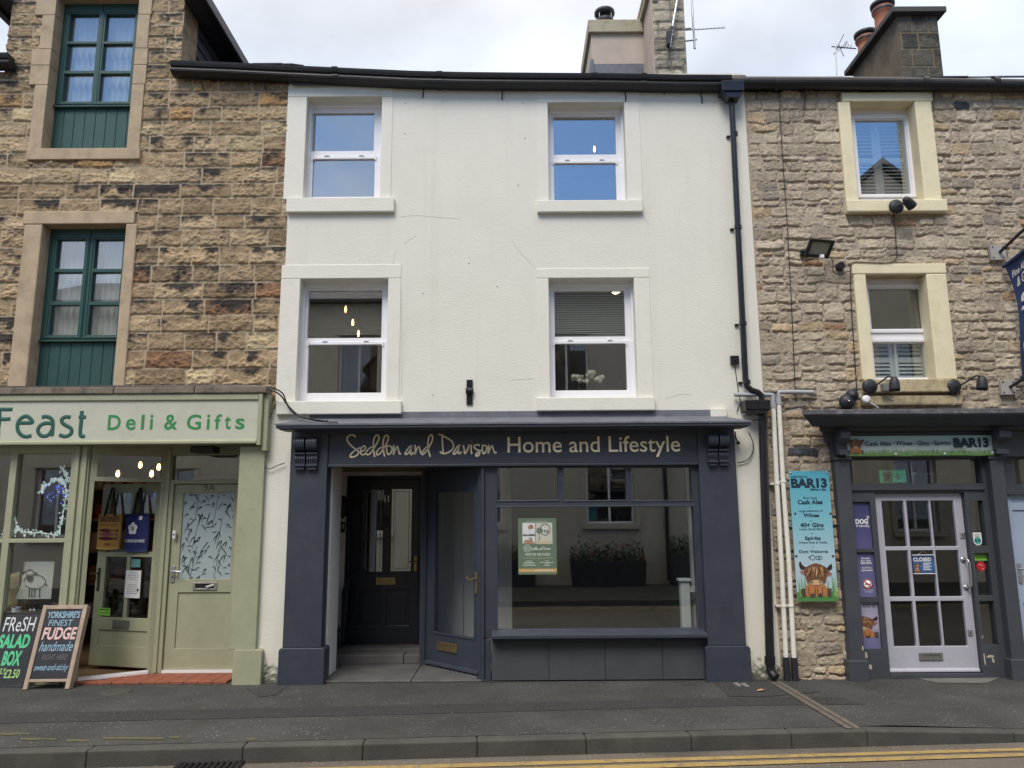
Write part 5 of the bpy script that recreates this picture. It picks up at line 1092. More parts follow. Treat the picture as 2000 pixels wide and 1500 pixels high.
for i, p_ in enumerate((pl_, pr_)):
    b = MB(); b.box(p_[0], p_[1], YP - .03, .2, .0, zfB - .03); b.box(p_[0] - .02, p_[1] + .02, YP - .05, .2, zfB - .03, zfB - .001); po = b.build('pilaster', BG, BH, bevel=.006)
    b = MB(); b.box(p_[0] - .03, p_[1] + .02, YP - .06, .2, -.01, .21); b.build('plinth', BG, po, bevel=.012)
    q = rc(1637, 843, 1656, 893, YP - .1)[:2] if i == 0 else rc(1944, 843, 1967, 893, YP - .1)[:2]; q = (q[0] - .03, q[1] + .03); b = MB(); z1c = zfT + .02; z0c = zfB + .02
    b.profile([(YP, z1c), (YP - .17, z1c), (YP - .2, z1c - .03), (YP - .19, z1c - .09), (YP - .14, z1c - .14), (YP - .09, z0c + .14), (YP - .085, z0c + .06), (YP - .12, z0c + .05), (YP - .12, z0c), (YP, z0c)], q[0] + .03, q[1] - .03); b.tube([(q[0] + .026, YP - .11, z1c - .07), (q[1] - .026, YP - .11, z1c - .07)], .05, 14); b.build('corbel', BG, po, bevel=.004)
YQ = .06; dB = rc(1720, 963, 1896, 1310, YQ); tB = rc(1668, 898, 1916, 945, YQ)
tB = (pl_[1] + .01, pr_[0] - .04, tB[2], tB[3])
sL = [rc(1678, 980, 1707, 1071, YQ), rc(1678, 1078, 1707, 1165, YQ), rc(1679, 1176, 1708, 1266, YQ)]; sR = [rc(1898, 978, 1924, 1066, YQ), rc(1902, 1080, 1930, 1163, YQ), rc(1906, 1173, 1934, 1259, YQ)]
sL = [(pl_[1] + .008, sL[1][1], a[2], a[3]) for a in sL]; sR = [(sR[1][0], sR[1][1], a[2], a[3]) for a in sR]
b = MB(); b.plate((pl_[0] + .02, pr_[1] - .02, .0, zfB + .02), [(dB[0] - .004, dB[1] + .004, -.1, dB[3] + .004), tB] + sL + sR, YQ - .05, YQ + .05); b.box(tB[0], tB[1], YQ - .075, YQ - .049, tB[2] - .07, tB[2] - .03)
bf = b.build('shop_frame', BG, BH, bevel=.005); pane(bf, tB, YQ + .0, GL_SHOP)
for a in sL[:0] + sR: pane(bf, a, YQ, GL_SHOP)
for x_, z_, w_2, h_2 in ((pl_[1] + .05, .24, .06, .10), (pl_[1] + .09, .12, .05, .07), (pl_[1] - .02, .33, .02, .09), (sR[0][0] + .05, .22, .09, .04), (sR[0][0] + .08, .18, .035, .06), (dB[1] + .03, .2, .02, .16), (dB[1] + .035, .42, .012, .05)):
    rr2 = random.Random(int(x_ * 1000)); yq_ = (YP - .0615 if False else YQ - .0515) if x_ > pl_[1] else YP - .0315
    pts = [(x_ + w_2 / 2 * math.cos(t) * rr2.uniform(.5, 1.1), z_ + h_2 / 2 * math.sin(t) * rr2.uniform(.5, 1.1)) for t in [i * .7 for i in range(9)]]
    b = MB(); b.prism(pts, yq_, yq_ + .001); b.build('flaked_paint', flat('bare_primer', (.42, .38, .31), .8), bf)
# door
dB = (dB[0], dB[1], .05, dB[3])
pr = [(978, 1067), (1075, 1165), (1174, 1262)]; pcx = [(1733, 1776), (1782, 1826), (1830, 1875)]
hs = []
for (a, c) in pcx:
    r0 = rc(a, 1075, c, 1165, YQ + .02)
    for (y0, y1) in pr: hs.append((r0[0], r0[1], at(1800, y1, YQ + .02).z, at(1800, y0, YQ + .02).z))
b = MB(); b.plate(dB, hs, YQ + .005, YQ + .05); b.profile([(YQ - .02, .055), (YQ - .02, .075), (YQ + .004, .10), (YQ + .004, .055)], dB[0] + .005, dB[1] - .005)
bd = b.build('door', MT['lavender'], BH, bevel=.007, seg=3)
for h in hs: pane(bd, h, YQ + .03, GL_DOOR)
lb = rc(1795, 1275, 1841, 1289, YQ); b = MB(); b.plate(lb, [(lb[0] + .035, lb[1] - .035, lb[2] + .02, lb[3] - .02)], YQ - .01, YQ + .0045); b.box(lb[0] + .036, lb[1] - .036, YQ - .003, YQ + .003, lb[2] + .021, lb[3] - .021); b.build('letterbox', mat('pewter', (.25, .24, .22), .4, .1, metal=.6), bd, bevel=.002)
for px, py in ((1880, 1046), (1895, 1236)): q = at(px, py, YQ); b = MB(); b.box(q.x - .025, q.x + .025, YQ - .004, YQ + .0045, q.z - .03, q.z + .03); b.box(q.x - .004, q.x + .004, YQ - .005, YQ - .0041, q.z - .012, q.z + .012, 1); b.build('lock_plate', [MT['chrome'], MT['black']], bd, bevel=.001)
q0, q1 = at(1886, 1093, YQ), at(1889, 1147, YQ); b = MB(); xx = (q0.x + q1.x) / 2; b.lathe([(.03, 0), (.03, .008), (.014, .012)], (xx - .02, YQ + .004, q0.z), 'Y', 14); b.lathe([(.03, 0), (.03, .008), (.014, .012)], (xx - .02, YQ + .004, q1.z), 'Y', 14); b.tube([(xx - .02, YQ, q0.z), (xx, YQ - .055, q0.z), (xx + .012, YQ - .06, q0.z - .03), (xx + .012, YQ - .06, q1.z + .03), (xx, YQ - .055, q1.z), (xx - .02, YQ, q1.z)], .009, 10); b.build('pull_handle', MT['chrome'], bd)
b = MB(); b.box(dB[0] - .003, dB[1] + .003, YQ - .06, YQ + .06, .0, .048); b.build('threshold', BG, bd, bevel=.004)
# neighbouring pale blue door at the picture's edge
x0n = pr_[1] - .02; dN = rc(1979, 966, 2110, 1312, YQ); b = MB(); b.plate((x0n, BX1, .0, zfB + .02), [(dN[0] - .004, dN[1], -.1, dN[3]), (at(1977, 920, YQ).x, dN[1], at(1985, 947, YQ).z, at(1985, 897, YQ).z)], YQ - .04, YQ + .06); nf_ = b.build('door_frame', BG, BH, bevel=.005)
pane(nf_, (at(1977, 920, YQ).x, dN[1], at(1985, 947, YQ).z, at(1985, 897, YQ).z), YQ, GL_SHOP)
dw = dN[1] - dN[0]; pnn = [(dN[0] + .09, dN[0] + dw * .45, .95, 1.75), (dN[0] + .09, dN[0] + dw * .45, 1.83, 2.0), (dN[0] + dw * .55, dN[1] - .09, .95, 1.75), (dN[0] + .09, dN[0] + dw * .45, .2, .75)]
b = MB(); b.plate((dN[0], dN[1] - .005, .04, dN[3] - .005), pnn, YQ + .01, YQ + .055)
for a in pnn: b.box(a[0] - .001, a[1] + .001, YQ + .025, YQ + .05, a[2] - .001, a[3] + .001)
nd = b.build('door', MT['pale_blue'], BH, bevel=.005)
q = at(1992, 1115, YQ); b = MB(); b.box(q.x - .02, q.x + .02, YQ - .002, YQ + .0095, q.z - .13, q.z + .08); b.tube([(q.x, YQ, q.z + .02), (q.x, YQ - .05, q.z + .02), (q.x + .11, YQ - .05, q.z + .01)], .01, 8); b.build('handle', MT['chrome'], nd, bevel=.002)
b = MB(); b.quad((bfx0 + .02, 3.6, 0), (BX1, 3.6, 0), (BX1, 3.6, 2.7), (bfx0 + .02, 3.6, 2.7)); b.quad((bfx0 + .02, .21, 0), (bfx0 + .02, 3.6, 0), (bfx0 + .02, 3.6, 2.7), (bfx0 + .02, .21, 2.7)); b.quad((BX1, .12, 0), (BX1, .12, 2.7), (BX1, 3.6, 2.7), (BX1, 3.6, 0)); b.quad((bfx0 + .02, .21, 2.7), (bfx0 + .02, 3.6, 2.7), (BX1, 3.6, 2.7), (BX1, .21, 2.7)); b.quad((bfx0, .12, .02), (BX1, .12, .02), (BX1, 3.6, .02), (bfx0, 3.6, .02)); b.build('room', mat('bar_interior', (.09, .08, .065), .9, .15), BH)

# ================================================================== houses across the street (seen in the glass)
def opp_house(x0, x1, h, col, wins, label, gable=False, yb=-11.7, door=None):
    H_ = thing('terraced_house', label, 'house', ((x0 + x1) / 2, yb, 0)); m = mat('pale_stucco', col, .85, .06, 2, bump=.2, bscale=20)
    b = MB(); b.plate((x0, x1, -.02, h), [w[:4] for w in wins], yb - .35, yb); b.box(x0, x0 + .3, yb - 7, yb - .351, 0, h); b.box(x1 - .3, x1, yb - 7, yb - .351, 0, h); b.build('wall', m, H_)
    for w in wins:
        a, c, z0, z1 = w[:4]; b = MB(); md = (a + c) / 2; zm = (z0 + z1) / 2
        b.plate((a, c, z0, z1), [(a + .06, md - .03, z0 + .06, z1 - .06), (md + .03, c - .06, z0 + .06, z1 - .06)], yb - .22, yb - .15); wo_ = b.build('window', MT['upvc'], H_)
        b = MB(); b.box(a + .05, c - .05, yb - .2, yb - .19, z0 + .05, z1 - .05); b.build('pane', GL, wo_)
        b = MB(); b.box(a - .12, c + .12, yb - .1, yb + .09, z0 - .14, z0); b.box(a - .14, c + .14, yb - .1, yb + .05, z1, z1 + .16); b.box(a - .14, a - .001, yb - .1, yb + .03, z0 + .001, z1 - .001); b.box(c + .001, c + .14, yb - .1, yb + .03, z0 + .001, z1 - .001); b.build('surround', m, wo_)
        room(H_, 'room', a - .3, c + .3, yb - .36, yb - 2.5, z0 - .3, z1 + .3, MT['room_dark'])
    if gable:
        b = MB(); b.prism([(x0, h), (x1, h), ((x0 + x1) / 2, h + (x1 - x0) * .42)], yb - 6, yb); b.build('gable', m, H_)
        b = MB()
        for sg_ in (-1, 1):
            e = (x0 + x1) / 2 + sg_ * ((x1 - x0) / 2 + .25); t_ = (x0 + x1) / 2; zt_ = h + (x1 - x0) * .42
            b.prism([(e, h - .2), (e, h - .05), (t_, zt_ + .22), (t_, zt_ + .06)], yb - 6.2, yb + .25)
        b.build('roof', MT['slate_roof'], H_)
        b = MB(); b.box(t_ - .4, t_ + .4, yb - 4.4, yb - 3.4, zt_ - .6, zt_ + 1.2); b.build('chimney', m, H_)
    else:
        b = MB(); b.profile([(yb + .25, h), (yb + .25, h + .08), (yb - 4, h + 1.9), (yb - 8, h), (yb - 4, h + 1.7)], x0, x1); b.build('roof', MT['slate_roof'], H_)
    return H_
cw_ = lambda xs, z0, z1, w=1.1: [(x - w / 2, x + w / 2, z0, z1) for x in xs]
opp_house(-14, -3.0, 7.6, (.58, .54, .44), cw_((-12, -9.3, -6.6, -4.2), 4.9, 6.7) + cw_((-12, -9.3, -6.6, -4.2), 1.3, 3.1), 'cream stucco terraced house opposite, furthest left of the row across the street')
opp_house(-2.98, 6.6, 8.0, (.44, .42, .37), cw_((-1.2, 1.5, 4.6), 4.8, 6.7, 1.2) + cw_((-.9, 2.55), 1.55, 3.6, 1.25), 'pale stucco house opposite with sash windows and a planted front')
opp_house(6.62, 14.5, 8.2, (.50, .45, .36), cw_((8.4, 10.6, 12.8), 4.9, 6.7) + cw_((8.4, 10.6, 12.8), 1.3, 3.2), 'gabled house opposite, across the road from the bar', True)
lfm = mat('planter_leaves', (.045, .075, .03), .8, .4, 20); flm = [mat('red_petals', (.4, .03, .04), .7, .1), mat('white_petals', (.6, .58, .55), .7, .1), mat('yellow_petals', (.55, .42, .04), .7, .1)]
for k, (px, w_2, h_2, lab) in enumerate(((-.4, 2.0, .66, 'low dark planter of white flowers under the stucco house window opposite'), (2.4, 1.9, .62, 'dark planter of red flowers across the street'), (4.6, 1.3, .75, 'dark planter of yellow flowers across the street'))):
    P_ = thing('planter', lab, 'planter', (px, -11.3, 0), group='planters along the opposite wall'); b = MB(); b.prism([(-w_2 / 2 + .05, 0), (w_2 / 2 - .05, 0), (w_2 / 2, h_2), (-w_2 / 2, h_2)], -.2, .2); b.build('box', MT['dark_metal'], P_, bevel=.01, local=True)
    b = MB(); rr = random.Random(k)
    for i in range(800):
        c_ = Vector((rr.uniform(-.5, .5) * w_2, rr.uniform(-.2, .2), h_2 + abs(rr.gauss(.08, .2)))); d_ = Vector((rr.uniform(-1, 1), rr.uniform(-1, 1), rr.uniform(-.4, 1))).normalized() * .06; e_ = d_.cross(Vector((rr.uniform(-1, 1), .3, 1))).normalized() * .025
        b.add([c_ - d_, c_ + e_, c_ + d_, c_ - e_], [(0, 1, 2, 3)], 1 if rr.random() < .07 else 0)
    b.build('plants', [lfm, flm[(1, 0, 2)[k]]], P_, local=True)
b = MB(); b.tube([(4.0, -11.63, 7.7), (4.0, -11.63, 3.7), (4.0, -11.63, .1)], .05, 10); b.box(3.88, 4.12, -11.68, -11.55, 3.4, 3.6); b.build('opp_downpipe', MT['black_plastic'])
o_ = bpy.data.objects['opp_downpipe']; o_.name = 'drainpipe'; tag(shift(o_), 'black drainpipe on the stucco wall across the street', 'drainpipe')
# ================================================================== THINGS
def A(px, py, y): p = at(px, py, y); return (p.x, p.y, p.z)
def poly(b, pts, y, m=0): b.add([(x, y, z) for x, z in pts], [tuple(range(len(pts)))], m); return b
def one(b, name, mats, label, cat, group=None, bevel=0.0): return tag(shift(b.build(name, mats, None, bevel)), label, cat, group)

COW = [mat('cow_brown', (.16, .07, .035), .7, .1), mat('cow_orange', (.42, .17, .06), .7, .1), mat('cow_dark', (.03, .02, .02), .7, .1), mat('cow_tan', (.58, .40, .22), .7, .05), mat('cow_pink', (.36, .15, .12), .7, .05), mat('cow_hoof', (.07, .055, .045), .7, .05), mat('cow_umber', (.085, .042, .025), .7, .1)]
def cow(b, f, y, o, d=.0006, seed=0):
    """shaggy seated highland cow; f maps drawing units to (x, z); material slots start at o"""
    L_ = lambda pts, k, m: poly(b, [f(*p) for p in pts], y - d * k, o + m)
    E_ = lambda cx, cz, rx, rz, k, m: L_(ell(cx, cz, rx, rz, 14), k, m)
    L_([(440,250),(480,240),(520,330),(600,390),(660,400),(600,450),(510,470),(460,420),(435,330)], 1, 2); L_([(1340,290),(1365,400),(1330,470),(1260,495),(1160,440),(1230,400),(1290,330)], 1, 2)
    L_([(450,510),(600,480),(670,560),(580,610),(500,570)], 1, 4); L_([(1360,570),(1240,500),(1190,560),(1230,660),(1320,620)], 1, 4)
    L_([(640,930),(700,840),(1110,840),(1180,930),(1250,1000),(1230,1200),(1100,1215),(640,1215),(590,1000)], 1, 1)
    L_([(485,1010),(610,990),(630,1220),(530,1250),(490,1130)], 2, 5); L_([(1220,990),(1345,985),(1335,1240),(1230,1215)], 2, 5)
    L_([(700,930),(715,930),(730,1150),(700,1150)], 2, 6); L_([(1085,930),(1100,930),(1100,1150),(1075,1150)], 2, 6); L_([(880,980),(900,980),(905,1180),(875,1180)], 2, 6); L_([(940,980),(955,980),(975,1150),(955,1170)], 2, 6)
    E_(815, 1185, 78, 62, 3, 5); E_(1030, 1180, 72, 57, 3, 5)
    rr = random.Random(seed); rim = []
    top = [(560,470),(620,395),(760,325),(900,278),(1050,325),(1180,395),(1240,470)]; low = [(1235,560),(1200,690),(1190,800),(1130,870),(1080,780),(905,740),(740,780),(680,870),(625,720),(590,590)]
    L_(top + low, 3, 0)
    E_(905, 830, 155, 98, 4, 6); E_(905, 828, 145, 88, 5, 3); E_(800, 818, 30, 22, 6, 2); E_(1005, 815, 30, 22, 6, 2); L_([(830,880),(980,880),(930,935),(890,935)], 6, 4)
    for i in range(30):
        t = i / 29; x0 = 700 + 420 * t + rr.uniform(-30, 30); y0 = 330 + 60 * abs(t - .5) * 2; x1 = 560 + 700 * t + rr.uniform(-60, 60); y1 = rr.uniform(600, 790) - 120 * abs(t - .5); w = rr.uniform(14, 30)
        L_([(x0 - w, y0 + rr.uniform(0, 60)), (x0 + w, y0 + rr.uniform(0, 60)), ((x0 + x1) / 2 + w, (y0 + y1) / 2), (x1, y1), ((x0 + x1) / 2 - w, (y0 + y1) / 2)], 7 + .2 * i, (6, 0, 3, 1, 0, 3, 6)[i % 7])
def rampmat(name, stops, rough=.5, axis=2):
    m = bpy.data.materials.new(name); m.use_nodes = True; T = m.node_tree; b_ = T.nodes['Principled BSDF']; b_.inputs['Roughness'].default_value = rough
    co = T.nodes.new('ShaderNodeTexCoord'); sp_ = T.nodes.new('ShaderNodeSeparateXYZ'); r = T.nodes.new('ShaderNodeValToRGB'); T.links.new(co.outputs['Generated'], sp_.inputs[0]); T.links.new(sp_.outputs[axis], r.inputs[0])
    while len(r.color_ramp.elements) < len(stops): r.color_ramp.elements.new(.5)
    for e, (p, c) in zip(r.color_ramp.elements, stops): e.position = p; e.color = (*c, 1)
    T.links.new(r.outputs[0], b_.inputs['Base Color']); return m
GRASSG = flat('printed_green', (.07, .22, .06)); GRASSL = flat('printed_light_green', (.22, .40, .12)); INK = MT['navy_ink']
def lines(par, rows, y, m, bold=.0):
    for r_ in rows:
        b = MB(); q = rc(r_[1], r_[3], r_[2], r_[4], y + .0); text(b, r_[0], q[0], q[1], q[2], q[3], y, 0, r_[5] if len(r_) > 5 else bold); b.build('lettering', m, par)

# ---- tall bar banner on the rubble wall
yb = -.075; q = rc(1549, 920, 1628, 1175, yb)
vb = thing('vertical_banner', 'tall narrow turquoise banner with a brown cow, on the rubble wall beside the white pipes', 'banner', ((q[0] + q[1]) / 2, yb, q[2]))
b = MB(); b.box(q[0], q[1], yb, yb + .006, q[2], q[3]); b.build('sheet', rampmat('turquoise_print', [(0, (.42, .52, .60)), (.30, (.40, .55, .64)), (.62, (.19, .47, .57)), (1, (.075, .37, .50))]), vb)
lines(vb, [('welcome to', 1544.5, 1577, 928, 933), ('BAR13', 1545, 1615, 934, 953, .05), ('Millers Bar', 1583, 1615, 953.8, 958.2, .02), ('Four local', 1569, 1595, 970, 974.6), ('Cask Ales', 1558, 1606.5, 976, 985, .03), ('Large selection of', 1560, 1607, 995.5, 1001), ('Wines', 1569, 1600, 1002.5, 1010, .03),
    ('40+ Gins', 1563, 1608.5, 1021, 1029.5, .03), ('Local, Small Batch', 1561.5, 1610, 1031, 1036), ('Spirits', 1572, 1603, 1047.5, 1056.5, .03), ('Artisan Rum & Vodka', 1560, 1616, 1057, 1061.5), ('Dogs Welcome', 1561, 1617, 1074, 1082, .015), ('f', 1579, 1582, 1086, 1092)], yb - .002, INK, .008); b = MB()
for px, py in ((1582, 991), (1584, 1017), (1586, 1042), (1587.5, 1068)): x_, _, z_ = A(px, py, yb); poly(b, ell(x_, z_, .006, .006, 8), yb - .002)
for px, py, w_ in ((1587, 1089, .028), (1597, 1089.5, .022), (1602, 1089.5, .022)): x_, _, z_ = A(px, py, yb); b.lathe([(w_ - .006, 0), (w_, 0), (w_, .001), (w_ - .006, .001)], (x_, yb - .001, z_), 'Y', 14)
b.build('dots', INK, vb)
b = MB(); f = lambda x, y: (lambda p: (p.x, p.z))(at(1530 + x / 14.283, 1080 + y / 14.286, yb))
x0, x1 = q[0], q[1]; z0 = q[2]; poly(b, [(x0 + .002, z0 + .002), (x1 - .002, z0 + .002), (x1 - .002, z0 + .10), (x0 + .002, z0 + .10)], yb - .0012, 7)
rr = random.Random(2)
for i in range(46):
    x_ = x0 + .012 + (x1 - x0 - .03) * rr.random(); h_ = rr.uniform(.12, .26); e = abs((x_ - (x0 + x1) / 2) / (x1 - x0) * 2); h_ *= .55 + .6 * e
    poly(b, [(x_, z0 + .05), (x_ + .014, z0 + .05), (min(max(x_ + rr.uniform(-.03, .03), x0 + .002), x1 - .002), z0 + .05 + h_)], yb - .0014 - .00002 * i, 7 + i % 2)
cow(b, f, yb - .003, 0); b.build('cow_picture', COW + [GRASSG, GRASSL], vb)
for px, py in ((1544, 924), (1615, 923), (1553, 1003), (1622, 1003), (1555, 1086), (1627, 1086)): b = MB(); b.lathe([(.012, 0), (.012, .004), (.006, .005)], A(px, py, yb), 'Y', 12); b.build('eyelet', MT['chrome'] if py < 930 else MT['dark_metal'], vb)

# ---- fascia banner
yf = YP - .045; q = rc(1651, 851, 1942, 891, yf); fb = thing('fascia_banner', 'long pale banner with grass and a cow on the grey fascia above the lavender door', 'banner', ((q[0] + q[1]) / 2, yf, q[2]))
b = MB(); n_ = 30
vs = [(q[0] + (q[1] - q[0]) * i / n_, yf + .006 * math.sin(i * .9) * (0 if k else 1) + .004 * math.sin(i * .41), q[2 + k]) for i in range(n_ + 1) for k in (0, 1)]
b.add(vs, [(2 * i, 2 * i + 2, 2 * i + 3, 2 * i + 1) for i in range(n_)], 0, True); b.build('sheet', rampmat('pale_sky_print', [(0, (.10, .25, .09)), (.12, (.24, .38, .2)), (.34, (.55, .60, .60)), (1, (.30, .49, .50))]), fb)
yt = yf - .012; lines(fb, [('Cask Ales', 1689.6, 1740.5, 861.6, 870.6, .015), ('Wines', 1749, 1782, 861, 870, .015), ('Gins', 1791.5, 1814.7, 860.6, 869.6, .015), ('Spirits', 1824, 1857, 860.4, 871.2, .015), ('BAR13', 1862.5, 1931, 854.7, 873.8, .05)], yt, INK); b = MB()
for px in (1745, 1787, 1820): x_, _, z_ = A(px, 866, yt); poly(b, ell(x_, z_, .008, .008, 8), yt)
b.build('dots', INK, fb)
b = MB(); rr = random.Random(8)
for i in range(230):
    x_ = q[0] + .02 + (q[1] - q[0] - .04) * (i + rr.random()) / 230; h_ = rr.uniform(.03, .085)
    poly(b, [(x_, q[2] + .01), (x_ + .011, q[2] + .01), (x_ + rr.uniform(-.008, .02), q[2] + .01 + h_)], yt + .0015 - .0004 * (i % 2), 7 + i % 2)
kx = (1688 - 1655) / 960.; f = lambda x, y: (lambda p: (p.x, p.z))(at(1655 + (x - 430) * kx, 856 + (y - 240) * .031, yt)); cow(b, f, yt - .001, 0, .0003, 3)
b.build('cow_picture', COW + [GRASSG, GRASSL], fb)
for px, py in ((1653.5, 888), (1749.5, 886.5), (1845, 886), (1938, 884)): b = MB(); b.lathe([(.015, 0), (.015, .006), (.006, .007)], A(px, py, yf - .006), 'Y', 12); b.build('eyelet', MT['white'], fb)

# ---- hanging flag banner on two wall brackets
X0 = A(1966, 520, -.1)[0]; zt_, zb_ = at(1958, 519, -.10).z, at(1986, 735, -.12).z
fg = thing('flag_banner', 'dark blue flag with white script lettering hung from the rubble wall at right', 'banner', (X0, -.06, zb_))
b = MB(); ny, nz = 14, 18; vs = []
fx = lambda u, v: X0 + .035 * math.sin(u * 5 + v * 1.5) * (.4 + .6 * v) + .02 * math.sin(v * 6)
for i in range(ny + 1):
    for k in range(nz + 1):
        u, v = i / ny, k / nz; y_ = -.07 - .62 * u - .09 * math.sin(math.pi * v) * (1 - u) - .02 * v; vs.append((fx(u, v), y_, zt_ + .10 * u - (zt_ - zb_) * v))
b.add(vs, [(i * (nz + 1) + k, i * (nz + 1) + k + 1, (i + 1) * (nz + 1) + k + 1, (i + 1) * (nz + 1) + k) for i in range(ny) for k in range(nz)], 0, True)
b.tube([(X0, -.05, zt_ + .005), (X0, -.70, zt_ + .105)], .022, 10); b.tube([(fx(0, 1), -.08, zb_ - .01), (fx(1, 1), -.72, zb_ + .09)], .022, 10); b.build('cloth', mat('navy_cloth', (.028, .05, .14), .75, .1, 6), fg)
b = MB()
def flagtext(txt, y0, y1, z0, z1, bold, rot=False, shear=.25):
    o = len(b.v); t = MB()
    if rot: text(t, txt, 0, z1 - z0, 0, abs(y1 - y0), 0, 0, bold, shear); t.v = [(-v[2] + abs(y1 - y0), 0, v[0] + z0) for v in t.v]; t.v = [(v[0] - y0, 0, v[2]) for v in t.v]
    else: text(t, txt, -y0, -y1, z0, z1, 0, 0, bold, shear)
    out = []
    for x_, _, z_ in t.v:
        y_ = -x_; v = min(max((zt_ - z_) / (zt_ - zb_), 0), 1); u = min(max((-y_ - .07) / .62, 0), 1); out.append((fx(u, v) - .010, y_, z_ + .16 * u))
    b.add(out, t.f)
H = zt_ - zb_
flagtext('Fine Ale, Wine', -.15, -.62, zt_ - .155 * H, zt_ - .085 * H, .02); flagtext('& Gin Bar', -.20, -.58, zt_ - .245 * H, zt_ - .165 * H, .02)
flagtext('Bar 13', -.235, -.5, zb_ + .13 * H, zb_ + .67 * H, .03, True); b.build('lettering', MT['white'], fg)
for px, py, pz in ((1948, 493, 496), (1968, 756, 755)):
    q = rc(px - 14, py - 14, px + 14, py + 15, -.03); b = MB(); b.box(q[0], q[1], -.045, .0, q[2], q[3])
    for sx in (.15, .85):
        for sz in (.15, .85): b.lathe([(.009, 0), (.009, .005)], (q[0] + (q[1] - q[0]) * sx, -.045, q[2] + (q[3] - q[2]) * sz), 'Y', 8, 1)
    xm = (q[0] + q[1]) / 2 + .02; zm = (q[2] + q[3]) / 2; b.tube([(xm, -.04, zm), (xm + (X0 - xm) * .3, -.4, zm + .09), (X0, -.95, zm + .20)], .018, 8, 1); b.tube([(xm + .01, -.14, zm + .03), (X0, -.14, zm - .09)], .004, 5, 1)
    b.build('bracket', [mat('grey_plate', (.36, .35, .33), .6, .1), MT['dark_metal']], fg, bevel=.003)

# ---- window vinyls, signs and stickers of the bar
PUR = [rampmat('purple_print', [(0, (.10, .10, .24)), (.35, (.075, .075, .20)), (1, (.045, .05, .14))]), rampmat('mauve_print', [(0, (.14, .14, .30)), (1, (.09, .09, .22))]), rampmat('lilac_print', [(0, (.15, .14, .30)), (.3, (.17, .17, .33)), (.45, (.40, .36, .48)), (1, (.30, .29, .42))])]
lab = ('dark purple dog friendly panel, topmost of the three beside the lavender door', 'mauve notice panel with a no smoking symbol, middle one beside the lavender door', 'lilac panel with a cow picture, lowest of the three beside the lavender door')
for i, h in enumerate(sL):
    t = thing('window_sign', lab[i], 'sign', ((h[0] + h[1]) / 2, YQ, h[2]), group='window panels beside the bar door'); b = MB(); b.box(h[0] - .004, h[1] + .004, YQ - .02, YQ + .01, h[2] - .004, h[3] + .004); b.build('panel', PUR[i], t)
    y_ = YQ - .0215; b = MB(); g = lambda a, c, d, e: (h[0] + (h[1] - h[0]) * (.24 + .75 * a), h[0] + (h[1] - h[0]) * (.24 + .75 * c), h[2] + (h[3] - h[2]) * d, h[2] + (h[3] - h[2]) * e)
    def tx(s, *k, bold=.01): r_ = g(*k); text(b, s, *r_, y_, 0, bold)
    if i == 0:
        tx('DOG', .04, .86, .52, .63, bold=.05); tx('friendly', .06, .94, .44, .51)
        r_ = g(.8, .95, .64, .69); cx, cz = (r_[0] + r_[1]) / 2, (r_[2] + r_[3]) / 2; poly(b, ell(cx, cz - .008, .011, .009, 10), y_)
        for k in (-1, 0, 1): poly(b, ell(cx + k * .012, cz + .012 - abs(k) * .004, .0045, .006, 8), y_)
    if i == 1:
        for k, s in enumerate(('Smile', 'for the', 'camera')): tx(s, .22 - .04 * k, .78 + .04 * k, .84 - .055 * k, .88 - .055 * k, bold=.02)
        tx('CCTV in', .2, .82, .625, .665, bold=.02); tx('operation', .14, .88, .56, .61, bold=.02); tx('No Smoking', .22, .82, .135, .165); tx('No Vaping', .3, .74, .09, .12)
        r_ = g(.5, .5, .28, .28); b.lathe([(.0, 0), (.052, 0), (.052, .001), (0, .001)], (r_[0], y_ + .0008, r_[2]), 'Y', 24, 0); b.lathe([(.042, 0), (.052, 0), (.052, .001), (.042, .001)], (r_[0], y_ - .0008, r_[2]), 'Y', 24, 1); poly(b, [(r_[0] - .034, r_[2] + .026), (r_[0] - .026, r_[2] + .034), (r_[0] + .034, r_[2] - .026), (r_[0] + .026, r_[2] - .034)], y_ - .0025, 1); poly(b, [(r_[0] - .03, r_[2] - .005), (r_[0] + .03, r_[2] - .005), (r_[0] + .03, r_[2] + .006), (r_[0] - .03, r_[2] + .006)], y_ - .0014, 2)
    if i == 2:
        for a in (.12, .38, .7): r_ = g(a + .06, a + .06, .92, .92); b.lathe([(.011, 0), (.016, 0), (.016, .001), (.011, .001)], (r_[0], y_ + .0004, r_[2]), 'Y', 14, 2)
        fq = lambda x, y: (min(max(h[0] + (h[1] - h[0]) * (-.55 + 1.5 * (x - 430) / 930), h[0]), h[1]), h[2] + (h[3] - h[2]) * (.72 - .50 * (y - 240) / 1010)); cow(b, fq, y_ - .0005, 3, .0003, 5)
    b.build('print', [MT['white'], flat('red_print', (.5, .05, .05)), MT['black']] + COW, t)
q = rc(1783, 1083, 1825, 1121, YQ - .01); yq = YQ - .012; t = thing('closed_sign', 'blue CLOSED sign hanging behind the middle pane of the lavender door', 'sign', ((q[0] + q[1]) / 2, yq, q[2])); b = MB(); b.box(q[0], q[1], yq, yq + .004, q[2], q[3]); b.build('card', rampmat('blue_print', [(0, (.03, .07, .20)), (.45, (.05, .14, .36)), (1, (.015, .03, .09))]), t)
b = MB(); text(b, 'CLOSED', *rc(1783.5, 1089, 1818.5, 1096.5, yq), yq - .0015, 0, .03); poly(b, [(q[0] - .002, q[3] - .008), (q[1] + .002, q[3] - .008), (q[1] + .002, q[3]), (q[0] - .002, q[3])], yq - .001); poly(b, [(q[0] - .002, q[2]), (q[1] + .002, q[2]), (q[1] + .002, q[2] + .008), (q[0] - .002, q[2] + .008)], yq - .001)
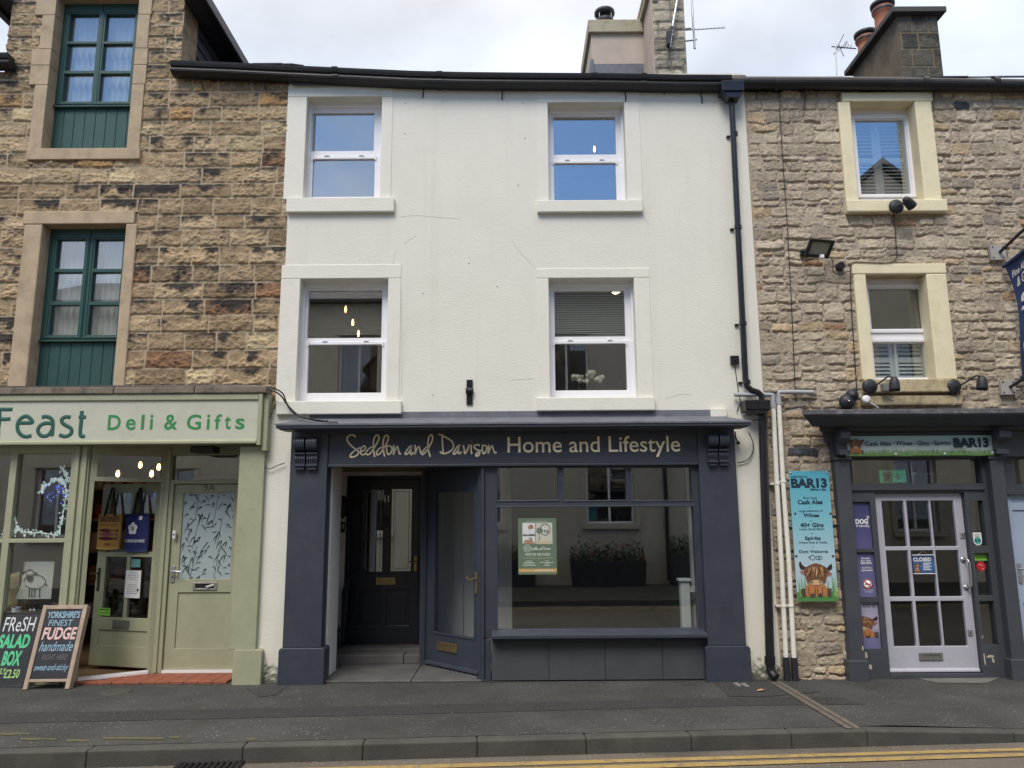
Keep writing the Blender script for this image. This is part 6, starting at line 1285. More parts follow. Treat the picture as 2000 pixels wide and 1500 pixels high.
for k in range(5): r_ = rc(1803, 1099 + k * 3.2, 1819 - (k % 2) * 3, 1100.4 + k * 3.2, yq); poly(b, [(r_[0], r_[2]), (r_[1], r_[2]), (r_[1], r_[3]), (r_[0], r_[3])], yq - .0015, 0)
f = lambda x, y: (lambda p: (p.x, p.z))(at(1784.5 + (x - 430) * .0145, 1099 + (y - 240) * .0195, yq)); cow(b, f, yq - .0015, 1, .0002, 7); b.build('print', [MT['white']] + COW, t)
b = MB(); x_, _, z_ = A(1804, 1075, yq); b.tube([(q[0] + .07, yq + .002, q[3]), (x_, yq + .01, z_), (q[1] - .07, yq + .002, q[3])], .0025, 5); b.build('cord', MT['chrome'], t)
q = rc(1718, 919, 1769, 942, .35); t = thing('exit_sign', 'green and white emergency exit sign hanging behind the glass over the bar door', 'sign', ((q[0] + q[1]) / 2, .35, q[2])); b = MB(); b.box(q[0], q[1], .35, .365, q[2], q[3]); b.plate((q[0] - .006, q[1] + .006, q[2] - .006, q[3] + .006), [(q[0] + .001, q[1] - .001, q[2] + .001, q[3] - .001)], .348, .367, 1); b.build('panel', [mat('exit_green', (.03, .26, .11), .4, .05, emit=.35), MT['white']], t)
b = MB(); cx, cz = q[0] + (q[1] - q[0]) * .3, (q[2] + q[3]) / 2; poly(b, [(cx - .05, q[2] + .008), (cx + .06, q[2] + .008), (cx + .06, q[3] - .008), (cx - .05, q[3] - .008)], .3485)
G2 = lambda pts: poly(b, [(cx + x, cz + z) for x, z in pts], .3475, 1)
G2([(-.012, .045), (.006, .05), (.012, .038), (-.002, .03)]); G2([(-.02, .025), (.02, .025), (.015, -.005), (-.012, -.005)]); G2([(.015, .02), (.045, .01), (.045, 0), (.015, .005)]); G2([(-.018, .02), (-.048, .0), (-.042, -.01), (-.012, .005)]); G2([(.0, -.005), (.035, -.03), (.04, -.055), (.028, -.055), (.02, -.033), (-.01, -.02)]); G2([(-.012, -.005), (-.02, -.035), (-.05, -.05), (-.045, -.058), (-.008, -.042), (.004, -.005)])
ax = q[0] + (q[1] - q[0]) * .7; poly(b, [(ax - .008, cz + .04), (ax + .008, cz + .04), (ax + .008, cz - .01), (ax + .035, cz + .012), (ax + .035, cz - .008), (ax, cz - .045), (ax - .035, cz - .008), (ax - .035, cz + .012), (ax - .008, cz - .01)], .3485); b.build('symbol', [MT['white'], mat('exit_green_print', (.03, .26, .11), .4)], t)
x_, _, z_ = A(1787, 924, .3); b = MB(); b.lathe([(.0, 0), (.03, 0), (.035, .01), (.0, .015)], (x_, .3, z_), 'Y', 16); b.tube([(x_ - .4, .31, z_ - .01), (x_ + .48, .31, z_ - .01)], .003, 5); b.build('curtain_rail', MT['chrome'], BH)
q = rc(1901, 1040, 1918, 1065, YQ - .012); yq = YQ - .008; t = thing('window_sticker', 'white shield-shaped sticker with a teal owl face on the narrow side window', 'sticker', ((q[0] + q[1]) / 2, yq, q[2])); b = MB(); cx = (q[0] + q[1]) / 2; wv = (q[1] - q[0]) / 2
b.prism([(q[0], q[3]), (q[0], q[2] + wv)] + [(cx + wv * math.cos(R(a)), q[2] + wv + wv * math.sin(R(a))) for a in range(190, 351, 16)] + [(q[1], q[2] + wv), (q[1], q[3])], yq, yq + .001); b.build('sheet', MT['white'], t)
b = MB(); cz = q[2] + wv * 1.05; poly(b, ell(cx, cz, wv * .78, wv * .78, 20), yq - .001, 0)
for s in (-1, 1): b.lathe([(.010, 0), (.016, 0), (.016, .0005), (.010, .0005)], (cx + s * .019, yq - .0015, cz), 'Y', 14, 1); poly(b, ell(cx + s * .019, cz, .005, .005, 8), yq - .002, 1)
text(b, "Travellers'", q[0] + .012, q[1] - .012, q[3] - .032, q[3] - .016, yq - .001, 1, .01); text(b, 'Choice', q[0] + .02, q[1] - .02, q[3] - .052, q[3] - .036, yq - .001, 1, .01); b.build('print', [flat('teal_print', (.05, .42, .36)), MT['black']], t)
q = rc(1904, 1079, 1929, 1095, YQ - .012); t = thing('window_sticker', 'bright green food hygiene sticker on the side window right of the lavender door', 'sticker', (q[0], yq, q[2])); b = MB(); b.box(q[0], q[1], yq, yq + .001, q[2], q[3]); b.build('sheet', flat('lime_print', (.22, .55, .07)), t); b = MB()
for k in range(6): cx = q[0] + .022 + k * .021 + (.012 if k == 5 else 0); b.lathe([(.004 if k < 5 else .008, 0), (.007 if k < 5 else .013, 0), (.007 if k < 5 else .013, .0005), (.004 if k < 5 else .008, .0005)], (cx, yq - .001, q[2] + .03), 'Y', 12)
text(b, '5', q[1] - .024, q[1] - .014, q[2] + .023, q[2] + .037, yq - .001); poly(b, [(q[0] + .01, q[3] - .02), (q[1] - .02, q[3] - .02), (q[1] - .02, q[3] - .011), (q[0] + .01, q[3] - .011)], yq - .001); b.build('print', MT['black'], t)
q = rc(1908, 1097, 1925, 1115, YQ - .012); t = thing('window_sticker', 'round red sticker below the green one on the side window', 'sticker', (q[0], yq, q[2])); b = MB(); b.prism(ell((q[0] + q[1]) / 2, (q[2] + q[3]) / 2, .052, .052, 18), yq, yq + .001); b.build('sheet', flat('red_sticker', (.45, .02, .03)), t); b = MB(); cx, cz = (q[0] + q[1]) / 2, (q[2] + q[3]) / 2
for dx_, dz_ in ((-.014, .02), (.012, .008), (.018, -.026)): poly(b, ell(cx + dx_, cz + dz_, .012, .007, 8), yq - .001)
b.build('print', flat('pale_red', (.7, .35, .33)), t)

# ---- lamps, boxes, pipes and cables on the bar house
def wall_lamp(base, head, label, spot=False):
    p, yh = at(*base, -.09 if not spot else -.10), (-.36 if not spot else -.22); h = at(*head, yh); t = thing('wall_lamp', label, 'lamp', (p.x, 0, p.z), group='black lamps on the bar front')
    b = MB(); b.lathe([(.0, 0), (.082, 0), (.086, .012), (.08, .03), (.055, .045), (.0, .05)], (p.x, -.05 if not spot else -.081, p.z), 'Y', 20); b.build('base', MT['dark_metal'], t)
    y0 = -.09
    if spot: pts = [(p.x, -.12, p.z), (p.x + .05, -.17, p.z + .01), (h.x - .05, yh, h.z + .03)]
    else: pts = [(p.x, y0, p.z - .01), (p.x + .03, y0 - .06, p.z), (p.x + (h.x - p.x) * .55, yh + .06, p.z + .05), (h.x - .06, yh, h.z + .085), (h.x, yh, h.z + .075)]
    b = MB(); b.tube(smooth([tuple(v) for v in pts], 4), .009, 8); b.build('arm', MT['dark_metal'], t)
    b = MB(); prof = [(.004, .085), (.022, .083), (.038, .065), (.052, .02), (.057, -.045), (.056, -.068), (.05, -.066), (.03, .03), (.002, .05)]
    b.lathe(prof, (0, 0, 0), 'Z', 20)
    Mh = Matrix.Translation(h) @ (Matrix.Rotation(R(-52), 4, 'Y') @ Matrix.Rotation(R(20), 4, 'X') if spot else Matrix.Rotation(R(3), 4, 'Y')); b.xf(Mh); b.build('lamp_shade', MT['dark_metal'], t)
wall_lamp((1701, 754), (1747, 751), 'black swan-neck wall lamp at the left end of the stained sill above the bar front'); wall_lamp((1865, 754), (1918, 749), 'black swan-neck wall lamp at the right end of the stained sill above the bar front'); wall_lamp((1751, 403), (1775, 396), 'small black spotlight on the cream sill of the upper bar window', True)
q = rc(1577, 474, 1620, 498, -.15); t = thing('floodlight', 'slim black floodlight tilted down on the rubble wall', 'light', ((q[0] + q[1]) / 2, -.02, q[2])); cx, cz = (q[0] + q[1]) / 2, (q[2] + q[3]) / 2; MF = Matrix.Translation((cx, -.17, cz)) @ Matrix.Rotation(R(14), 4, 'Z') @ Matrix.Rotation(R(42), 4, 'X')
b = MB(); b.plate((-.155, .155, -.11, .11), [(-.12, .12, -.075, .075)], -.022, .0); b.box(-.15, .15, .001, .022, -.105, .105); b.xf(MF); b.build('housing', MT['black_plastic'], t, bevel=.004); b = MB(); b.box(-.12, .12, -.008, -.002, -.075, .075); b.xf(MF); b.build('lens', mat('floodlight_lens', (.30, .30, .26), .25, .1), t); b = MB(); b.box(cx - .13, cx - .10, -.15, .0, cz - .015, cz + .01); b.box(cx - .16, cx - .06, -.03, .0, cz - .035, cz + .03); b.build('bracket', MT['black_plastic'], t, bevel=.004)
x_, _, z_ = A(1605, 501, -.18); b = MB(); b.box(x_ - .022, x_ + .022, -.2, -.15, z_ - .02, z_ + .02); b.build('sensor', MT['upvc'], t, bevel=.004)
x_, _, z_ = A(1642, 519, -.05); b = MB(); b.prism(ell(x_, z_, .05, .05, 8, 22.5, 382.5), -.07, 0); b.build('junction_box', MT['black_plastic'], BH, bevel=.006)
def cable(pts, r, y, label, m=None, cat='cable'):
    b = MB(); b.tube(smooth([A(p[0], p[1], p[2] if len(p) > 2 else y) for p in pts], 3), r, 6); return one(b, 'cable', m or MT['black_plastic'], label, cat)
cable([(1611, 499, -.12), (1622, 503), (1627, 512), (1627, 528), (1632, 535), (1639, 534), (1642, 526)], .0055, -.04, 'black cable looping from the floodlight to the black junction box')
cable([(1644, 526), (1646, 535), (1653, 531), (1659, 530)], .0055, -.045, 'short black cable from the junction box to the lower window')
cable([(1745, 414, -.09), (1747, 430), (1749, 450), (1750, 475), (1752, 498), (1745, 511), (1725, 514), (1690, 513), (1664, 514), (1661, 540), (1663, 600), (1668, 680), (1672, 740), (1674, 770)], .006, -.035, 'black cable running from the small spotlight round the lower cream window')
cable([(1521, 170), (1523, 210), (1528, 300), (1537, 430), (1543, 540), (1549, 660), (1553, 762), (1555, 785)], .005, -.035, 'long thin black cable dropping down the rubble wall from the gutter')
cable([(1733, 0 + 772, -.1), (1755, 790, -.02)], .004, -.05, 'short white flex under the left wall lamp', MT['wpipe'])
cable([(1870, 768, -.08), (1872, 780), (1862, 792)], .004, -.05, 'thin grey flex under the right swan-neck lamp', MT['gpipe'])
cable([(1466, 822, -.25), (1500, 815, -.06), (1540, 800, -.06), (1575, 793, -.06)], .006, -.06, 'black cable strung from the navy cornice to the bar cornice')
cable([(1448, 812, -.2), (1462, 806), (1478, 815, -.15), (1495, 818, -.06), (1530, 808, -.06), (1562, 797, -.1)], .005, -.1, 'thin grey cable sagging behind the white pipes', MT['gpipe'])
cable([(0 - 40, 757), (120, 756), (260, 755), (380, 754), (480, 754), (515, 756)], .016, -.15, 'thick black cable bundle lying along the stone slab over the deli sign')
cable([(-40, 763), (60, 759), (160, 761), (260, 758), (420, 756), (500, 757), (526, 760), (548, 772), (562, 792), (585, 812), (620, 822, -.28), (660, 824, -.3)], .009, -.16, 'black cable sweeping from the deli slab down to the navy cornice')
cable([(505, 755), (530, 757), (552, 768, -.1), (560, 788, -.1), (572, 806, -.12), (600, 817, -.26), (640, 822, -.3)], .008, -.14, 'thinner black cable beside the one sweeping down to the navy cornice')
cable([(538, 790, -.02), (528, 815), (516, 850), (508, 885), (512, 905), (524, 916), (540, 910), (556, 904)], .005, -.035, 'thin wire hanging in a loop on the white strip beside the deli sign')
cable([(1462, 845, -.15), (1470, 862), (1471, 880), (1463, 896), (1450, 902), (1440, 904)], .006, -.03, 'thin wire hanging in a loop right of the navy pilaster')
b = MB(); b.tube(smooth([A(1436, 843, -.03), A(1437, 855, -.03), A(1441, 863, -.03)], 3), .008, 6); b.ball(A(1442, 865, -.035), .02); one(b, 'wall_hook', MT['black_plastic'], 'small black hook on the white strip right of the navy pilaster', 'hook')
for i, (px, py, r_, l_) in enumerate(((1666, 772, .07, 'round black bell box beside the end of the stained sill'), (1656, 784, .085, 'dark round sounder sitting on the bar cornice'))):
    x_, _, z_ = A(px, py, -.08); b = MB(); b.lathe([(r_, 0), (r_ * 1.02, .02), (r_ * .8, .06), (r_ * .2, .07), (.01, .075)], (x_, -.04, z_), 'Y', 18, 0)
    if i: b.ball((x_, -.115, z_), .012, 1)
    one(b, 'alarm_bell', [MT['dark_metal'], MT['chrome']], l_, 'alarm')
q = rc(1721, 750, 1744, 765, -.1); b = MB(); b.box(q[0], q[1], -.15, -.08, q[2], q[3]); b.box(q[0] + .01, q[1] - .01, -.154, -.1501, q[2] + .012, q[3] - .012); one(b, 'junction_box', mat('grey_box', (.17, .18, .18), .5), 'small grey junction box on the stained sill behind the left swan-neck lamp', 'box', bevel=.003)
x_, _, z_ = A(1695, 779, -.1); b = MB(); b.lathe([(.045, 0), (.045, .02), (.02, .025)], (x_, -.055, z_), 'Y', 16); b.tube([(x_ + .03, -.09, z_ - .04), (x_ + .12, -.08, z_ - .1)], .006, 5); one(b, 'sensor', MT['upvc'], 'round white sensor with loose wires under the stained sill', 'sensor')
def pipe(p, boot, label):
    t = thing('waste_pipe', label, 'pipe', (A(*p[-1], -.06)[0], -.06, 0), group='waste pipes on the bar wall'); g, w_ = [A(a, c, -.065) for a, c in p[:4]], [A(a, c, -.065) for a, c in p[3:]]
    xm = [v for v in w_]; b = MB(); b.tube(smooth(g, 3), .024, 10); b.tube([(g[-1][0], g[-1][1], g[-1][2] - .03), (g[-1][0], g[-1][1], g[-1][2] + .04)], .031, 10); b.build('branch', MT['gpipe'], t)
    b = MB(); b.tube(w_, .026, 12)
    b.build('riser', MT['wpipe'], t); e = w_[-1]; b = MB(); b.tube([(e[0], e[1], .0), (e[0], e[1], e[2] + .02)], .036, 12); b.build('boot', MT['dark_metal'], t)
    for fz in (.32, .80): c_ = [w_[0][i] + (w_[-1][i] - w_[0][i]) * fz for i in range(3)]; b = MB(); b.tube([(c_[0], c_[1], c_[2] - .012), (c_[0], c_[1], c_[2] + .012)], .032, 12); b.box(c_[0] - .07, c_[0] - .02, -.05, 0, c_[2] - .01, c_[2] + .01); b.build('clip', MT['wpipe'], t)
pipe([(1434, 771), (1504, 771), (1509, 776), (1510, 792), (1518, 960), (1526, 1100), (1535, 1287)], 1, 'left white waste pipe with a stub running behind the black rain head')
pipe([(1588, 766), (1524, 766), (1520, 770), (1521, 785), (1530, 950), (1541, 1100), (1551, 1288)], 1, 'right white waste pipe with a long grey arm over the rubble wall')

# ---- aerials
def aerial(pts, m=None): b = MB(); [b.tube([p, q], r_, 6) for p, q, r_ in pts]; return b
Y_ = 2.7; P_ = lambda px, py: Vector(A(px, py, Y_)); t = thing('tv_aerial', 'television aerial with a long boom on the mast behind the stone-faced chimney', 'aerial', P_(1357, 95))
b = MB(); b.tube([P_(1350, -20), P_(1357, 95)], .018, 8); b.tube([P_(1338, 80), P_(1361, 77)], .016, 8); b.tube([P_(1338, 56), P_(1350, 55)], .016, 8); b.build('mast', MT['chrome'], t); b = MB(); u0, u1 = P_(1338, 59), P_(1416, 54); b.tube([u0, u1], .010, 6)
for i in range(8): c_ = u0 + (u1 - u0) * (.28 + .1 * i); b.tube([c_ + Vector((0, -.05, -.05)), c_ + Vector((0, .05, .06))], .005, 5)
b.build('boom', MT['gpipe'], t)
Y_ = 2.1; t = thing('tv_aerial', 'short dark panel aerial fixed to the stone face of the chimney', 'aerial', P_(1310, 95)); b = MB(); b.tube([P_(1326, -20), P_(1312, 60), P_(1308, 92)], .018, 8); b.build('mast', MT['chrome'], t); b = MB(); a, c = P_(1305, 93), P_(1312, 52); b.tube([a, c], .028, 6); b.box(P_(1301, 80).x, P_(1307, 80).x, 2.0, 2.08, P_(1303, 92).z, P_(1303, 68).z)
for k in range(5): c_ = a + (c - a) * (.1 + .2 * k); b.tube([c_ + Vector((-.05, 0, 0)), c_ + Vector((.08, 0, .02))], .006, 5)
b.build('panel', MT['dark_metal'], t); b = MB(); b.tube([P_(1309, 93), P_(1308, 108), P_(1303, 122), P_(1306, 136)], .005, 5); b.build('lead', MT['black_plastic'], t)
Y_ = 3.4; t = thing('tv_aerial', 'small spiky aerial on a thin white pole left of the sooty chimney', 'aerial', P_(1634, 143)); b = MB(); b.tube([P_(1634, 146), P_(1632, 85)], .013, 6); b.build('mast', MT['wpipe'], t); b = MB(); u0, u1 = P_(1624, 91), P_(1672, 95); b.tube([u0, u1], .010, 6)
for px, py, dx_, dy_ in ((1636, 91, 12, -24), (1640, 92, 8, 18), (1646, 92, 8, -12), (1650, 92, 5, -10), (1637, 93, -9, 14), (1643, 92, -7, 9), (1655, 93, 3, -7), (1661, 94, 2, -6)): b.tube([P_(px, py), P_(px + dx_, py + dy_)], .006, 5); b.tube([P_(px, py), P_(px - dx_ * .3, py - dy_ * .3)], .006, 5)
b.build('boom', MT['dark_metal'], t)

# ---- poster in the navy shop window
yp = YW + .012; q = rc(1012, 1012, 1087, 1122, yp); t = thing('poster', 'green WE\'VE MOVED poster with three pictures on the navy shop window', 'poster', ((q[0] + q[1]) / 2, yp, q[2])); b = MB(); b.box(q[0], q[1], yp, yp + .004, q[2], q[3]); b.build('sheet', mat('poster_green', (.125, .18, .12), .45, .04), t)
U = lambda x, y: (q[0] + (q[1] - q[0]) * (x - 130) / 870, q[3] - (q[3] - q[2]) * (y - 145) / 1275)
b = MB(); S_ = lambda x0, y0, x1, y1, m, k=1: poly(b, [U(x0, y0), U(x1, y0), U(x1, y1), U(x0, y1)], yp - .0006 * k, m)
S_(230, 250, 520, 545, 0); S_(230, 555, 520, 735, 0); S_(535, 250, 910, 735, 1); S_(240, 510, 515, 545, 2, 2); S_(240, 700, 510, 735, 3, 2); S_(540, 670, 905, 725, 5, 2)
for cx, cz, rx, rz, m in ((420, 355, 60, 65, 3), (445, 330, 25, 30, 6), (350, 470, 40, 60, 0), (440, 450, 60, 60, 0), (370, 670, 110, 32, 3), (600, 430, 55, 70, 4), (660, 430, 40, 50, 4), (800, 450, 25, 45, 4)): poly(b, [U(*p) for p in ell(cx, cz, rx, rz, 14)], yp - .0018 - cx * 1e-6, m)
S_(395, 600, 450, 650, 3, 4); S_(370, 590, 440, 605, 2, 5)
ring = [U(*p) for p in ell(745, 405, 112, 128, 28)] + [U(745 + 112, 405)]; stroke(b, [(x, yp - .003, z) for x, z in ring], .0035, 2, .4, 5, 1); S_(700, 380, 770, 480, 0, 4); S_(715, 410, 755, 470, 2, 5)
for s in (0, 130): S_(600 + s * 1.7, 500, 625 + s * 1.7, 665, 3 if s == 0 else 1, 4)
S_(140, 1290, 1000, 1370, 7)
for x0, y0, x1, w_ in ((225, 1050, 360, 5), (780, 1050, 910, 5), (310, 218, 800, 6), (200, 1328, 460, 16), (485, 1328, 925, 18)): S_(x0, y0 - w_ / 2, x1, y0 + w_ / 2, 0 if y0 != 1328 or x0 > 300 else 8, 2)
for x0, x1, y0 in ((300, 445, 1120), (255, 490, 1152), (240, 510, 1184), (228, 530, 1218), (740, 810, 1118), (620, 935, 1150), (728, 830, 1184), (705, 850, 1216)): S_(x0, y0 - 8, x1, y0 + 8, 9, 2)
S_(571, 1100, 575, 1280, 9, 2)
c_ = U(335, 830); b.lathe([(.036, 0), (.041, 0), (.041, .001), (.036, .001)], (c_[0], yp - .0006, c_[1]), 'Y', 24, 0); text(b, 'SD', c_[0] - .024, c_[0] + .024, c_[1] - .02, c_[1] + .02, yp - .002, 0, .01)
xa_, za_ = U(425, 860); sc = (U(870, 0)[0] - xa_) / (970 - 678)
for pts in SCRP: stroke(b, [(xa_ + (x - 678) * sc, yp - .0015, za_ + (892 - y) * sc * 1.1 - .006) for x, y in pts], .0022, 0, .3, 5, 2)
r_ = (*[U(280, 0)[0], U(855, 0)[0]], U(0, 1000)[1], U(0, 938)[1]); text(b, "WE'VE MOVED", *r_, yp - .0015, 0, .012); text(b, 'You can now find us at', U(370, 0)[0], U(765, 0)[0], U(0, 1066)[1], U(0, 1034)[1], yp - .0015, 9)
b.build('print', [flat('poster_white', (.62, .64, .64)), flat('poster_cream', (.52, .52, .45)), flat('poster_grey', (.12, .13, .15)), flat('poster_brown', (.34, .22, .14)), flat('poster_leaf', (.14, .2, .13)), flat('poster_straw', (.5, .46, .3)), flat('poster_red', (.35, .12, .08)), flat('poster_ochre', (.50, .33, .12)), flat('poster_lightochre', (.6, .45, .2)), flat('poster_pale', (.45, .5, .44))], t)

# ---- lobby of number 11
yb_ = LBY - .001; x_, _, z_ = A(671, 990, yb_); t = thing('wall_lantern', 'ornate black wall lantern left of the inner navy door', 'lamp', (x_, yb_, z_)); b = MB(); b.lathe([(.02, .14), (.05, .12), (.065, .06), (.06, -.06), (.04, -.12), (.01, -.15)], (x_, yb_ - .05, z_), 'Z', 10); b.build('body', MT['dark_metal'], t); b = MB(); b.box(x_ - .04, x_ + .04, yb_ - .01, yb_, z_ - .12, z_ + .12); b.build('back_plate', MT['dark_metal'], t, bevel=.004)
q = rc(662, 1019, 674, 1040, yb_); t = thing('number_plate', 'small dark slate plate with number 11 by the inner navy door', 'sign', (q[0], yb_, q[2])); b = MB(); b.box(q[0], q[1], yb_ - .012, yb_, q[2], q[3]); b.build('plate', MT['navy_dark'], t, bevel=.002); b = MB(); text(b, '11', q[0] + .02, q[1] - .02, q[2] + .05, q[3] - .03, yb_ - .0135, 0, .02); b.build('lettering', MT['white'], t)
p = at(668, 1200, LBY - .2); t = thing('umbrella', 'furled black umbrella leaning in the lobby corner by the inner door', 'umbrella', (p.x, LBY - .15, .125)); b = MB(); zt2 = at(668, 1125, LBY - .1).z; b.tube([(p.x, LBY - .16, .14), (p.x + .005, LBY - .14, .3), (p.x + .02, LBY - .08, zt2 - .2), (p.x + .03, LBY - .05, zt2 - .06)], [.008, .03, .055, .03], 10); b.build('canopy', MT['black'], t); b = MB(); b.tube(smooth([(p.x + .03, LBY - .05, zt2 - .06), (p.x + .035, LBY - .045, zt2 + .03), (p.x + .06, LBY - .05, zt2 + .06), (p.x + .08, LBY - .06, zt2 + .03)], 3), .012, 8); b.build('handle', MT['dark_metal'], t)
p = at(661, 1262, LBY - .1); b = MB(); b.lathe([(.06, 0), (.065, .05), (.055, .15), (.03, .2), (.01, .21)], (p.x, LBY - .12, .152), 'Z', 14); b.tube([(p.x, LBY - .12, .35), (p.x, LBY - .12, .40)], .01, 6); one(b, 'door_stop', MT['dark_metal'], 'small dark doorstop on the step at the left of the inner door', 'doorstop')

# ---- lights and flowers behind the upper windows
def pendant(px, py, y, drop, label, group=None, r=.03):
    p = Vector(A(px, py, y)); t = thing('pendant_light', label, 'light', p, group=group); b = MB(); b.lathe([(.004, -.04), (r * .6, -.025), (r * .75, 0), (r * .5, .035), (r * .35, .05)], p, 'Z', 12); b.build('bulb', MT['bulb'], t); b = MB(); b.tube([(p.x, p.y, p.z + .05), (p.x, p.y, p.z + drop)], .006, 6); b.tube([(p.x, p.y, p.z + .05), (p.x, p.y, p.z + .11)], .018, 8); b.build('flex', MT['dark_metal'], t)
for px, py, l_ in ((675, 605, 'highest lit bulb of the three hanging in the lower left sash window'), (689, 631, 'middle lit bulb of the three hanging in the lower left sash window'), (700, 652, 'lowest lit bulb of the three hanging in the lower left sash window')): pendant(px, py, 1.2, .5, l_, 'lit bulbs in the lower left window', .022)
pendant(1161, 292, 1.4, .5, 'single small lit bulb behind the upper right sash window', None, .022)
p = Vector(A(1203, 572, 1.0)); b = MB(); b.lathe([(.05, 0), (.05, .015), (.03, .02)], p, 'Z', 14); one(b, 'downlight', MT['bulb_soft'], 'warm ceiling downlight at the top of the lower right sash window', 'light')
t = thing('flower_garland', 'row of cream flower heads on the sill of the lower right sash window', 'flowers', A(1147, 760, .36)); rr = random.Random(12); b = MB()
for i in range(17): x_, y_, z_ = A(1119 + 58 * (i / 16) + rr.uniform(-2, 2), 737 + rr.uniform(-10, 9) + 4 * abs(i / 16 - .5), .36 + rr.uniform(-.03, .03)); r_ = rr.uniform(.022, .04); b.ball((x_, y_, z_), r_, i % 2, 8, (1, 1, .9)); b.ball((x_ + .01, y_ - r_ * .6, z_), r_ * .5, 1 - i % 2, 6)
b.build('flower_heads', [flat('cream_petal', (.62, .56, .42)), flat('ivory_petal', (.66, .62, .52))], t); b = MB(); b.tube(smooth([A(1118, 742, .38), A(1135, 739, .37), A(1150, 741, .37), A(1165, 740, .37), A(1178, 742, .38)], 3), .008, 6); p0 = ops['lr']; b.tube([A(1130, 742, .38), (A(1130, 742, .38)[0], .38, p0[2] + .01)], .005, 5); b.tube([A(1165, 742, .38), (A(1165, 742, .38)[0], .38, p0[2] + .01)], .005, 5); b.build('stems', MT['wood'], t)
p0 = ops['ll']

# ---- deli door bags, papers and stickers
def on_door(x, z, y=-.03): return MO @ Vector((x, y, z))
MOi = MO.inverted(); rzO = math.atan2(LH.y - LL.y, LH.x - LL.x)
def door_px(px, py):                                             # photo pixel -> door-local x, z
    o_, d_ = MOi @ CAM, MOi.to_3x3() @ ray(px, py); k = -o_.y / d_.y; v = o_ + d_ * k; return v.x, v.z
def tote(px0, px1, py0, py1, pyh, label, mcol, art, hand):
    xa2, zt2 = door_px(px0, (py0 + py1) / 2); xb2, _ = door_px(px1, (py0 + py1) / 2); _, z1 = door_px((px0 + px1) / 2, py0); _, z0 = door_px((px0 + px1) / 2, py1); _, zh2 = door_px((px0 + px1) / 2, pyh)
    w_, h_ = xb2 - xa2, z1 - z0; o_ = on_door((xa2 + xb2) / 2, z0, -.02); t = thing('tote_bag', label, 'bag', o_, rzO, 'tote bags on the deli door')
    b = MB(); n_, m_ = 10, 10; vs = []
    for s in (0, 1):
        for i in range(n_ + 1):
            for k in range(m_ + 1):
                u, v = i / n_, k / m_; puff = (.028 * (1 - (2 * u - 1) ** 2) ** .6 * (1 - (2 * v - 1) ** 4) + .006 * math.sin(7 * u + 4 * v)) ; vs.append((-w_ / 2 + w_ * u + .006 * math.sin(5 * v), -.012 - puff if s == 0 else .0, h_ * v - .01 * math.sin(math.pi * u) * (1 - v)))
    q_ = (n_ + 1) * (m_ + 1); fs = []
    for s in (0, 1):
        for i in range(n_):
            for k in range(m_): a = s * q_ + i * (m_ + 1) + k; f_ = (a, a + m_ + 1, a + m_ + 2, a + 1); fs.append(f_ if s == 0 else f_[::-1])
    b.add(vs, fs, 0, True); ed = [i * (m_ + 1) for i in range(n_ + 1)] + [n_ * (m_ + 1) + k for k in range(1, m_ + 1)] + [i * (m_ + 1) + m_ for i in range(n_ - 1, -1, -1)] + [k for k in range(m_ - 1, 0, -1)]
    b.f += [[a, c, c + q_, a + q_] for a, c in zip(ed, ed[1:] + ed[:1])]; b.m += [0] * len(ed); b.s += [True] * len(ed); b.build('bag', mcol, t, local=True)
    b = MB(); hz = zh2 - z0
    for y_ in (-.03, -.008): b.tube([(-w_ * .22, y_, h_ * .93), (-w_ * .10, y_ * .6 - .01, h_ + (hz - h_) * .55), (-.008, -.012, hz), (.012, -.012, hz), (w_ * .12, y_ * .6 - .01, h_ + (hz - h_) * .55), (w_ * .24, y_, h_ * .93)], .012, 6, 0, .3)
    b.build('handle', hand, t, local=True); b = MB(); art(b, w_, h_); b.build('print', b.mats, t, local=True)
def yb2(x, z, w_, h_): u, v = x / w_ + .5, z / h_; return -.012 - (.028 * max(0, 1 - (2 * u - 1) ** 2) ** .6 * (1 - (2 * v - 1) ** 4) + .006 * math.sin(7 * u + 4 * v)) - .004
def drape(b, t, w_, h_, m): b.add([(x, yb2(x, z, w_, h_), z) for x, _, z in t.v], t.f, m)
def art1(b, w_, h_):
    b.mats = [flat('maroon_print', (.13, .02, .035)), flat('red_brown_print', (.30, .055, .06)), flat('pink_fish', (.34, .08, .11))]
    t = MB(); text(t, 'SARDINES', -w_ * .42, w_ * .42, h_ * .77, h_ * .93, 0, 0, .02); drape(b, t, w_, h_, 0); t = MB(); text(t, 'PERFECTLY GOOD', -w_ * .38, w_ * .38, h_ * .66, h_ * .72, 0, 0, .01); drape(b, t, w_, h_, 1)
    for cz, m in ((.53, 0), (.42, 2), (.30, 0)):
        t = MB(); poly(t, [(w_ * x, h_ * (cz + z)) for x, z in ((-.42, 0), (-.3, .04), (-.05, .055), (.2, .03), (.33, .01), (.44, .05), (.41, 0), (.44, -.045), (.33, -.015), (.1, -.05), (-.2, -.045))], 0); drape(b, t, w_, h_, m)
    t = MB(); text(t, 'TINNED', -w_ * .12, w_ * .16, h_ * .10, h_ * .17, 0, 0, .01); drape(b, t, w_, h_, 1)
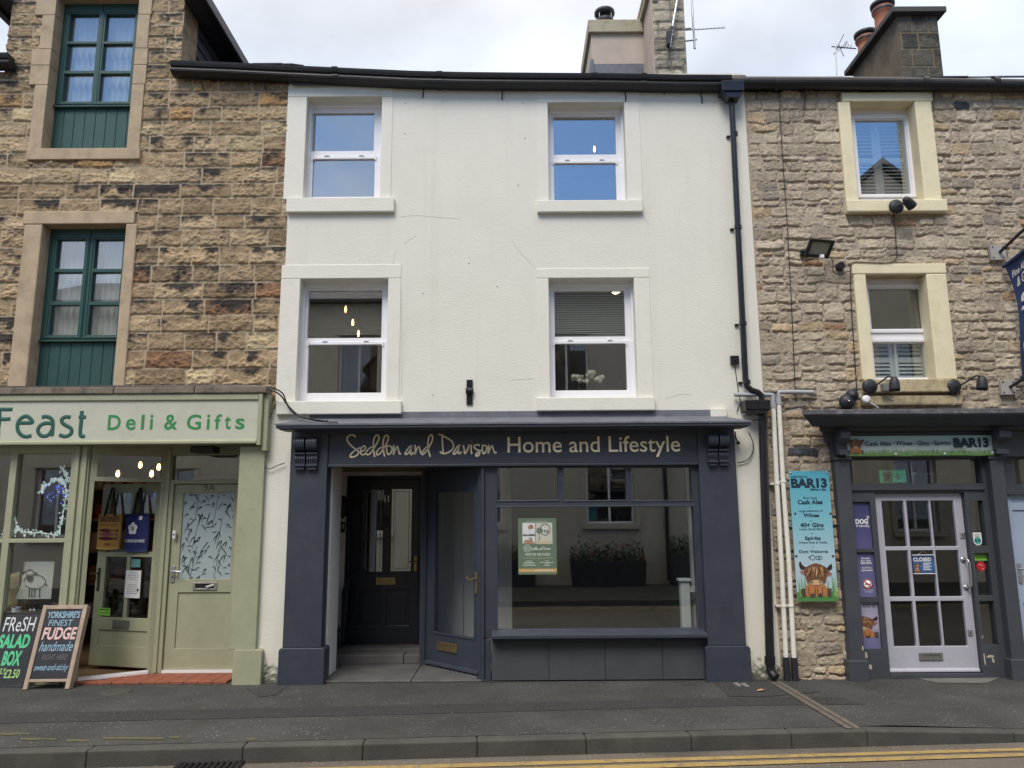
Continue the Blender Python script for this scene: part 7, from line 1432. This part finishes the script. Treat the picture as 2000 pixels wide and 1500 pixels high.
def art2(b, w_, h_):
    b.mats = [MT['white'], flat('rose_gold', (.45, .32, .1)), flat('rose_line', (.1, .12, .25))]; cx, cz = -w_ * .12, h_ * .60
    for i in range(5):
        a = R(90 + 72 * i); t = MB(); poly(t, ell(cx + .042 * math.cos(a), cz + .042 * math.sin(a), .032, .032, 12), 0); drape(b, t, w_, h_, 0)
        t = MB(); poly(t, ell(cx + .021 * math.cos(a), cz + .021 * math.sin(a), .008, .012, 8), 0); t.v = [(x, -.0, z) for x, y, z in t.v]; b.add([(x, yb2(x, z, w_, h_) - .0015, z) for x, _, z in t.v], t.f, 2)
    t = MB(); poly(t, ell(cx, cz, .014, .014, 10), 0); b.add([(x, yb2(x, z, w_, h_) - .003, z) for x, _, z in t.v], t.f, 1)
    t = MB(); text(t, 'YORKSHIRE', -w_ * .47, w_ * .42, h_ * .23, h_ * .31, 0, 0, .01); drape(b, t, w_, h_, 0); t = MB(); poly(t, [(w_ * .12, h_ * .83), (w_ * .25, h_ * .83), (w_ * .25, h_ * .93), (w_ * .12, h_ * .93)], 0); drape(b, t, w_, h_, 0)
tote(195, 240, 1004, 1072, 953, 'orange tote bag printed with purple fish, hung by black straps on the open deli door', mat('orange_canvas', (.60, .33, .09), .85, .12, 8), art1, MT['black']); tote(249, 294, 1003, 1076, 953, 'navy blue tote bag with a white rose, hung on the open deli door', mat('navy_canvas', (.022, .03, .12), .85, .1, 8), art2, MT['black'])
def paper(px0, py0, px1, py1, name, label, cat, m, art, y=-.006):
    xa2, _ = door_px(px0, (py0 + py1) / 2); xb2, _ = door_px(px1, (py0 + py1) / 2); _, z1 = door_px((px0 + px1) / 2, py0); _, z0 = door_px((px0 + px1) / 2, py1)
    t = thing(name, label, cat, on_door((xa2 + xb2) / 2, z0, y), rzO); w_, h_ = xb2 - xa2, z1 - z0; b = MB(); b.box(-w_ / 2, w_ / 2, 0, .0012, 0, h_); b.build('sheet', m, t, local=True); b = MB(); art(b, w_, h_); b.build('print', [MT['black'], flat('soft_print', (.30, .33, .38))], t, local=True)
def pa1(b, w_, h_):
    rr = random.Random(31)
    for i in range(13):
        if i in (5, 6): continue
        z_ = h_ * (.93 - .065 * i); l_ = rr.uniform(.25, .42) * w_; poly(b, [(-l_, z_), (l_, z_), (l_, z_ + .006), (-l_, z_ + .006)], -.001, 1)
    b.lathe([(.012, 0), (.016, 0), (.016, .0005), (.012, .0005)], (w_ * .25, -.001, h_ * .58), 'Y', 12, 1); poly(b, [(w_ * .3, h_ * .25), (w_ * .42, h_ * .25), (w_ * .42, h_ * .33), (w_ * .3, h_ * .33)], -.001, 0)
paper(245, 1114, 275, 1168, 'notice', 'white printed notice taped to a lower pane of the open deli door', 'notice', MT['white'], pa1); paper(257, 1092, 275, 1108, 'window_sticker', 'small teal sticker above the white notice on the deli door', 'sticker', flat('teal_sticker', (.10, .30, .29)), lambda b, w_, h_: [poly(b, [(-w_ * .3, h_ * z_), (w_ * .3, h_ * z_), (w_ * .3, h_ * z_ + .006), (-w_ * .3, h_ * z_ + .006)], -.001, 1) for z_ in (.3, .6)])
def pa3(b, w_, h_):
    for k in range(5): b.lathe([(.003, 0), (.006, 0), (.006, .0005), (.003, .0005)], (-w_ * .35 + k * .022, -.001, h_ * .35), 'Y', 10)
    text(b, '5', w_ * .22, w_ * .32, h_ * .25, h_ * .6, -.001); poly(b, [(-w_ * .4, h_ * .75), (w_ * .4, h_ * .75), (w_ * .4, h_ * .85), (-w_ * .4, h_ * .85)], -.001)
paper(192, 1187, 216, 1202, 'window_sticker', 'lime green food hygiene sticker low on the open deli door', 'sticker', flat('lime_sticker', (.26, .58, .09)), pa3)

# ---- deli window display
hs_ = hs  # bar panes list no longer needed
def vine():
    t = thing('window_decal', 'white leafy vine decal with tiny blue lights on the deli window', 'decal', A(80, 1050, YV + .035)); y_ = YV + .027; rr = random.Random(17); paths = [[(95, 930), (115, 1000), (180, 1035), (260, 1035), (380, 1045), (410, 970), (435, 850), (445, 740), (425, 690), (380, 680), (320, 710), (270, 760)], [(420, 600), (440, 640), (455, 690)], [(120, 1010), (80, 1030), (20, 1045)]]
    b = MB()
    for p in paths: stroke(b, [(lambda w: (w.x, y_, w.z))(at(x * .29, 740 + y * .29, y_)) for x, y in p], .006, 0, .2, 5)
    for p in paths:
        for x, y in smooth(p, 5):
            for _ in range(3):
                w = at(x * .29 + rr.gauss(0, 3), 740 + y * .29 + rr.gauss(0, 3), y_); a = rr.uniform(0, 6.28); r_ = rr.uniform(.008, .018); poly(b, [(w.x + r_ * math.cos(a + k) * (1 if k % 2 else .6), w.z + r_ * math.sin(a + k)) for k in (0, 1.2, 2.6, 3.7, 5)], y_ - .0005 - rr.random() * .001, rr.choice((0, 0, 1)))
    b.build('vine', [flat('vine_white', (.55, .66, .64)), flat('vine_green', (.34, .47, .42))], t); b = MB()
    for i in range(34): w = at((270 + rr.random() * 170) * .29, 740 + (700 + rr.gauss(60, 32)) * .29, y_); b.ball((w.x, YV + .09, w.z), .0045, 0, 6)
    b.build('fairy_lights', mat('blue_fairy_light', (.12, .16, 1), .4, 0, emit=2.5), t)
vine()
ys = .16; q = rc(37, 1097, 103, 1170, ys); t = thing('tea_towel', 'pale cloth printed with a black-faced sheep hanging in the deli window', 'cloth', ((q[0] + q[1]) / 2, ys, q[2])); b = MB(); n_ = 12
vs = [(q[0] + (q[1] - q[0]) * i / n_ + (.02 * (k - 1) if i in (0,) else 0), ys + .002 * math.sin(i * .8 + k), q[2] + (q[3] - q[2]) * k / 6) for i in range(n_ + 1) for k in range(7)]; b.add(vs, [(i * 7 + k, i * 7 + 7 + k, i * 7 + 8 + k, i * 7 + k + 1) for i in range(n_) for k in range(6)], 0, True); b.build('cloth', mat('unbleached_cotton', (.66, .64, .58), .9, .04), t)
U = lambda x, y: (lambda p: (p.x, ys - .009, p.z))(at(x * .18, 1080 + y * .18, ys)); b = MB(); body = []
for i in range(22):
    a0 = R(-150 + 330 * i / 21); body.append((380 + 112 * math.cos(a0), 310 - 72 * math.sin(a0)))
for p0_, p1_ in zip(body[:-1], body[1:]):
    mx2, my2 = (p0_[0] + p1_[0]) / 2, (p0_[1] + p1_[1]) / 2; d_ = math.hypot(mx2 - 380, my2 - 310); k = 1 + 9 / d_; stroke(b, [U(*p0_), U(380 + (mx2 - 380) * k, 310 + (my2 - 310) * k), U(*p1_)], .004, 0, .3, 5, 3)
for x in (322, 350, 382, 434): stroke(b, [U(x, 385), U(x - 2, 470)], .004, 0, .3, 5)
for x in (320, 350, 380, 432): b.ball(U(x, 470), .008, 0, 6, (1, .3, 1))
b.add([(lambda w: (w[0], w[1] - .002, w[2]))(U(*p)) for p in ((290, 230), (365, 235), (358, 290), (345, 308), (312, 308), (296, 285))], [(0, 1, 2, 3, 4, 5)], 0); stroke(b, [U(290, 205), U(262, 205), U(248, 232)], .008, 0, .3, 6); stroke(b, [U(372, 212), U(398, 218), U(408, 245)], .008, 0, .3, 6)
for x in (312, 346): w = U(x, 225); b.ball((w[0], w[1] - .003, w[2]), .018, 1, 10, (1, .25, 1)); b.ball((w[0], w[1] - .008, w[2]), .006, 0, 6, (1, .3, 1))
b.ball(U(505, 345), .012, 0, 6, (1, .3, 1)); stroke(b, [U(295, 200), U(310, 185), U(325, 180), U(345, 185), U(365, 205)], .006, 0, .3, 5); b.build('print', [MT['black'], MT['white']], t)
# shelf, boxes and a draped table
x0c, x1c = at(-60, 1230, .3).x, xpost - .42; zs2 = at(60, 1224, .15).z
t = thing('display_table', 'low table draped with a white cloth inside the deli window', 'table', ((x0c + x1c) / 2, .45, 0)); b = MB(); xa3 = at(26, 1215, .15).x; n_ = 24; b.box(xa3, x1c, .1, .75, zs2 - .02, zs2 + .012); vs = [(xa3 + (x1c - xa3) * i / n_, .1 - .012 - .012 * math.sin(i * 1.5), z) for i in range(n_ + 1) for z in (.3, zs2 + .010)]; b.add(vs, [(2 * i, 2 * i + 2, 2 * i + 3, 2 * i + 1) for i in range(n_)], 0, True); b.build('tablecloth', mat('white_cloth', (.68, .70, .74), .8, .04), t)
b = MB()
for x in (xa3 + .06, x1c - .06):
    for y in (.16, .7): b.box(x - .02, x + .02, y - .02, y + .02, .012, zs2 - .021)
b.build('legs', MT['wood'], t)
q = rc(-30, 1196, 42, 1228, .35); b = MB(); b.plate((q[0], q[1], .35, q[3]), [(q[0] + .04, q[1] - .04, .35 + .06, q[3] - .08)], .3, .32)
for k in range(6): z_ = .42 + k * (q[3] - .5) / 6; b.box(q[0] + .041, q[1] - .041, .305, .318, z_, z_ + (q[3] - .5) / 6 - .01)
b.box(q[0], q[1], .321, .7, .35, q[3]); b.box(q[0], q[1], .3, .7, .28, .349); one(b, 'slatted_crate', mat('grey_crate', (.10, .105, .11), .7), 'dark grey slatted crate under the cushion in the deli window', 'crate', bevel=.004)
t = thing('cushion', 'yellow cushion with dark curling lines in the deli window', 'cushion', A(4, 1197, .45)); c0 = Vector(A(2, 1160, .45)); b = MB(); n_ = 12; vs = []
MC2 = Matrix.Translation(c0) @ Matrix.Rotation(R(-8), 4, 'Y') @ Matrix.Rotation(R(-10), 4, 'X'); W2, H2 = .40, .44
pu = lambda u, v: .11 * ((1 - u ** 4) * (1 - v ** 4)) ** .5
for s in (-1, 1):
    for i in range(n_ + 1):
        for k in range(n_ + 1): u, v = 2 * i / n_ - 1, 2 * k / n_ - 1; vs.append((W2 / 2 * u * (1 - .06 * (1 - v * v)), s * pu(u, v), H2 / 2 * v * (1 - .06 * (1 - u * u))))
q_ = (n_ + 1) ** 2; b.add(vs, [tuple(s * q_ + a for a in ((i * (n_ + 1) + k, (i + 1) * (n_ + 1) + k, (i + 1) * (n_ + 1) + k + 1, i * (n_ + 1) + k + 1) if s == 0 else (i * (n_ + 1) + k + 1, (i + 1) * (n_ + 1) + k + 1, (i + 1) * (n_ + 1) + k, i * (n_ + 1) + k))) for s in (0, 1) for i in range(n_) for k in range(n_)], 0, True); b.xf(MC2); b.build('cover', mat('mustard_cotton', (.52, .40, .19), .9, .08), t)
b = MB(); rr = random.Random(44)
for i in range(16): x, z = rr.uniform(-.8, .8), rr.uniform(-.8, .8); a = rr.uniform(0, 6); pts = [(x + .05 * k * math.cos(a + .5 * k), z + .05 * k * math.sin(a + .5 * k)) for k in range(6)]; pts = [(min(max(u, -.9), .9), min(max(v, -.9), .9)) for u, v in pts]; stroke(b, [(W2 / 2 * u, -pu(u, v) - .002, H2 / 2 * v) for u, v in pts], .0055, 0, .5, 5, 2)
b.xf(MC2); b.build('pattern', MT['black'], t)
b = MB(); p = at(33, 1193, .3); b.lathe([(.04, 0), (.055, .12), (.05, .12), (.045, .11)], (p.x, .3, zs2 + .012 + .06), 'Z', 16); b.lathe([(.05, 0), (.05, .059)], (p.x, .3, zs2 + .0125), 'Z', 16); one(b, 'mug', mat('white_ceramic', (.66, .68, .72), .3), 'white mug beside the cushion in the deli window', 'mug')
t = thing('sheep_ornament', 'small black and white sheep ornament on the draped table', 'ornament', A(76, 1208, .25)); p = Vector((A(76, 1205, .25)[0], .25, zs2 + .013)); b = MB(); b.ball(p + Vector((.03, 0, .06)), .075, 0, 12, (1.25, .8, .8)); b.build('body', mat('grey_wool', (.42, .43, .45), .9, .2, 40, bump=.6, bscale=90), t); b = MB(); b.ball(p + Vector((-.03, -.05, .13)), .045, 0, 10, (1.1, .9, .8)); b.ball(p + Vector((-.03, -.05, .165)), .03, 0, 8); b.build('head', MT['black'], t); b = MB()
for s in (-1, 1): b.ball(p + Vector((-.03 + s * .02, -.085, .16)), .014, 0, 8)
b.build('eyes', MT['white'], t)
t = thing('dried_flowers', 'pot of rusty dried flowers on the draped table', 'flowers', A(55, 1205, .3)); p = Vector((A(52, 1205, .32)[0], .32, zs2 + .013)); b = MB(); b.lathe([(.045, 0), (.06, .1), (.05, .1)], p, 'Z', 14); b.build('pot', mat('slate_pot', (.08, .09, .12), .5), t); b = MB(); rr = random.Random(5)
for i in range(150): a = rr.uniform(0, 6.28); r_ = abs(rr.gauss(0, .09)); c_ = p + Vector((r_ * math.cos(a), r_ * math.sin(a) * .6, .13 + rr.uniform(0, .13) - r_ * .3)); d_ = Vector((rr.uniform(-1, 1), rr.uniform(-1, 1), rr.uniform(-.5, 1))).normalized() * .025; e_ = d_.cross(Vector((.3, 1, .2))).normalized() * .01; b.add([c_ - d_, c_ + e_, c_ + d_, c_ - e_], [(0, 1, 2, 3)], i % 3)
b.build('blooms', [flat('rust_bloom', (.28, .10, .04)), flat('ochre_bloom', (.36, .22, .08)), flat('sage_leaf', (.10, .12, .06))], t)
for px, py, y, l_ in ((230, 926, 1.9, 'lit bulb glowing left of centre in the transom over the deli door'), (274, 909, 2.2, 'lit bulb at the upper middle of the transom over the deli door'), (296, 926, 1.6, 'lit bulb near the right end of the transom over the deli door'), (310, 913, 2.0, 'lit bulb at the far right of the transom over the deli door'), (5, 938, 1.5, 'lit bulb behind the leftmost pane of the deli window')): pendant(px, py, y, .45, l_, 'lit bulbs inside the deli', .035)
t = thing('shop_shelves', 'dark shelves of jars and gifts at the back of the deli', 'shelves', (-4.9, 3.0, .012)); b = MB(); jm = [flat('jar_red', (.3, .06, .04)), flat('jar_amber', (.35, .2, .06)), flat('jar_cream', (.5, .45, .35)), flat('jar_green', (.12, .16, .07)), flat('jar_white', (.55, .55, .55))]; rr = random.Random(77)
for k in range(5): b.box(-6.4, -3.2, 2.75, 3.15, .35 + .45 * k, .38 + .45 * k)
for x in (-6.4, -5.3, -4.2, -3.2): b.box(x - .02, x + .02, 2.74, 3.16, .012, 2.4)
b.build('frame', MT['wood'], t); b = MB()
for k in range(5):
    x = -6.3
    while x < -3.3: r_ = rr.uniform(.04, .09); h_ = rr.uniform(.1, .3); b.lathe([(r_, 0), (r_, h_ * .8), (r_ * .7, h_)], (x, 2.9, .381 + .45 * k), 'Z', 8, rr.randrange(5)); x += r_ * 2 + rr.uniform(.01, .08)
jo = b.build('goods', jm, t); jo['kind'] = 'stuff'

# ---- chalk boards on the pavement
def aboard(loc, rz, w_, h_, lean, frame, label, art, mats):
    t = thing('pavement_sign', label, 'sign', loc, rz, 'chalk boards outside the deli'); MT_ = Matrix.Rotation(R(-lean), 4, 'X'); fw = .045 if frame else .012; zb2 = .10 if frame else .02
    b = MB(); b.box(-w_ / 2 + fw, w_ / 2 - fw, -.008, .008, zb2, h_ - fw); b.xf(MT_); b.build('board', MT['chalk_bg'], t, local=True)
    b = MB(); b.box(-w_ / 2, -w_ / 2 + fw - .0005, -.018, .018, 0, h_); b.box(w_ / 2 - fw + .0005, w_ / 2, -.018, .018, 0, h_); b.box(-w_ / 2 + fw, w_ / 2 - fw, -.017, .017, h_ - fw + .0005, h_ - .003); b.box(-w_ / 2 + fw, w_ / 2 - fw, -.014, .014, zb2 - .03, zb2 - .0005); b.xf(MT_); b.build('frame', MT['wood'] if frame else MT['chalk_bg'], t, bevel=.004, local=True)
    M2 = Matrix.Translation((0, .034, 0)) @ MT_; b = MB()
    for s in (-1, 1): b.box(s * w_ / 2 - (.04 if s > 0 else 0), s * w_ / 2 + (.04 if s < 0 else 0), -.0, .03, 0, h_ - .02)
    b.box(-w_ / 2 + .041, w_ / 2 - .041, .004, .014, .1, h_ - .05); b.xf(M2); b.build('back_leg', MT['wood'], t, bevel=.004, local=True)
    b = MB(); art(b, w_, h_); b.xf(MT_); b.build('lettering', mats, t, local=True)
def artF(b, w_, h_):
    y = -.0095; i0, i1 = -w_ / 2 + .055, w_ / 2 - .055; T_ = lambda s, a, c, z0, z1, m, bold=.01, sh=.1: text(b, s, i0 + (i1 - i0) * a, i0 + (i1 - i0) * c, .1 + (h_ - .145) * z0, .1 + (h_ - .145) * z1, y, m, bold, sh)
    T_("YORKSHIRE'S", .04, .98, .87, .97, 3, .02); T_('FINEST', .12, .82, .755, .845, 3, .0); T_('FUDGE', .02, 1.0, .555, .735, 2, .03); T_('handmade', .03, .98, .39, .53, 3, .0, .3); T_('RIGHT HERE!', .18, .9, .265, .345, 5, 0); T_('sweet-and-sticky', .02, .98, .09, .21, 3, .0, .35)
def artS(b, w_, h_):
    y = -.0095; i0, i1 = -w_ / 2 + .02, w_ / 2 - .02; T_ = lambda s, a, c, z0, z1, m, bold=.01, sh=.05: text(b, s, i0 + (i1 - i0) * a, i0 + (i1 - i0) * c, .03 + (h_ - .045) * z0, .03 + (h_ - .045) * z1, y, m, bold, sh)
    T_('FReSH', .10, .95, .74, .95, 0, .0); T_('SALAD', .08, .92, .50, .70, 1, .04); T_('BOX', .30, .80, .255, .465, 1, .04); T_('ONLY', .16, .48, .14, .225, 4); T_('£2.50', .46, .86, .085, .205, 4)
CH = [MT['chalk_w'], MT['chalk_g'], MT['chalk_p'], MT['chalk_b'], MT['chalk_l'], MT['chalk_d']]
c1, c2 = onz(53, 1345), onz(129, 1349); cc = (c1 + c2) / 2; rz = R(2)
aboard((cc.x, cc.y, .002), rz, (c2 - c1).length * .98, .845, 16.5, True, 'wood-framed chalkboard advertising fudge, the right one outside the deli', artF, CH)
c1, c2 = onz(-34, 1343), onz(50, 1342); cc = (c1 + c2) / 2
aboard((cc.x, cc.y - .02, .002), R(1), (c2 - c1).length * .97, .76, 16, False, 'unframed chalkboard advertising a salad box, at the left edge of the picture', artS, CH)

# ---- weeds and litter at the wall foot
wm = mat('weed_green', (.09, .12, .04), .8, .3, 20); wd = mat('dry_weed', (.3, .22, .1), .8, .3, 20)
for i, (px, py, n_, s_, l_) in enumerate(((1593, 1325, 60, .10, 'clump of straggly weeds at the foot of the rubble wall'), (1567, 1322, 24, .07, 'small dry weeds beside the black pipe boots'), (1640, 1322, 26, .06, 'tiny weeds against the grey pilaster plinth'))):
    p = onz(px, py); rr = random.Random(i); t = thing('weed', l_, 'plant', (p.x, p.y + .02, 0)); b = MB()
    for k in range(n_): x, y = rr.gauss(0, s_ * .9), rr.gauss(0, .03); h_ = rr.uniform(.3, 1) * s_; a = rr.uniform(-.8, .8); b.add([(x - .004, y, 0), (x + .004, y, 0), (x + h_ * a + .006, y - .02, h_ * .7), (x + h_ * a * 1.4, y - .03, h_)], [(0, 1, 2, 3)], 1 if rr.random() < .35 else 0)
    b.build('leaves', [wm, wd], t, local=True)
